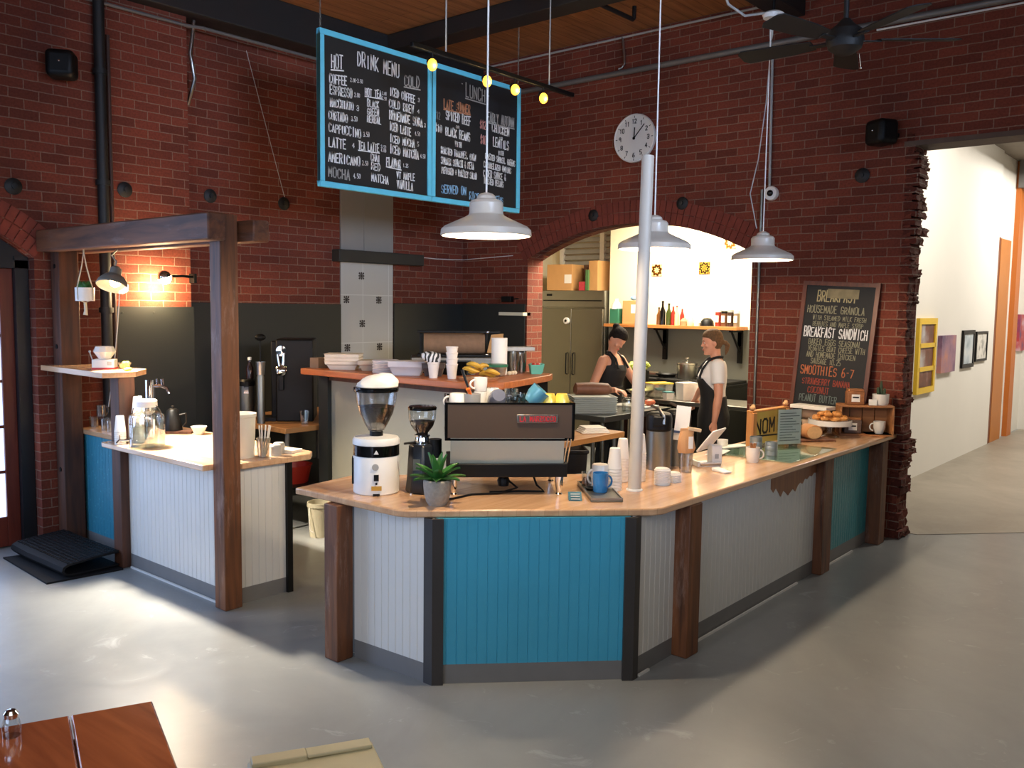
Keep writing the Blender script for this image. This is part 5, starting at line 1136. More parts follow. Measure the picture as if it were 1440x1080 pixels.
# black muffin tray, plates and bread bags behind
t = thing('basket', 'black wire basket behind the cut loaf', 'basket', (6.86, 2.86, CT), 0.2)
MB().loft([((0, 0, 0), 0.12, 0.07), ((0, 0, 0.09), 0.15, 0.095), ((0, 0, 0.095), 0.143, 0.088), ((0, 0, 0.012), 0.113, 0.063)], 20).build('body', M_black, t)
for k in range(7):
    o = MB().ball((0, 0, 0.02), (0.032, 0.03, 0.024), 10, 6).build('dark_muffin', plain('dark_crust', (40, 30, 26), 0.7)) if k == 0 else o.copy()
    if k: C.objects.link(o)
    tag(o, 'dark muffin heaped in the black basket', 'muffin', 'muffins in the black basket'); o.location = (6.86+0.075*math.cos(k*0.9), 2.86+0.04*math.sin(k*0.9), CT+0.075 if k < 6 else CT+0.085)
t = thing('plate', 'white plate beside the black basket', 'plate', (6.64, 2.90, CT+0.0)); MB().lathe([(0.001, 0), (0.05, 0), (0.085, 0.014), (0.083, 0.017), (0.05, 0.005), (0.001, 0.005)], 28).build('plate', M_ceramic, t)
M_bag = plain('bread_bag', (176, 150, 128), 0.7, var=0.1, scale=12, bump=0.3)
for k, (x, y, z, rz) in enumerate(((7.40, 2.88, 0, 1.5), (7.26, 2.86, 0.0, 1.5), (7.33, 2.87, 0.092, 1.4))):
    o = MB().loft([((-0.13, 0, 0.045), 0.02, 0.02, (0, 1, 0), (0, 0, 1)), ((-0.10, 0, 0.05), 0.055, 0.045, (0, 1, 0), (0, 0, 1)), ((0.0, 0, 0.05), 0.062, 0.05, (0, 1, 0), (0, 0, 1)), ((0.10, 0, 0.048), 0.058, 0.046, (0, 1, 0), (0, 0, 1)), ((0.15, 0, 0.04), 0.03, 0.015, (0, 1, 0), (0, 0, 1))], 14).build('bread_bag', M_bag)
    tag(o, ('bagged loaf lowest against the chalkboard foot', 'bagged loaf beside the cake stand', 'bagged loaf on top of the other bags at the chalkboard foot')[k], 'bread'); o.matrix_world = xf((x, y, CT+z), rz)
t = thing('flat_box', 'flat white box lying on the bread bags under the chalkboard', 'box', (7.27, 2.86, CT+0.19), R(80)); MB().box(-0.17, 0.17, -0.07, 0.07, 0, 0.03).build('box', M_paper, t, bevel=0.003)
# crate with jars
t = thing('wooden_crate', 'open wooden crate on its side at the far end of the counter', 'crate', (7.39, 2.47, CT), R(-58))
m = MB(); m.box(-0.21, 0.21, -0.09, 0.09, 0, 0.016); m.box(-0.21, 0.21, -0.09, 0.09, 0.234, 0.25); m.box(-0.21, -0.196, -0.09, 0.09, 0.016, 0.234); m.box(0.196, 0.21, -0.09, 0.09, 0.016, 0.234)
m.build('frame', M_crate, t, bevel=0.002)
for i in range(4): MB().box(-0.195+i*0.099, -0.195+i*0.099+0.092, 0.078, 0.088, 0.016, 0.234).build('slat', M_crate, t)
Mcr = xf((7.39, 2.47, CT), R(-58))
def granola(p, label, mat):
    t = thing('granola_jar', label, 'jar', Mcr @ Vector(p), R(-58))
    MB().box(-0.068, 0.068, -0.045, 0.045, 0, 0.11).build('jar', mat, t, bevel=0.008)
    MB().box(-0.062, 0.062, -0.04, 0.04, 0.11, 0.128).build('lid', M_crate, t, bevel=0.003)
    MB().box(-0.035, 0.03, -0.0465, -0.045, 0.025, 0.085).build('label', M_paper, t)
    m = MB(); m.box(-0.026, 0.022, -0.0475, -0.0465, 0.055, 0.066); m.build('print', M_black, t)
M_gran = plain('granola', (150, 96, 56), 0.5, var=0.2, scale=60)
granola((-0.085, -0.01, 0.25), 'square granola jar on top of the wooden crate', M_gran)
granola((-0.10, -0.02, 0.016), 'square granola jar inside the wooden crate', plain('dark_granola', (104, 84, 74), 0.5, var=0.2, scale=60))
t = thing('potted_cactus', 'dark cactus in a white pot on the wooden crate', 'potted plant', Mcr @ Vector((0.12, 0.0, 0.25)))
MB().lathe([(0.001, 0), (0.055, 0), (0.064, 0.02), (0.065, 0.09), (0.059, 0.09), (0.057, 0.075), (0.001, 0.075)], 26).build('pot', M_ceramic, t)
m = MB()
for k, (x, y, h_) in enumerate(((0, 0, 0.12), (0.025, 0.01, 0.085), (-0.022, 0.012, 0.07), (0.008, -0.02, 0.06))): m.tube([(x, y, 0.07), (x*1.2, y*1.2, 0.075+h_*0.6), (x*1.3, y*1.3, 0.075+h_)], [0.012, 0.014, 0.007], 8)
m.build('cactus', plain('cactus_green', (52, 70, 46), 0.6, var=0.2, scale=30), t)
t = thing('price_card', 'small white folded card on the crate edge', 'card', Mcr @ Vector((0.045, -0.068, 0.2505)), R(-58)); MB().box(-0.032, 0.032, -0.001, 0.001, 0, 0.05, Matrix.Rotation(R(-10), 4, 'X')).build('card', M_paper, t)
mug('cup', 'cream rounded cup inside the wooden crate', 'cup', Mcr @ Vector((0.115, -0.02, 0.0165)), 2.0, mugprof(0.048, 0.10, 0.7), M_ceramic)
# ================================================================== side counter things
t = thing('drink_dispenser', 'large glass water jar with tap, white cap and wire handle', 'drink dispenser', (2.985, 5.83, LT), R(-60))
MB().lathe([(0.001, 0.0), (0.112, 0.0), (0.118, 0.008), (0.118, 0.20), (0.112, 0.222), (0.075, 0.245), (0.062, 0.252), (0.060, 0.285)], 36, caps=(True, False)).build('jar', glass('jar_glass', (0.95, 0.97, 0.96), 0.26), t)
MB().lathe([(0.001, 0.006), (0.112, 0.006), (0.113, 0.155), (0.001, 0.156)], 36).build('water', glass('water', (0.82, 0.90, 0.88), 0.06), t)
MB().lathe([(0.064, 0.275), (0.072, 0.28), (0.070, 0.318), (0.062, 0.325), (0.001, 0.326)], 28).build('cap', M_whiteplastic, t)
MB().tube([(-0.115, 0, 0.20), (-0.10, 0, 0.26), (-0.066, 0, 0.29)], 0.004, 6).tube([(0.115, 0, 0.20), (0.10, 0, 0.26), (0.066, 0, 0.29)], 0.004, 6).build('wire_handle', M_chrome, t)
m = MB(); m.tube([(-0.10, -0.06, 0.05), (-0.15, -0.09, 0.05), (-0.165, -0.10, 0.03)], 0.009, 8); m.cyl((-0.15, -0.09, 0.05), (-0.15, -0.09, 0.085), 0.006); m.build('tap', M_chrome, t)
nested(7, (2.905, 6.055, LT), 'paper_cup', 'white paper cup in the front stack left of the water jar', 'cup', 'paper cups in front of the short post', [(r_*0.82, z) for r_, z in PCUP], M_papercup, 0.014)
nested(11, (3.03, 6.043, LT), 'paper_cup', 'white paper cup in the taller stack behind the water jar', 'cup', 'paper cups behind the water jar', [(r_*0.88, z) for r_, z in PCUP], M_papercup, 0.021)
t = thing('tap_tower', 'chrome draft tap tower behind the water jar', 'tap', (3.24, 6.27, LT), R(-45))
MB().cyl((0, 0, 0), (0, 0, 0.42), 0.036, n=24).build('column', M_chrome, t)
MB().tube([(0.03, -0.01, 0.375), (0.08, -0.02, 0.38), (0.13, -0.03, 0.36), (0.15, -0.035, 0.32)], 0.012, 8).cyl((0.10, -0.024, 0.385), (0.095, -0.024, 0.43), 0.011).cyl((0.06, -0.015, 0.38), (0.055, -0.015, 0.43), 0.007).build('tap', M_chrome, t)
t = thing('glass_cylinder', 'clear glass cylinder around the foot of the draft tap', 'glass', (3.15, 6.17, LT)); MB().lathe([(0.001, 0), (0.05, 0), (0.052, 0.30), (0.049, 0.30), (0.047, 0.01), (0.001, 0.008)], 24).build('body', M_glass, t)
t = thing('server_board', 'dark wooden board under the black kettle', 'board', (3.48, 6.30, LT), R(-45)); MB().box(-0.11, 0.11, -0.09, 0.09, 0, 0.018).build('board', M_timber_dark, t)
t = thing('kettle', 'black conical kettle on a dark board behind the water jar', 'kettle', (3.45, 6.33, LT+0.018), R(-45))
MB().lathe([(0.001, 0), (0.068, 0), (0.068, 0.01), (0.045, 0.15), (0.03, 0.165), (0.012, 0.17), (0.012, 0.185), (0.001, 0.187)], 26).build('body', M_black, t)
MB().tube([(0.05, -0.01, 0.12), (0.10, -0.01, 0.13), (0.10, -0.01, 0.06), (0.075, -0.01, 0.03)], 0.007, 8).build('handle', M_black, t)
t = thing('filter_bowl', 'small white fluted bowl of paper filters on the side counter', 'bowl', (3.53, 6.10, LT))
m = MB(); m.rings([[Vector((r_*(1+0.05*(i % 2))*math.cos(2*math.pi*i/28), r_*(1+0.05*(i % 2))*math.sin(2*math.pi*i/28), z)) for i in range(28)] for r_, z in ((0.03, 0), (0.034, 0.01), (0.058, 0.062), (0.055, 0.062), (0.03, 0.012))]); m.build('bowl', M_ceramic, t)
t = thing('straw_tub', 'tall clear plastic tub behind the timber post on the side counter', 'tub', (3.20, 5.02, LT))
MB().lathe([(0.001, 0), (0.085, 0), (0.095, 0.26), (0.10, 0.265), (0.10, 0.285), (0.09, 0.285), (0.088, 0.26), (0.079, 0.01), (0.001, 0.008)], 28).build('tub', plain('milky_plastic', (222, 218, 204), 0.4, var=0.01), t)
t = thing('straw_cup', 'clear cup of white straws beside the plastic tub', 'cup', (3.288, 4.90, LT)); MB().lathe([(0.001, 0), (0.036, 0), (0.045, 0.13), (0.042, 0.13), (0.034, 0.006), (0.001, 0.005)], 22).build('cup', M_clearplastic, t)
for k in range(9):
    a_ = k*0.7; o = MB().cyl((0, 0, 0), (0.022*math.cos(a_)+0.012, 0.03*math.sin(a_), 0.20), 0.0045, n=8).build('straw', M_paper); tag(o, 'white paper straw standing in the clear cup', 'straw', 'straws in the clear cup'); o.location = (3.288+0.012*math.cos(a_), 4.90+0.012*math.sin(a_), LT+0.006)
for k, (x, y) in enumerate(((3.39, 4.91), (3.46, 4.975))):
    t = thing('sugar_jar', ('small grey lidded jar right of the straw cup', 'small grey jar behind the lidded jar near the napkins')[k], 'jar', (x, y, LT)); MB().lathe([(0.001, 0), (0.038, 0), (0.04, 0.06), (0.032, 0.07), (0.001, 0.072)], 20).build('jar', M_grey, t)
t = thing('napkin_stack', 'stack of white napkins at the right end of the side counter', 'napkins', (3.54, 4.97, LT), 0.3); MB().box(-0.06, 0.06, -0.06, 0.06, 0, 0.016).build('napkins', M_paper, t)
for k, (x, y) in enumerate(((3.14, 6.98), (3.22, 6.88), (3.15, 6.80), (3.24, 6.72), (3.13, 6.66), (3.16, 6.89))):
    z = 0.0 if k < 5 else 0.096
    t = thing('glass_mug', 'clear glass mug in the group on the blue panelled counter end' if k < 5 else 'clear glass mug stacked on the others at the counter end', 'mug', (x, y, LT+z), 2.5*k, 'glass mugs on the side counter')
    MB().lathe([(0.001, 0), (0.034, 0), (0.037, 0.09), (0.034, 0.09), (0.031, 0.008), (0.001, 0.006)], 20).build('body', M_glass, t)
    MB().tube([(0.036+0.02*math.sin(a_), 0, 0.047+0.028*math.cos(a_)) for a_ in [math.pi*i/7 for i in range(8)]], 0.004, 6).build('handle', M_glass, t)
# small wall shelf
t = thing('kitchen_scale', 'white and red scale box on the small wall shelf', 'scale', (2.98, 6.42, 1.41), R(-38))
MB().box(-0.075, 0.075, -0.06, 0.06, 0.006, 0.07).build('body', M_whiteplastic, t, bevel=0.006); MB().box(-0.077, 0.077, -0.062, 0.062, 0, 0.012).build('red_base', plain('red_plastic', (190, 40, 40), 0.4), t)
MB().tube([(-0.075, 0, 0.04), (-0.095, 0, 0.10), (-0.10, 0, 0.12)], 0.004, 6).ball((-0.10, 0, 0.125), 0.009, 8, 5).build('lever', M_grey, t)
MB().box(0.03, 0.06, -0.062, -0.06, 0.03, 0.055).build('display', M_grey, t)
t = thing('dripper', 'white faceted ceramic dripper standing on the scale', 'dripper', (2.98, 6.42, 1.4805))
MB().lathe([(0.001, 0), (0.038, 0), (0.078, 0.055), (0.062, 0.092), (0.055, 0.092), (0.07, 0.056), (0.032, 0.008), (0.001, 0.006)], 10).build('body', M_ceramic, t, angle=20)
t = thing('glass_bowl', 'small glass bowl of limes on the wall shelf', 'bowl', (3.07, 6.30, 1.41)); MB().lathe([(0.001, 0), (0.028, 0), (0.05, 0.05), (0.047, 0.05), (0.026, 0.006), (0.001, 0.005)], 22).build('bowl', M_glass, t)
for k in range(5):
    a_ = k*1.35; o = MB().ball((0, 0, 0), (0.018, 0.018, 0.015), 10, 6).build('lime', plain('lime_green', (176, 196, 60), 0.4)) if k == 0 else o.copy()
    if k: C.objects.link(o)
    tag(o, 'small green lime in the glass bowl', 'lime', 'limes in the glass bowl'); o.location = (3.07+0.018*math.cos(a_), 6.30+0.018*math.sin(a_), 1.432 if k < 3 else 1.455)
o = MB().ball((0, 0, 0.0), (0.034, 0.022, 0.013), 12, 6).build('lime_wedge', plain('lime_bright', (206, 226, 40), 0.35)); tag(o, 'bright lime wedge at the front edge of the wall shelf', 'lime'); o.location = (3.0, 6.115, 1.423)

# ================================================================== back bar: table by the left wall
def pipe_table(name, label, x0, x1, y0, y1, z, mat, legmat, th=0.04, shelf=None, lr=0.018, inset=0.06):
    t = thing(name, label, 'table', ((x0+x1)/2, (y0+y1)/2, 0)); a, b = (x1-x0)/2, (y1-y0)/2
    MB().box(-a, a, -b, b, z-th, z).build('tabletop', mat, t, bevel=0.004)
    for sx in (-1, 1):
        for sy in (-1, 1): MB().cyl((sx*(a-inset), sy*(b-inset), 0), (sx*(a-inset), sy*(b-inset), z-th-0.001), lr, n=12).build('leg', legmat, t)
    if shelf: MB().box(-a+0.02, a-0.02, -b+0.02, b-0.02, shelf-0.02, shelf).build('lower_shelf', legmat if shelf != 0.36 else M_black, t)
    return t
TB = 0.87
pipe_table('brewing_table', 'wood topped table with pipe legs under the black brewer at the left wall', 4.32, 5.50, 6.12, 7.22, TB, M_shelfwood_x, M_pipe, 0.045, 0.36)
t = thing('coffee_brewer', 'tall black coffee grinder box with chrome levers by the dark backsplash', 'coffee machine', (4.69, 6.70, TB), R(-41))
MB().box(-0.02, 0.30, -0.24, 0.22, 0, 0.72).build('cabinet', M_black, t, bevel=0.012)
MB().box(-0.07, -0.02, -0.15, 0.22, 0.0, 0.70).build('front_block', M_black, t, bevel=0.01)
MB().box(-0.15, -0.02, -0.22, 0.0, 0, 0.035).build('drip_tray', M_black, t, bevel=0.004)
m = MB(); m.lathe([(0.055, 0), (0.05, 0.03), (0.03, 0.045), (0.001, 0.047)], 22, M=Matrix.Translation((0.03, -0.24, 0.45)) @ Matrix.Rotation(R(75), 4, 'X')); m.lathe([(0.045, 0), (0.045, 0.015), (0.001, 0.02)], 20, M=Matrix.Translation((0.03, -0.24, 0.62)) @ Matrix.Rotation(R(90), 4, 'X'))
m.cyl((0.0, -0.255, 0.59), (0.015, -0.265, 0.49), 0.012, 0.016); m.cyl((0.05, -0.255, 0.60), (0.045, -0.265, 0.50), 0.011, 0.015)
m.build('lever', M_chrome, t)
MB().box(0.01, 0.05, -0.28, -0.24, 0.28, 0.42).build('chute', M_black, t, bevel=0.005)
t = thing('coffee_server', 'steel brewed coffee server beside the black brewer behind the post', 'coffee server', (4.44, 6.86, TB), R(-41))
MB().lathe([(0.001, 0), (0.07, 0), (0.07, 0.30), (0.001, 0.305)], 26).build('body', M_steel_dull, t); MB().lathe([(0.072, 0.30), (0.075, 0.34), (0.06, 0.36), (0.001, 0.362)], 26).build('lid', M_black, t)
MB().box(-0.012, 0.03, -0.10, -0.065, 0.24, 0.30).build('tap', M_chrome, t)
t = thing('syrup_bottle', 'dark syrup bottle with white cap on the coffee servers', 'bottle', (4.46, 6.84, TB+0.363))
MB().lathe([(0.001, 0), (0.034, 0), (0.034, 0.10), (0.014, 0.14), (0.014, 0.17), (0.001, 0.17)], 18).build('bottle', plain('dark_bottle', (40, 24, 20), 0.15), t); MB().lathe([(0.017, 0.165), (0.017, 0.19), (0.001, 0.192)], 14).build('cap', M_whiteplastic, t)
t = thing('tool_cup', 'steel cup holding a tall whisk handle by the black brewer', 'utensil', (4.37, 6.54, TB)); MB().lathe([(0.001, 0), (0.034, 0), (0.034, 0.40), (0.028, 0.42), (0.001, 0.42)], 22).build('column', M_steel_dull, t)
MB().lathe([(0.035, 0.42), (0.042, 0.53), (0.038, 0.53), (0.03, 0.425)], 20, caps=(False, False)).build('cup', M_steel, t); MB().tube([(0, 0, 0.44), (0.0, 0, 0.72)], 0.006, 6).ball((0, 0, 0.74), (0.05, 0.04, 0.03), 10, 6).build('ladle', M_black, t)
t = thing('coffee_server', 'second steel server at the far left half hidden by the timber post', 'coffee server', (4.36, 7.03, TB), R(-41)); MB().lathe([(0.001, 0), (0.06, 0), (0.06, 0.34), (0.05, 0.36), (0.001, 0.362)], 22).build('body', M_steel_dull, t)
t = thing('drinking_glass', 'tall clear glass on the brewing table edge', 'glass', (4.60, 6.24, TB)); MB().lathe([(0.001, 0), (0.03, 0), (0.042, 0.115), (0.039, 0.115), (0.028, 0.006), (0.001, 0.005)], 20).build('body', M_glass, t)
t = thing('milk_pitcher', 'small steel milk pitcher on the brewing table', 'pitcher', (4.86, 6.22, TB), R(-41)); MB().lathe([(0.001, 0), (0.045, 0), (0.05, 0.03), (0.04, 0.085), (0.043, 0.10), (0.040, 0.10), (0.036, 0.08), (0.001, 0.008)], 22).build('body', M_steel, t); MB().tube([(0.046, 0, 0.085), (0.075, 0, 0.08), (0.07, 0, 0.03), (0.048, 0, 0.025)], 0.005, 6).build('handle', M_steel, t)
t = thing('tamper_stand', 'upright chrome rod stand against the half wall end', 'stand', (5.05, 6.20, TB)); MB().cyl((0, 0, 0), (0, 0, 0.40), 0.012).lathe([(0.001, 0), (0.06, 0), (0.06, 0.015), (0.001, 0.02)], 18).cyl((0.09, 0, 0.0), (0.09, 0, 0.44), 0.018).build('rod', M_chrome, t)
for loc, lab in (((5.05, 6.36, TB), 'steel kettle in the shadow under the raised shelf'),):
    t = thing('kettle', lab, 'kettle', loc); MB().lathe([(0.001, 0), (0.075, 0), (0.085, 0.06), (0.05, 0.13), (0.03, 0.16), (0.001, 0.17)], 22).build('body', M_steel_dull, t); MB().tube([(0.07, 0, 0.1), (0.12, 0, 0.11), (0.12, 0, 0.04), (0.08, 0, 0.03)], 0.008, 6).build('handle', M_black, t)
t = thing('red_tub', 'red plastic tub on the low shelf under the brewing table', 'tub', (4.55, 6.35, 0.36)); MB().loft([((0, 0, 0), 0.14, 0.12), ((0, 0, 0.14), 0.17, 0.15), ((0, 0, 0.155), 0.18, 0.16), ((0, 0, 0.15), 0.16, 0.14), ((0, 0, 0.02), 0.13, 0.11)], 20).build('tub', plain('red_tub', (176, 44, 34), 0.4), t)
t = thing('bottle_brush_tree', 'small green cone tree ornament under the brewing table', 'ornament', (4.90, 6.28, 0.36)); MB().lathe([(0.09, 0.02), (0.06, 0.11), (0.035, 0.2), (0.001, 0.29)], 18).build('cone', plain('sage_green', (92, 112, 92), 0.8, var=0.2, scale=40), t); MB().cyl((0, 0, 0), (0, 0, 0.03), 0.02).build('stem', M_timber, t)
t = thing('bucket', 'pale plastic bucket with wire handle on the floor left of the service counter', 'bucket', (4.44, 5.82, 0))
MB().lathe([(0.001, 0), (0.085, 0), (0.10, 0.25), (0.106, 0.25), (0.106, 0.285), (0.098, 0.285), (0.096, 0.25), (0.08, 0.01), (0.001, 0.008)], 28).build('body', plain('bucket_plastic', (188, 180, 154), 0.45), t)
MB().tube([(-0.108, 0.0, 0.25), (-0.125, -0.02, 0.14), (-0.12, -0.03, 0.07), (-0.10, -0.05, 0.05)], 0.004, 6).build('handle', M_paper, t)
# ---------------- things on the raised shelf
SH = 1.37
t = thing('brown_box', 'small brown box at the left end of the raised shelf', 'box', (4.58, 6.0, SH), 0.1); MB().box(-0.06, 0.06, -0.05, 0.05, 0, 0.085).build('box', plain('dull_brown', (122, 100, 82), 0.8), t)
def tray_prof(mb, a, b, h, fl): # rectangular take-out tray
    f = lambda s_, t_, z: [Vector((x*s_, y*t_, z)) for x, y in ((-1, -1), (1, -1), (1, 1), (-1, 1))]
    return mb.rings([f(a*0.72, b*0.72, 0), f(a*0.9, b*0.9, h*0.55), f(a*0.98, b*0.98, h*0.6), f(a, b, h*0.95), f(a*fl, b*fl, h)])
for k in range(3):
    o = tray_prof(MB(), 0.14, 0.10, 0.075, 1.06).build('takeout_box', plain('takeout_white', (220, 208, 188), 0.6), bevel=0.006) if k == 0 else o.copy()
    if k: C.objects.link(o)
    tag(o, 'pale lidded takeout box in the nested pair stack at the left of the raised shelf' , 'takeout box', 'takeout boxes on the raised shelf'); o.matrix_world = xf((4.62, 5.73, SH+0.028*k), R(-50))
o = tray_prof(MB(), 0.12, 0.10, 0.085, 1.04).build('takeout_box', plain('takeout_beige', (196, 180, 158), 0.6), bevel=0.005); tag(o, 'single beige takeout box behind the pale stack', 'takeout box'); o.matrix_world = xf((4.72, 5.47, SH), R(-50))
for k in range(5):
    o = MB().lathe([(0.001, 0), (0.10, 0), (0.106, 0.014), (0.10, 0.02), (0.001, 0.018)], 26).build('bowl_cover', plain('lid_lilac', (206, 200, 200), 0.5)) if k == 0 else o.copy()
    if k: C.objects.link(o)
    tag(o, 'round pale bowl lid in the stack on the middle of the raised shelf', 'lid', 'round lids on the raised shelf'); o.location = (4.62, 5.22, SH+0.021*k)
t = thing('paper_trays', 'angled pale paper tray on the raised shelf above the white grinder', 'tray', (4.60, 4.95, SH), R(-50)); m = MB(); tray_prof(m, 0.14, 0.09, 0.11, 1.02).build('tray', plain('paper_tray', (204, 198, 200), 0.6), t, bevel=0.004)
t = thing('dark_tray', 'dark plastic tray beside the pale paper tray', 'tray', (4.69, 4.76, SH), R(-50)); m = MB(); tray_prof(m, 0.085, 0.06, 0.10, 1.03).build('tray', plain('smoke_plastic', (92, 84, 82), 0.4), t, bevel=0.004)
t = thing('striped_bag', 'black and white patterned bag draped over a paper cup stack', 'bag', (4.57, 4.64, SH+0.118), R(-41)); m = MB(); m.loft([((0, 0, 0), 0.05, 0.045), ((-0.02, 0, 0.03), 0.075, 0.05), ((-0.02, 0, 0.06), 0.07, 0.045), ((-0.03, 0, 0.075), 0.03, 0.02)], 14)
def stripes():
    mt, nt, b = newmat('striped_cloth'); tc = nd(nt, 'ShaderNodeTexCoord'); wv = nd(nt, 'ShaderNodeTexWave'); wv.inputs['Scale'].default_value = 9; wv.inputs['Distortion'].default_value = 9
    nt.links.new(tc.outputs['Object'], wv.inputs['Vector']); rp = ramp(nt, [(0.45, (0.02, 0.02, 0.02)), (0.55, (0.75, 0.74, 0.72))]); nt.links.new(wv.outputs['Fac'], rp.inputs[0]); nt.links.new(rp.outputs[0], b.inputs['Base Color']); return mt
m.build('bag', stripes(), t)
UP = [(0.001, 0), (0.03, 0), (0.042, 0.10), (0.045, 0.102), (0.045, 0.108), (0.04, 0.108), (0.028, 0.006), (0.001, 0.005)]
nested(2, (4.57, 4.64, SH), 'soup_cup', 'paper cup under the patterned bag', 'cup', 'paper cups under the bag', UP, M_papercup, 0.010)
nested(4, (4.62, 4.50, SH), 'soup_cup', 'tall paper cup in the stack beside the fruit', 'cup', 'paper cups beside the fruit', UP, M_papercup, 0.042)
t = thing('fruit_board', 'wicker tray under the bananas on the raised shelf', 'tray', (4.66, 4.27, SH), R(-41)); MB().loft([((0, 0, 0), 0.13, 0.08), ((0, 0, 0.02), 0.15, 0.10), ((0, 0, 0.022), 0.14, 0.09), ((0, 0, 0.006), 0.125, 0.075)], 20).build('tray', M_kraft, t)
rb = random.Random(5); M_ban = plain('banana_yellow', (202, 158, 52), 0.5, var=0.25, scale=14)
for k in range(9):
    a0 = rb.uniform(0, 6.28); bx, by = rb.uniform(-0.08, 0.08), rb.uniform(-0.04, 0.04)
    pts_ = [Vector((0.085*math.cos(q)-0.04, 0.085*math.sin(q)-0.02, 0.012*math.sin(3*q))) for q in [0.2+1.5*i/7 for i in range(8)]]
    o = MB().tube(pts_, [0.006, 0.013, 0.017, 0.018, 0.018, 0.016, 0.011, 0.005], 8).build('banana', M_ban)
    tag(o, 'ripe banana in the heap on the raised shelf', 'banana', 'bananas on the raised shelf'); o.matrix_world = xf((4.66, 4.27, SH), R(-41)) @ Matrix.Translation((bx, by, 0.045+0.017*(k//2))) @ Matrix.Rotation(a0, 4, 'Z')
t = thing('deli_bowl', 'clear bowl with green lid on the raised shelf left of the paper towels', 'bowl', (5.06, 4.45, SH)); MB().lathe([(0.001, 0), (0.06, 0), (0.078, 0.075), (0.075, 0.075), (0.057, 0.006), (0.001, 0.005)], 24).build('bowl', M_clearplastic, t); MB().lathe([(0.001, 0.075), (0.084, 0.072), (0.086, 0.088), (0.07, 0.092), (0.001, 0.092)], 24).build('lid', plain('green_lid', (46, 116, 84), 0.4), t)
t = thing('paper_towel_roll', 'tall white paper towel roll standing on the raised shelf', 'paper towel', (5.20, 4.55, SH)); MB().lathe([(0.02, 0), (0.062, 0), (0.062, 0.285), (0.02, 0.285), (0.02, 0.0)], 30, caps=(False, False)).build('roll', M_paper, t); MB().lathe([(0.001, 0), (0.02, 0), (0.02, 0.283), (0.001, 0.283)], 14).build('core', M_card, t)
for k in range(3):
    o = MB().ball((0, 0, 0.017), (0.017, 0.022, 0.017), 10, 6).build('egg', plain('egg_shell', (222, 206, 176), 0.5)) if k == 0 else o.copy()
    if k: C.objects.link(o)
    tag(o, 'pale egg lying in front of the paper towel roll', 'egg', 'eggs on the raised shelf'); o.location = (5.17+0.045*k, 4.42+0.01*k, SH)
nested(7, (5.32, 4.50, SH), 'plastic_cup', 'clear plastic cup nested in the stack right of the paper towels', 'cup', 'clear cups right of the paper towels', UP, M_clearplastic, 0.012)
nested(6, (5.43, 4.52, SH), 'plastic_cup', 'clear plastic cup nested in the second stack by the berry punnets', 'cup', 'clear cups by the punnets', UP, M_clearplastic, 0.012)
t = thing('grey_lid', 'flat grey tray balanced on the clear cup stacks', 'tray', (5.385, 4.53, SH+0.182), R(-30)); MB().box(-0.13, 0.13, -0.07, 0.07, 0, 0.03).build('tray', M_grey, t, bevel=0.003)
M_punnet = plain('punnet_green', (92, 170, 150), 0.6)
for k, (x, y) in enumerate(((5.47, 4.40), (5.56, 4.46))):
    t = thing('berry_punnet', ('green berry punnet holding red tomatoes', 'empty looking green punnet at the right end of the raised shelf')[k], 'punnet', (x, y, SH), R(-41)); f = lambda s_, z: [Vector((x_*s_, y_*s_, z)) for x_, y_ in ((-1, -1), (1, -1), (1, 1), (-1, 1))]
    MB().rings([f(0.04, 0), f(0.052, 0.075), f(0.049, 0.075), f(0.037, 0.004)]).build('punnet', M_punnet, t)
for k in range(4):
    o = MB().ball((0, 0, 0), (0.02, 0.02, 0.018), 10, 6).build('tomato', plain('tomato_red', (190, 50, 40), 0.3)) if k == 0 else o.copy()
    if k: C.objects.link(o)
    tag(o, 'small red tomato in the green punnet', 'tomato', 'tomatoes in the punnet'); o.location = (5.47+0.022*math.cos(k*1.57), 4.40+0.022*math.sin(k*1.57), SH+0.068)
# ---------------- oven with paper roll cutter behind
pipe_table('steel_stand', 'steel stand under the oven behind the half wall', 5.62, 6.62, 5.40, 6.40, 0.86, M_steel_dull, M_steel_dull, 0.03, 0.25)
t = thing('counter_oven', 'dark glass countertop oven behind the raised shelf', 'oven', (6.12, 5.92, 0.86), R(-44))
MB().box(-0.42, 0.40, -0.25, 0.25, 0, 0.56).build('body', plain('oven_dark', (46, 48, 46), 0.35), t, bevel=0.01)
MB().box(-0.40, 0.10, -0.262, -0.25, 0.08, 0.52).build('door_glass', M_blackgloss, t); MB().box(0.14, 0.39, -0.258, -0.25, 0.03, 0.54).build('control_panel', M_steel_dull, t)
MB().box(0.18, 0.34, -0.262, -0.258, 0.36, 0.42).build('red_display', plain('dull_red', (120, 44, 36), 0.5), t); MB().box(-0.41, 0.40, -0.27, -0.255, 0.535, 0.556).build('trim_strip', M_steel, t)
t = thing('paper_cutter', 'kraft paper roll in a dark cutter frame on top of the oven', 'paper roll', (6.12, 5.92, 1.42), R(-44))
MB().cyl((-0.30, 0, 0.12), (0.28, 0, 0.12), 0.10, n=28).build('paper_roll', plain('kraft_roll', (150, 116, 88), 0.8, var=0.15, scale=20), t)
m = MB(); m.box(-0.36, 0.42, -0.12, 0.12, 0, 0.02); m.box(-0.36, 0.42, -0.13, -0.06, 0.225, 0.245); m.box(-0.34, -0.31, -0.03, 0.03, 0.02, 0.24); m.box(0.29, 0.31, -0.03, 0.03, 0.02, 0.24); m.build('frame', M_black, t, bevel=0.003)
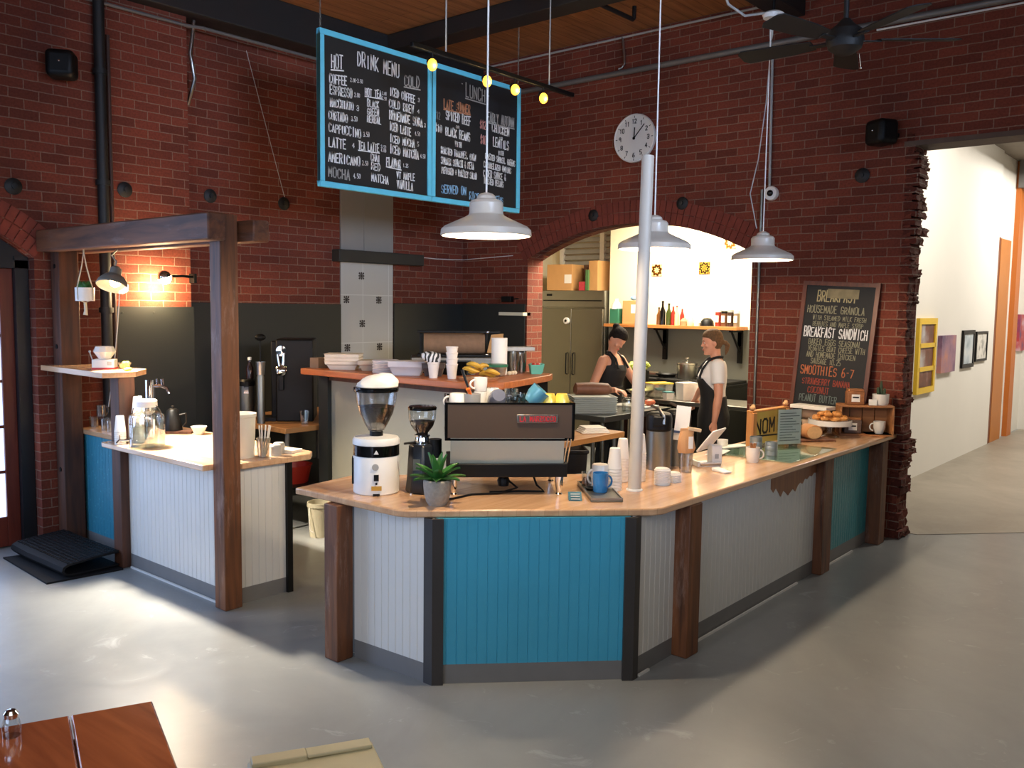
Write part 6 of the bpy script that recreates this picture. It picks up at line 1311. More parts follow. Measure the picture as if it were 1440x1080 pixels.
m = MB(); m.rings([[Vector((x, y, z)) for x, y, z in ((0.30, -0.10+0.0, 0.04), (0.44, -0.09, 0.02), (0.46, -0.06, 0.22), (0.34, -0.09, 0.21))], [Vector((x, y, z)) for x, y, z in ((0.30, -0.095, 0.04), (0.44, -0.085, 0.02), (0.46, -0.055, 0.22), (0.34, -0.085, 0.21))]]); m.build('loose_sheet', M_card, t)
m = MB(); m.ball((0.30, -0.135, 0.235), 0.016, 8, 5).ball((0.30, -0.11, 0.02), 0.016, 8, 5); m.build('knob', M_chrome, t)
# ---------------- prep table right behind the espresso machine
pipe_table('prep_table', 'wood topped prep table behind the espresso machine with steel legs', 4.95, 6.04, 3.92, 4.25, 0.90, M_shelfwood_x, M_steel, 0.045, 0.30)
t = thing('folded_towels', 'stack of folded white towels on the prep table right of the espresso machine', 'towels', (5.82, 4.08, 0.90), R(-35))
for k in range(4): MB().box(-0.12+0.01*k, 0.12-0.012*k, -0.08, 0.08, 0.012*k, 0.012*k+0.011).build('towel', M_paper, t, bevel=0.004)
for k, (x, y, z, s_, mt, lab) in enumerate(((5.35, 4.08, 0.30, 0.13, M_black, 'black tub on the prep table lower shelf'), (5.75, 4.08, 0.30, 0.12, plain('dark_green_bin', (36, 66, 36), 0.5), 'dark green bin on the prep table lower shelf'))):
    o = MB().loft([((0, 0, 0), s_*0.85, s_*0.8), ((0, 0, 0.24), s_, s_*0.95), ((0, 0, 0.25), s_*1.05, s_), ((0, 0, 0.245), s_*0.9, s_*0.85), ((0, 0, 0.02), s_*0.8, s_*0.75)], 18).build('tub', mt); tag(o, lab, 'tub'); o.location = (x, y, z)
t = thing('waste_bin', 'tall dark brown waste bin between the prep table and the dark work table', 'bin', (6.07, 4.58, 0), R(-45))
f = lambda s_, z: [Vector((x_*0.20*s_, y_*0.16*s_, z)) for x_, y_ in ((-1, -1), (1, -1), (1, 1), (-1, 1))]
MB().rings([f(0.85, 0), f(1, 0.66), f(1.06, 0.665), f(1.06, 0.69), f(0.96, 0.69), f(0.95, 0.65), f(0.8, 0.02)]).build('bin', plain('bin_brown', (44, 34, 30), 0.5), t, bevel=0.006)
# dark work table with trays
pipe_table('work_table', 'dark steel work table in the kitchen arch with stacked trays at its corner', 6.36, 7.50, 4.34, 4.93, 0.95, plain('dark_table_steel', (70, 72, 70), 0.35, 0.5), M_steel_dull, 0.05, 0.30)
for k in range(8):
    o = MB().rings([[Vector((x*s_, y*q, z)) for x, y in ((-1, -1), (1, -1), (1, 1), (-1, 1))] for s_, q, z in ((0.19, 0.14, 0), (0.205, 0.155, 0.018), (0.20, 0.15, 0.018), (0.186, 0.136, 0.003))]).build('food_tray', plain('tray_grey', (186, 190, 182), 0.5)) if k == 0 else o.copy()
    if k: C.objects.link(o)
    tag(o, 'pale grey tray in the stack at the near corner of the dark work table', 'tray', 'trays on the work table'); o.matrix_world = xf((6.62, 4.66, 0.95+0.0185*k), R(-42))
t = thing('brown_loaf', 'long brown loaf in a clear bag lying on the tray stack', 'bread', (6.63, 4.67, 0.95+0.0185*8), R(-42))
m = MB(); m.loft([((-0.17, 0, 0.055), 0.03, 0.03, (0, 1, 0), (0, 0, 1)), ((-0.15, 0, 0.06), 0.065, 0.055, (0, 1, 0), (0, 0, 1)), ((0.0, 0, 0.062), 0.075, 0.06, (0, 1, 0), (0, 0, 1)), ((0.15, 0, 0.058), 0.065, 0.053, (0, 1, 0), (0, 0, 1)), ((0.18, 0, 0.05), 0.03, 0.03, (0, 1, 0), (0, 0, 1))], 18); m.build('loaf', plain('dark_loaf', (112, 70, 48), 0.6, var=0.2, scale=14, bump=0.3), t)
for k, (x, y, r_, h_, lab) in enumerate(((6.88, 4.44, 0.055, 0.13, 'clear glass jar at the front edge of the work table'), (7.10, 4.46, 0.06, 0.15, 'second clear glass jar near the left worker hands'))):
    t = thing('glass_jar', lab, 'jar', (x, y, 0.95)); MB().lathe([(0.001, 0), (r_, 0), (r_, h_*0.8), (r_*0.7, h_*0.92), (r_*0.75, h_), (r_*0.7, h_), (r_*0.9, h_*0.78), (r_*0.9, 0.006), (0.001, 0.005)], 22).build('jar', M_glass, t)
t = thing('cutting_board', 'white cutting board in front of the left worker', 'cutting board', (7.3, 4.62, 0.95)); MB().box(-0.14, 0.14, -0.18, 0.18, 0, 0.015).build('board', M_whiteplastic, t, bevel=0.004)
t = thing('salmon_piece', 'orange food piece on the white cutting board', 'food', (7.36, 4.50, 0.965)); MB().ball((0, 0, 0.03), (0.07, 0.05, 0.03), 14, 8).build('food', plain('salmon', (214, 110, 74), 0.5, var=0.15), t)
# ---------------- kitchen proper
pipe_table('steel_counter', 'long steel kitchen counter loaded with containers behind the two workers', 8.02, 8.62, 3.40, 5.55, 0.95, M_steel, M_steel, 0.04, 0.30, inset=0.05)
TK2 = 0.95
def tub(loc, label, a, b, h, mat, lid=None):
    t = thing('food_container', label, 'container', loc, R(-30)); f = lambda s_, z: [Vector((x_*a*s_, y_*b*s_, z)) for x_, y_ in ((-1, -1), (1, -1), (1, 1), (-1, 1))]
    MB().rings([f(0.88, 0), f(1, h), f(0.95, h), f(0.83, 0.008)]).build('tub', mat, t, bevel=0.004)
    if lid: MB().rings([f(1.03, h), f(1.03, h+0.012)]).build('lid', lid, t)
    return t
tub((8.20, 4.90, TK2), 'clear food container with yellow lid behind the white pole', 0.12, 0.09, 0.15, M_clearplastic, plain('lid_yellow', (232, 200, 60), 0.5))
tub((8.22, 4.80+0.13-0.35, TK2), 'white square bin between the two workers', 0.09, 0.08, 0.17, M_whiteplastic, M_paper)
tub((8.25, 4.36, TK2), 'second white bin near the right worker hand', 0.08, 0.07, 0.14, M_whiteplastic)
tub((8.45, 4.72, TK2), 'dark container behind the yellow lidded one', 0.10, 0.07, 0.10, M_black)
tub((8.12, 4.74, TK2), 'teal lidded small container on the steel counter', 0.045, 0.045, 0.07, M_whiteplastic, plain('lid_teal', (60, 130, 134), 0.5))
t = thing('salad_bowl', 'wide steel bowl of greens on the steel counter behind the airpots', 'bowl', (8.17, 5.13, TK2)); MB().lathe([(0.001, 0), (0.06, 0), (0.14, 0.07), (0.135, 0.07), (0.055, 0.006), (0.001, 0.005)], 26).build('bowl', M_steel, t); MB().ball((0, 0, 0.055), (0.11, 0.11, 0.04), 14, 8).build('greens', plain('pale_greens', (186, 186, 120), 0.7, var=0.25, scale=40, bump=0.5), t)
t = thing('stock_pot', 'black stock pot full of lettuce behind the left worker', 'pot', (8.42, 5.34, TK2)); MB().lathe([(0.001, 0), (0.14, 0), (0.15, 0.02), (0.15, 0.25), (0.155, 0.255), (0.145, 0.255), (0.14, 0.02), (0.001, 0.015)], 30).build('pot', M_black, t)
m = MB(); rl = random.Random(8)
for k in range(26): m.ball((rl.uniform(-0.12, 0.12), rl.uniform(-0.12, 0.12), 0.25+rl.uniform(0, 0.09)), (rl.uniform(0.03, 0.06), rl.uniform(0.03, 0.06), rl.uniform(0.015, 0.035)), 8, 5)
m.build('lettuce', plain('lettuce', (170, 182, 82), 0.6, var=0.3, scale=30, bump=0.6), t)
for k, (x, y, lab) in enumerate(((8.3, 3.72, 'stack of white papers on the steel counter right of the right worker'), (8.45, 3.55, 'white tray on the steel counter by the arch edge'))):
    t = thing('paper_stack', lab, 'papers', (x, y, TK2), R(-40)); MB().box(-0.13, 0.13, -0.10, 0.10, 0, 0.03+0.05*(1-k)).build('stack', M_paper, t); MB().box(-0.09, 0.09, -0.07, 0.07, 0.03+0.05*(1-k), 0.05+0.05*(1-k)).build('top_sheet', M_ceramic, t)
# range with griddle at the back wall
t = thing('range_stove', 'black gas range with griddle against the kitchen back wall', 'stove', (9.52, 5.25, 0))
MB().box(-0.36, 0.36, -0.62, 0.75, 0.08, 1.0).build('body', M_black, t, bevel=0.01)
MB().box(-0.38, 0.36, -0.62, 0.75, 1.0, 1.03).build('cooktop', M_black, t, bevel=0.004)
for k in range(3): MB().box(-0.30, 0.30, -0.58+0.44*k, -0.18+0.44*k, 1.031, 1.062).build('burner_grate', M_iron, t, bevel=0.006)
MB().box(-0.40, -0.37, -0.6, 0.73, 0.86, 0.92).build('front_rail', M_steel, t)
for k in range(6): MB().cyl((-0.36, -0.5+0.22*k, 0.965), (-0.395, -0.5+0.22*k, 0.965), 0.022, n=12).build('knob', M_black, t)
for k in range(2): MB().box(-0.372, -0.36, -0.58+0.68*k, 0.03+0.68*k, 0.2, 0.82).build('oven_door', M_blackgloss, t)
t = thing('stock_pot', 'steel stock pot with lid on the range', 'pot', (9.45, 5.27, 1.063)); MB().lathe([(0.001, 0), (0.115, 0), (0.12, 0.01), (0.12, 0.17), (0.126, 0.175), (0.12, 0.19), (0.06, 0.21), (0.001, 0.214)], 30).build('pot', M_steel, t); MB().lathe([(0.012, 0.21), (0.012, 0.23), (0.026, 0.24), (0.02, 0.255), (0.001, 0.257)], 16).build('lid_knob', M_steel, t); MB().tube([(0.0, -0.12, 0.14), (0.0, -0.24, 0.17), (0, -0.30, 0.17)], 0.01, 8).build('handle', M_steel, t)
t = thing('foil_roll', 'long silver foil roll lying on the range left of the steel pot', 'foil', (9.4, 5.78, 1.063)); MB().cyl((0, -0.16, 0.035), (0, 0.18, 0.035), 0.035, n=16).build('roll', M_steel, t)
t = thing('frying_pan', 'black frying pan on the range behind the foil roll', 'pan', (9.5, 5.58, 1.063)); MB().lathe([(0.001, 0), (0.10, 0), (0.13, 0.04), (0.126, 0.04), (0.098, 0.005), (0.001, 0.004)], 26).build('pan', M_iron, t); MB().tube([(-0.12, 0, 0.035), (-0.2, -0.02, 0.05), (-0.29, -0.03, 0.055)], 0.01, 8).build('handle', M_iron, t)
# fridge
t = thing('upright_fridge', 'two door stainless upright fridge seen through the left side of the arch', 'fridge', (10.17, 7.24, 0))
MB().box(-0.33, 0.33, -0.50, 0.56, 0.12, 2.13).build('cabinet', M_steel_dull, t, bevel=0.006)
for y0, y1 in ((-0.49, 0.028), (0.034, 0.55)): MB().box(-0.372, -0.332, y0, y1, 0.16, 1.88).build('door', plain('fridge_door', (116, 112, 98), 0.35, 0.8, var=0.03, scale=1), t, bevel=0.006)
MB().box(-0.36, -0.33, -0.50, 0.56, 1.905, 2.125).build('grille_panel', M_steel_dull, t, bevel=0.003)
MB().box(-0.365, -0.345, -0.46, 0.53, 1.985, 2.0).build('grille_slot', M_black, t)
for y in (-0.02, 0.09): m = MB(); m.tube([(-0.372, y, 0.98), (-0.40, y, 0.985), (-0.40, y, 1.27), (-0.372, y, 1.275)], 0.009, 8); m.build('handle', M_black, t)
m = MB(); m.box(-0.366, -0.36, 0.38, 0.47, 2.055, 2.085); m.build('badge', M_black, t)
t_ = thing('fridge_timer', 'round white timer with black dial stuck to the fridge door', 'timer', (9.797, 7.34, 1.715)); MB().lathe([(0.001, 0), (0.045, 0), (0.045, 0.03), (0.04, 0.034), (0.001, 0.034)], 22, M=Matrix.Rotation(R(-90), 4, 'Y')).build('case', M_whiteplastic, t_); MB().lathe([(0.018, 0.034), (0.018, 0.04), (0.001, 0.04)], 16, M=Matrix.Rotation(R(-90), 4, 'Y')).build('dial', M_black, t_)
MB().box(-0.30, 0.30, -0.45, 0.5, 0.0, 0.12).build('plinth', M_black, t)
FZ = 2.131
def carton(name, label, loc, rz, sx, sy, sz, mat, lab=None):
    t = thing(name, label, 'box', loc, rz); MB().box(-sx/2, sx/2, -sy/2, sy/2, 0, sz).build('carton', mat, t, bevel=0.004)
    if lab: MB().box(-sx/2-0.002, -sx/2, *lab).build('label', M_paper, t)
    m = MB(); m.box(-sx/2-0.001, sx/2+0.001, -0.02, 0.02, sz-0.001, sz+0.001); m.build('tape', M_kraft, t); return t
carton('cardboard_box', 'tall tan carton with white label on top of the fridge at left', (10.04, 7.56, FZ), R(8), 0.36, 0.40, 0.36, M_card, (-0.19, -0.08, 0.10, 0.22))
carton('cardboard_box', 'narrow tan carton with green stripe on top of the fridge at right', (10.04, 6.97, FZ), R(-6), 0.30, 0.16, 0.40, M_card)
carton('cardboard_box', 'slim green carton beside the narrow tan one', (10.02, 7.075, FZ), 0, 0.30, 0.05, 0.28, plain('carton_green', (80, 120, 70), 0.7))
carton('cardboard_box', 'small red and white packet between the cartons on the fridge', (9.98, 7.165, FZ), 0, 0.2, 0.10, 0.12, plain('packet_red', (190, 60, 70), 0.6, var=0.2, scale=20))
carton('cardboard_box', 'dark brown carton at the back of the fridge top', (10.2, 7.22, FZ), 0, 0.2, 0.15, 0.36, plain('carton_dark', (84, 60, 44), 0.8))
# kitchen shelf
KS = 1.695
t = thing('kitchen_shelf', 'long orange wooden shelf on black brackets across the kitchen wall', 'shelf', (9.75, 5.5, KS))
MB().box(-0.15, 0.148, -0.78, 1.10, -0.04, 0).build('board', wood('kitchen_shelf_wood', (206, 138, 74), (170, 104, 52), 'Y'), t, bevel=0.003)
for y in (0.33, -0.70):
    m = MB(); m.box(0.10, 0.148, y-0.025, y+0.025, -0.44, -0.04); m.box(-0.13, 0.10, y-0.025, y+0.025, -0.065, -0.04); m.tube([(-0.11, y, -0.06), (0.11, y, -0.30)], 0.014, 8); m.build('bracket', M_black, t)
def bottle(loc, label, r_, h_, mat, cap, group=None, cat='bottle'):
    t = thing('bottle', label, cat, loc, 0, group); MB().lathe([(0.001, 0), (r_, 0), (r_, h_*0.55), (r_*0.4, h_*0.75), (r_*0.36, h_*0.94), (0.001, h_*0.94)], 16).build('body', mat, t); MB().lathe([(r_*0.42, h_*0.93), (r_*0.42, h_), (0.001, h_)], 12).build('cap', cap, t); return t
t = thing('jug', 'white capped jug of green cleaner at the left end of the kitchen shelf', 'jug', (9.70, 6.47, KS)); MB().box(-0.06, 0.06, -0.075, 0.07, 0, 0.20).build('body', plain('cleaner_green', (56, 120, 92), 0.4), t, bevel=0.012); MB().lathe([(0.07, 0.19), (0.055, 0.25), (0.025, 0.30), (0.025, 0.325), (0.001, 0.325)], 18).build('neck', M_whiteplastic, t)
carton('cardboard_box', 'open tan cardboard box on the kitchen shelf left of the white pole', (9.74, 6.23, KS), 0, 0.22, 0.20, 0.30, M_card, (-0.10, -0.03, 0.14, 0.25))
o = MB().ball((0, 0, 0.04), (0.05, 0.06, 0.04), 12, 7).build('yellow_bag', plain('bag_yellow', (222, 206, 90), 0.5)); tag(o, 'small yellow bag in front of the cardboard box', 'bag'); o.location = (9.63, 6.07, KS)
o = MB().ball((0, 0, 0.03), (0.05, 0.05, 0.03), 10, 6).build('blue_cap', plain('cap_blue', (120, 170, 220), 0.5)); tag(o, 'pale blue cap on top of the cardboard box', 'bag'); o.location = (9.74, 6.23, KS+0.302)
kinds = [(M_blackgloss, M_black), (plain('olive_glass', (60, 70, 30), 0.15), M_black), (plain('sauce_red', (140, 40, 30), 0.3), M_whiteplastic), (plain('vinegar', (110, 70, 36), 0.2), M_black), (plain('clear_oil', (216, 206, 150), 0.2), plain('cap_red', (170, 40, 36), 0.4))]
rk = random.Random(21)
spec = [(5.60, 0.037, 0.30, 0, 'tall black oil bottle right of the white pole'), (5.53, 0.035, 0.27, 1, 'olive green bottle beside the tall black one'), (5.67, 0.03, 0.22, 3, 'brown vinegar bottle nearest the white pole'), (5.46, 0.03, 0.25, 2, 'red sauce bottle in the middle of the shelf bottles'), (5.40, 0.027, 0.24, 4, 'pale oil bottle with a red cap'), (5.345, 0.028, 0.22, 2, 'second red sauce bottle farthest right of the bottle row')]
for y, r_, h_, k, lab in spec: bottle((9.70+rk.uniform(-0.02, 0.04), y+0.17, KS), lab, r_, h_, *kinds[k])
for y, r_, h_, mt, lab in ((5.46, 0.05, 0.09, plain('cloth_tan', (170, 140, 100), 0.8), 'tan cloth bag lying on the kitchen shelf'), (5.37, 0.045, 0.11, plain('pale_bag', (216, 210, 160), 0.6), 'pale yellow bag on the kitchen shelf'), (5.28, 0.04, 0.07, M_paper, 'small white packet before the black pan on the kitchen shelf')):
    o = MB().loft([((0, 0, 0), r_, r_*0.9), ((0, 0, h_*0.6), r_*1.05, r_), ((0, 0, h_), r_*0.5, r_*0.3)], 12).build('food_bag', mt); tag(o, lab, 'bag'); o.location = (9.68, y, KS)
t = thing('black_bowl', 'black bowl upside down on the kitchen shelf', 'bowl', (9.69, 5.15, KS)); MB().lathe([(0.085, 0), (0.075, 0.06), (0.04, 0.095), (0.001, 0.10)], 22).build('bowl', M_black, t)
sp = [plain('spice_red', (150, 52, 34), 0.4), plain('spice_brown', (112, 72, 44), 0.4), plain('spice_dark', (66, 46, 36), 0.4), plain('spice_grey', (140, 120, 96), 0.4)]
for k, y in enumerate((4.94, 4.86, 4.78, 4.70)):
    t = thing('spice_jar', ('first tall spice jar with white label left of the jar row', 'second spice jar with red contents in the row', 'third spice jar with white label in the row', 'spice jar nearest the arch edge in the row')[k], 'jar', (9.68, y+0.06, KS)); h_ = 0.20-0.015*(k % 2)
    MB().lathe([(0.001, 0), (0.036, 0), (0.036, h_*0.85), (0.001, h_*0.86)], 18).build('jar', sp[k], t); MB().lathe([(0.037, h_*0.85), (0.037, h_), (0.001, h_)], 18).build('cap', (M_whiteplastic, M_black, M_grey, M_whiteplastic)[k], t); MB().box(-0.038, -0.034, -0.022, 0.022, 0.05, 0.13).build('label', M_paper, t)
# patterned tiles on the kitchen wall
def talavera(name, c1, c2, c3):
    mt, nt, b = newmat(name); tc = nd(nt, 'ShaderNodeTexCoord'); sx = nd(nt, 'ShaderNodeSeparateXYZ'); nt.links.new(tc.outputs['Object'], sx.inputs[0])
    def M1(op, a, b_=None, v=None):
        n = nd(nt, 'ShaderNodeMath', operation=op); nt.links.new(a, n.inputs[0])
        if b_ is not None: nt.links.new(b_, n.inputs[1])
        if v is not None: n.inputs[1].default_value = v
        return n.outputs[0]
    at = M1('ARCTAN2', sx.outputs['Z'], sx.outputs['Y']); pet = M1('SINE', M1('MULTIPLY', at, v=8.0)); y2 = M1('MULTIPLY', sx.outputs['Y'], sx.outputs['Y']); z2 = M1('MULTIPLY', sx.outputs['Z'], sx.outputs['Z'])
    rr = M1('SQRT', M1('ADD', y2, z2)); v = M1('ADD', M1('MULTIPLY', rr, v=90.0), M1('MULTIPLY', pet, v=0.9)); s = M1('SINE', v)
    rp = ramp(nt, [(0.0, lin(c1)), (0.4, lin(c2)), (0.75, lin(c3))]); rp.color_ramp.interpolation = 'CONSTANT'
    nt.links.new(M1('MULTIPLY_ADD', s, v=0.5), rp.inputs[0]); nt.links.new(rp.outputs[0], b.inputs['Base Color']); b.inputs['Roughness'].default_value = 0.2
    for n in nt.nodes:
        if n.type == 'MATH' and n.operation == 'MULTIPLY_ADD': n.inputs[2].default_value = 0.5
    return mt
for k, (y, z, s_, lab, cs) in enumerate(((5.995, 2.388, 0.075, 'ornamental orange tile left on the kitchen wall beside the white pole', ((60, 40, 20), (206, 130, 50), (230, 200, 150))), (5.319, 2.403, 0.075, 'square patterned brown and yellow tile in the middle of the kitchen wall', ((50, 36, 18), (200, 160, 60), (110, 80, 30))), (4.987, 2.703, 0.075, 'patterned yellow tile high on the kitchen wall near the right lamp', ((110, 70, 30), (220, 170, 80), (236, 216, 160))), (6.0, 2.78, 0.075, 'patterned tile high on the kitchen wall behind the middle lamp', ((90, 60, 30), (210, 160, 70), (236, 216, 160))))):
    t = thing('wall_tile', lab, 'tile', (9.899, y, z)); MB().box(-0.008, 0, -s_, s_, -s_, s_).build('tile', talavera('talavera%d' % k, *cs), t, bevel=0.002)

# ================================================================== people
def smooth_body(mb, name, mat, parent, voxel=0.008, it=6, fac=0.5):
    o = mb.build(name, mat, None)
    r_ = o.modifiers.new('remesh', 'REMESH'); r_.mode = 'VOXEL'; r_.voxel_size = voxel
    s_ = o.modifiers.new('smooth', 'SMOOTH'); s_.factor = fac; s_.iterations = it
    dg = bpy.context.evaluated_depsgraph_get(); dg.update()
    me = bpy.data.meshes.new_from_object(o.evaluated_get(dg)); old = o.data
    o.modifiers.clear(); o.data = me; me.name = name
    for p in me.polygons: p.use_smooth = True
    if not me.materials: me.materials.append(mat)
    bpy.data.meshes.remove(old)
    o.parent = parent; return o
def limb(mb, pts, rad, n=14, flat=1.0):
    # tapered limb resampled along a smooth polyline
    P = [Vector(p) for p in pts]; out = []; rr = []
    for i in range(len(P)-1):
        for k in range(4):
            f = k/4; out.append(P[i].lerp(P[i+1], f)); rr.append(rad[i]*(1-f)+rad[i+1]*f)
    out.append(P[-1]); rr.append(rad[-1])
    mb.tube(out, rr, n); mb.ball(P[0], rad[0], 12, 8); return mb
def hand(mb, wrist, d, palm_n, curl, side):
    # wrist point, finger direction, palm normal; five fingers bent by curl degrees
    d = Vector(d).normalized(); n = Vector(palm_n); n = (n-d*n.dot(d)).normalized(); s = d.cross(n)*side
    w_ = Vector(wrist)
    rs = []
    for k, (l, a, b) in enumerate(((-0.01, 0.024, 0.018), (0.02, 0.032, 0.016), (0.055, 0.041, 0.015), (0.088, 0.040, 0.012), (0.094, 0.034, 0.008))):
        rs.append((w_+d*l, a, b, s, n))
    mb.loft(rs, 12)
    for k, (off, ln) in enumerate(((0.029, 0.070), (0.010, 0.079), (-0.010, 0.074), (-0.028, 0.058))):
        p = w_+d*0.085+s*off; pts = [p]; dd = d.copy()
        for j, q in enumerate((0.45, 0.32, 0.23)):
            ang = R(curl*(0.5+0.35*j)+3*k); dd = (d*math.cos(ang)+n*math.sin(ang)).normalized(); p = p+dd*ln*q; pts.append(p)
        mb.tube([pts[0]-d*0.02]+pts, [0.0095, 0.0092, 0.0085, 0.0078, 0.006], 8)
    p = w_+d*0.02+s*0.026; q1 = p+(d*0.6+s*0.7+n*0.25).normalized()*0.042; q2 = q1+(d*0.9+s*0.15+n*0.35).normalized()*0.03; q3 = q2+(d*0.95+n*0.4-s*0.1).normalized()*0.022
    mb.tube([p-d*0.01-s*0.012, p, q1, q2, q3], [0.013, 0.0135, 0.0105, 0.0095, 0.0065], 8)
def head(mb, c, M):
    # skull and face in head space: -Y forward, +Z up, then placed by M at c
    T_ = Matrix.Translation(c) @ M
    q = lambda p: T_ @ Vector(p)
    secs = []
    for z, rx, fy, by in ((-0.118, 0.022, 0.078, -0.045), (-0.110, 0.034, 0.086, -0.010), (-0.092, 0.047, 0.088, 0.035), (-0.065, 0.058, 0.086, 0.062), (-0.035, 0.066, 0.086, 0.080), (0.0, 0.071, 0.086, 0.092), (0.03, 0.074, 0.090, 0.096), (0.06, 0.073, 0.087, 0.094), (0.088, 0.062, 0.070, 0.080), (0.108, 0.042, 0.044, 0.055), (0.118, 0.016, 0.014, 0.022)):
        ring = []
        for i in range(24):
            a = 2*math.pi*i/24; x = rx*math.cos(a); s_ = math.sin(a)
            y = by*s_ if s_ > 0 else fy*s_
            ring.append(q((x, y, z)))
        secs.append(ring)
    mb.rings(secs)
    # brow, nose, lips, chin, ears
    mb.tube([q((-0.034, -0.081, 0.022)), q((0, -0.088, 0.020)), q((0.034, -0.081, 0.022))], 0.009, 8)
    mb.rings([[q(p) for p in r_] for r_ in (((-0.007, -0.083, 0.018), (0.007, -0.083, 0.018), (0.006, -0.094, 0.014), (-0.006, -0.094, 0.014)), ((-0.010, -0.080, -0.012), (0.010, -0.080, -0.012), (0.007, -0.107, -0.010), (-0.007, -0.107, -0.010)), ((-0.017, -0.080, -0.030), (0.017, -0.080, -0.030), (0.010, -0.113, -0.026), (-0.010, -0.113, -0.026)), ((-0.014, -0.080, -0.036), (0.014, -0.080, -0.036), (0.007, -0.104, -0.034), (-0.007, -0.104, -0.034)))])
    mb.ball(q((0, -0.084, -0.056)), (0.021, 0.012, 0.009), 10, 6); mb.ball(q((0, -0.082, -0.070)), (0.019, 0.012, 0.009), 10, 6)
    mb.ball(q((0, -0.078, -0.102)), (0.022, 0.018, 0.016), 10, 6)
    for sx in (-1, 1):
        mb.ball(q((sx*0.074, 0.010, -0.008)), (0.010, 0.020, 0.031), 10, 6, M.to_3x3().to_4x4() @ Matrix.Rotation(R(sx*14), 4, 'Z'))
        mb.ball(q((sx*0.045, -0.066, -0.032)), (0.020, 0.016, 0.018), 10, 6)
    return T_
def face_parts(T_, body, lipcol, lowered=False):
    q = lambda p: T_ @ Vector(p)
    m = MB(); mi = MB(); br_ = MB()
    for sx in (-1, 1):
        if not lowered: m.ball(q((sx*0.031, -0.0795, 0.002)), 0.0066, 12, 8)
        if lowered: mi.tube([q((sx*0.019, -0.0845, -0.003)), q((sx*0.031, -0.086, -0.007)), q((sx*0.044, -0.080, -0.004))], [0.0016, 0.0028, 0.0016], 6)
        else: mi.ball(q((sx*0.031, -0.0832, 0.001)), 0.0048, 10, 6)
        br_.tube([q((sx*0.017, -0.0935, 0.022)), q((sx*0.033, -0.092, 0.028)), q((sx*0.05, -0.080, 0.021))], [0.003, 0.0035, 0.002], 6)
    if not lowered: m.build('eyes', plain('eye_white', (225, 220, 212), 0.3), body); mi.build('irises', plain('iris_brown', (52, 36, 26), 0.2), body); br_.build('eyebrows', plain('brow_brown', (64, 44, 30), 0.7), body)
    m = MB(); m.tube([q((-0.022, -0.092, -0.062)), q((-0.008, -0.0975, -0.058)), q((0.008, -0.0975, -0.058)), q((0.022, -0.092, -0.062))], [0.002, 0.005, 0.005, 0.002], 8); m.tube([q((-0.018, -0.092, -0.066)), q((0, -0.096, -0.071)), q((0.018, -0.092, -0.066))], [0.002, 0.0055, 0.002], 8)
    m.build('lips', plain('lips', lipcol, 0.45), body)
def torso_secs(k=0.0, lean=0.0, z0=0.0):
    # (z, y, rx, ry): hips to neck of a 1.68 m woman, k inflates, lean pushes the chest forward
    base_ = [(0.80, 0.015, 0.165, 0.120), (0.88, 0.018, 0.176, 0.128), (0.96, 0.010, 0.160, 0.112), (1.05, 0.0, 0.136, 0.098), (1.12, -0.006, 0.138, 0.100), (1.20, -0.016, 0.152, 0.118), (1.26, -0.018, 0.160, 0.124), (1.32, -0.006, 0.166, 0.108), (1.37, 0.006, 0.168, 0.088), (1.405, 0.012, 0.140, 0.070), (1.425, 0.014, 0.090, 0.056)]
    return [((0, y-lean*max(0, z-0.95), z+z0), rx+k, ry+k) for z, y, rx, ry in base_]
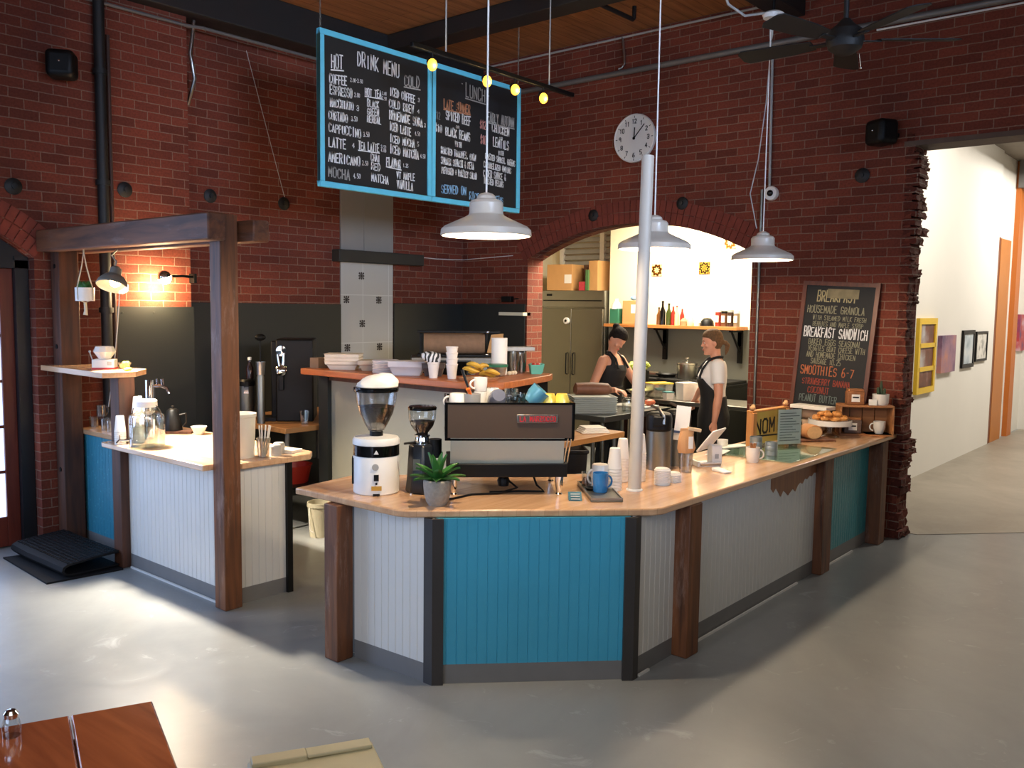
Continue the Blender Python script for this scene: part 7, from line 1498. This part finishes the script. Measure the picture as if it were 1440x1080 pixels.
def person(label, loc, rz, lean, headrot, rh, lh, relb, lelb, skin, build_clothes, hcol, foot=0.0, rn=(0, 0, -1), ln=(0, 0, -1), curls=(35, 45)):
    t = thing('person', label, 'person', loc, rz)
    m = MB(); m.loft(torso_secs(0, lean), 24)
    ty = lambda z: -lean*max(0, z-0.95)
    m.loft([((0, 0.016+ty(1.40), 1.39), 0.066, 0.056), ((0, 0.012+ty(1.44), 1.43), 0.052, 0.050), ((0, 0.004+ty(1.48), 1.48), 0.049, 0.050), ((0, -0.004+ty(1.53), 1.54), 0.050, 0.054)], 18)
    hc = Vector((0, -0.028+ty(1.6), 1.585))
    T_ = head(m, hc, headrot)
    sh = {}
    for sx, el, wr, nn, cu in ((-1, relb, rh, rn, curls[0]), (1, lelb, lh, ln, curls[1])):
        s0 = Vector((sx*0.158, 0.004+ty(1.36), 1.362)); el = Vector(el); wr = Vector(wr)
        d = (wr-el).normalized()
        limb(m, [s0, s0.lerp(el, 0.5), el, el.lerp(wr, 0.4), wr], [0.054, 0.047, 0.040, 0.040, 0.026])
        hand(m, wr, (d+Vector(nn)*0.25).normalized(), nn, cu, sx*(1))
    for sx in (-1, 1):
        limb(m, [(sx*0.088, 0.016, 0.86), (sx*0.092, 0.0, 0.66), (sx*0.092, -0.006, 0.48), (sx*0.094, 0.014, 0.34), (sx*0.096, 0.02, 0.09)], [0.086, 0.074, 0.054, 0.054, 0.036])
        m.loft([((sx*0.10, 0.06, 0.035), 0.03, 0.032, (1, 0, 0), (0, 0, 1)), ((sx*0.10, 0.0, 0.045), 0.038, 0.043, (1, 0, 0), (0, 0, 1)), ((sx*0.105, -0.09, 0.034), 0.044, 0.030, (1, 0, 0), (0, 0, 1)), ((sx*0.105, -0.165, 0.022), 0.03, 0.018, (1, 0, 0), (0, 0, 1))], 12)
    body = smooth_body(m, 'body', skin, t)
    face_parts(T_, body, (176, 92, 84), lean > 0)
    build_clothes(t, ty, T_)
    # trousers and shoes
    m = MB(); m.loft([((0, 0.016, 0.78), 0.178, 0.134), ((0, 0.018, 0.88), 0.188, 0.140), ((0, 0.010, 0.97), 0.170, 0.122), ((0, 0.004, 1.07), 0.156, 0.118)], 24)
    for sx in (-1, 1): limb(m, [(sx*0.090, 0.016, 0.86), (sx*0.094, 0.0, 0.66), (sx*0.094, -0.006, 0.48), (sx*0.096, 0.014, 0.34), (sx*0.098, 0.02, 0.10)], [0.097, 0.085, 0.066, 0.064, 0.052])
    smooth_body(m, 'trousers', plain('dark_trousers', (30, 32, 38), 0.8), t, 0.010)
    for sx in (-1, 1):
        m = MB(); m.loft([((sx*0.10, 0.075, 0.03), 0.03, 0.028, (1, 0, 0), (0, 0, 1)), ((sx*0.10, 0.05, 0.045), 0.043, 0.045, (1, 0, 0), (0, 0, 1)), ((sx*0.10, -0.02, 0.05), 0.045, 0.050, (1, 0, 0), (0, 0, 1)), ((sx*0.105, -0.10, 0.038), 0.050, 0.038, (1, 0, 0), (0, 0, 1)), ((sx*0.105, -0.185, 0.024), 0.032, 0.023, (1, 0, 0), (0, 0, 1))], 14); m.build('shoe', M_black, t)
    return t, T_
def apron(t, ty, w_top, zt, zb, mat, k=0.020):
    # front panel following the torso, from chest to below the knee
    m = MB(); rs = []
    prof = {s[0][2]: s for s in torso_secs(k, 0)}
    zs = [zt]+[z for z in (1.26, 1.20, 1.12, 1.05, 0.96, 0.88, 0.75, 0.60) if z < zt-0.01]+[zb]
    for z in zs:
        keys = sorted(prof); a = max([q for q in keys if q <= z] or [keys[0]]); b = min([q for q in keys if q >= z] or [keys[-1]])
        f = 0 if a == b else (z-a)/(b-a); rx = prof[a][1]*(1-f)+prof[b][1]*f; ry = prof[a][2]*(1-f)+prof[b][2]*f; cy = prof[a][0][1]*(1-f)+prof[b][0][1]*f
        if z < 0.9: rx, ry, cy = 0.205, 0.160, 0.012
        span = w_top+(2.3-w_top)*min(1, max(0, (1.26-z)/0.24))
        rs.append([Vector((rx*math.sin(span*(i/12-0.5)*1.9), cy+ty(z)-ry*math.cos(span*(i/12-0.5)*1.9), z)) for i in range(13)])
    m.rings(rs, closed=False)
    o = m.build('apron', mat, t); sd = o.modifiers.new('thick', 'SOLIDIFY'); sd.thickness = 0.005; sd.offset = 1
    return o
M_apron = plain('black_apron', (24, 24, 27), 0.8)
# ---- left worker
Lp, Lr = Vector((7.62, 5.16, 0)), R(0)
def toL(p, o=Lp, r_=Lr): return tuple(Matrix.Rotation(-r_, 4, 'Z') @ (Vector(p)-o))
M_hair1 = plain('dark_hair', (30, 21, 17), 0.8, var=0.3, scale=60, bump=0.5, spec=0.2)
def clothes_left(t, ty, T_):
    m = MB(); m.loft([s for s in torso_secs(0.011, 0.10) if s[0][2] <= 1.33], 24)
    # racer back bands over the shoulders, open neckline
    for sx in (-1, 1): m.tube([(sx*0.10, -0.085+ty(1.3), 1.30), (sx*0.088, -0.072+ty(1.35), 1.365), (sx*0.082, -0.005+ty(1.4), 1.425), (sx*0.075, 0.06+ty(1.38), 1.385), (sx*0.06, 0.085+ty(1.3), 1.30)], [0.03, 0.026, 0.024, 0.026, 0.03], 10)
    smooth_body(m, 'tank_top', plain('black_top', (20, 20, 22), 0.8), t, 0.009)
    apron(t, ty, 1.5, 1.10, 0.52, M_apron)
    m = MB()
    for sx in (-1, 1): m.tube([(sx*0.09, -0.148+ty(1.28), 1.285), (sx*0.07, -0.09+ty(1.38), 1.38), (sx*0.055, 0.0+ty(1.43), 1.445), (sx*0.03, 0.055+ty(1.45), 1.45), (0, 0.062+ty(1.45), 1.45)], 0.012, 8)
    m.build('neck_strap', M_apron, t)
    q = lambda p: T_ @ Vector(p)
    m = MB()
    rs = []
    for z, rx, fy, by in ((-0.055, 0.060, 0.0, 0.078), (-0.03, 0.073, -0.012, 0.094), (0.0, 0.081, 0.008, 0.104), (0.03, 0.084, 0.050, 0.108), (0.06, 0.082, 0.094, 0.106), (0.09, 0.072, 0.082, 0.094), (0.115, 0.052, 0.056, 0.068), (0.13, 0.02, 0.022, 0.03)):
        rs.append([q((rx*math.cos(a), (by if math.sin(a) > 0 else fy)*math.sin(a), z)) for a in [2*math.pi*i/24 for i in range(24)]])
    m.rings(rs); m.ball(q((-0.01, 0.095, 0.085)), (0.042, 0.038, 0.036), 12, 8)
    smooth_body(m, 'hair', M_hair1, t, 0.007, 4)
hL = Matrix.Rotation(R(-6), 4, 'Z') @ Matrix.Rotation(R(42), 4, 'X') @ Matrix.Rotation(R(8), 4, 'Y')
person('person in black sleeveless top with dark hair bun, looking down while preparing food', Lp, Lr, 0.10, hL,
       toL((7.25, 4.82, 1.10)), toL((7.47, 4.72, 1.10)), toL((7.27, 5.14, 1.06)), toL((7.86, 4.95, 1.08)), plain('skin_left', (206, 146, 116), 0.5, var=0.03), clothes_left, 0, curls=(50, 50))
# ---- right worker
Rp, Rr_ = Vector((7.74, 4.02, 0)), R(-143)
def toR(p, o=Rp, r_=Rr_): return tuple(Matrix.Rotation(-r_, 4, 'Z') @ (Vector(p)-o))
M_hair2 = plain('light_brown_hair', (108, 80, 54), 0.75, var=0.3, scale=60, bump=0.5, spec=0.25)
def clothes_right(t, ty, T_):
    m = MB(); m.loft([s for s in torso_secs(0.015, 0.0) if 1.02 <= s[0][2] <= 1.41], 24)
    for sx, el in ((-1, Vector(toR((7.95, 4.24, 1.14)))), (1, Vector(toR((7.57, 3.88, 1.09))))):
        s0 = Vector((sx*0.150, 0.004, 1.366)); limb(m, [s0, s0.lerp(el, 0.35), s0.lerp(el, 0.62)], [0.070, 0.066, 0.062])
    smooth_body(m, 't_shirt', plain('white_shirt', (244, 240, 236), 0.8, var=0.015), t, 0.009, 5)
    apron(t, ty, 0.62, 1.24, 0.42, M_apron, 0.026)
    m = MB()
    for sx in (-1, 1): m.tube([(sx*0.075, -0.150, 1.24), (sx*0.072, -0.125, 1.33), (sx*0.066, -0.05, 1.425), (sx*0.055, 0.03, 1.445), (sx*0.03, 0.066, 1.445), (0, 0.07, 1.44)], 0.014, 8)
    m.build('neck_strap', M_apron, t)
    q = lambda p: T_ @ Vector(p)
    m = MB(); rs = []
    for z, rx, fy, by in ((-0.085, 0.045, -0.03, 0.062), (-0.055, 0.062, -0.015, 0.082), (-0.03, 0.073, -0.008, 0.094), (0.0, 0.081, 0.008, 0.104), (0.03, 0.084, 0.045, 0.108), (0.06, 0.082, 0.092, 0.106), (0.09, 0.072, 0.082, 0.094), (0.115, 0.052, 0.056, 0.068), (0.13, 0.02, 0.022, 0.03)):
        rs.append([q((rx*math.cos(a), (by if math.sin(a) > 0 else fy)*math.sin(a), z)) for a in [2*math.pi*i/24 for i in range(24)]])
    m.rings(rs)
    m.tube([q((0, 0.09, -0.01)), q((0, 0.122, -0.02)), q((0, 0.140, -0.05)), q((0, 0.125, -0.10)), q((0, 0.11, -0.14))], [0.02, 0.024, 0.026, 0.02, 0.006], 10)
    smooth_body(m, 'hair', M_hair2, t, 0.007, 4)
hR = Matrix.Rotation(R(8), 4, 'X')
person('person in white t-shirt and black apron with light brown ponytail, standing in profile', Rp, Rr_, 0.0, hR,
       toR((8.08, 4.40, 0.985)), toR((7.54, 3.90, 0.84)), toR((7.95, 4.24, 1.14)), toR((7.57, 3.88, 1.09)), plain('skin_right', (222, 158, 128), 0.5, var=0.03), clothes_right, 0, rn=(0, 0, -1), ln=(0.6, 0.3, 0.0), curls=(15, 60))
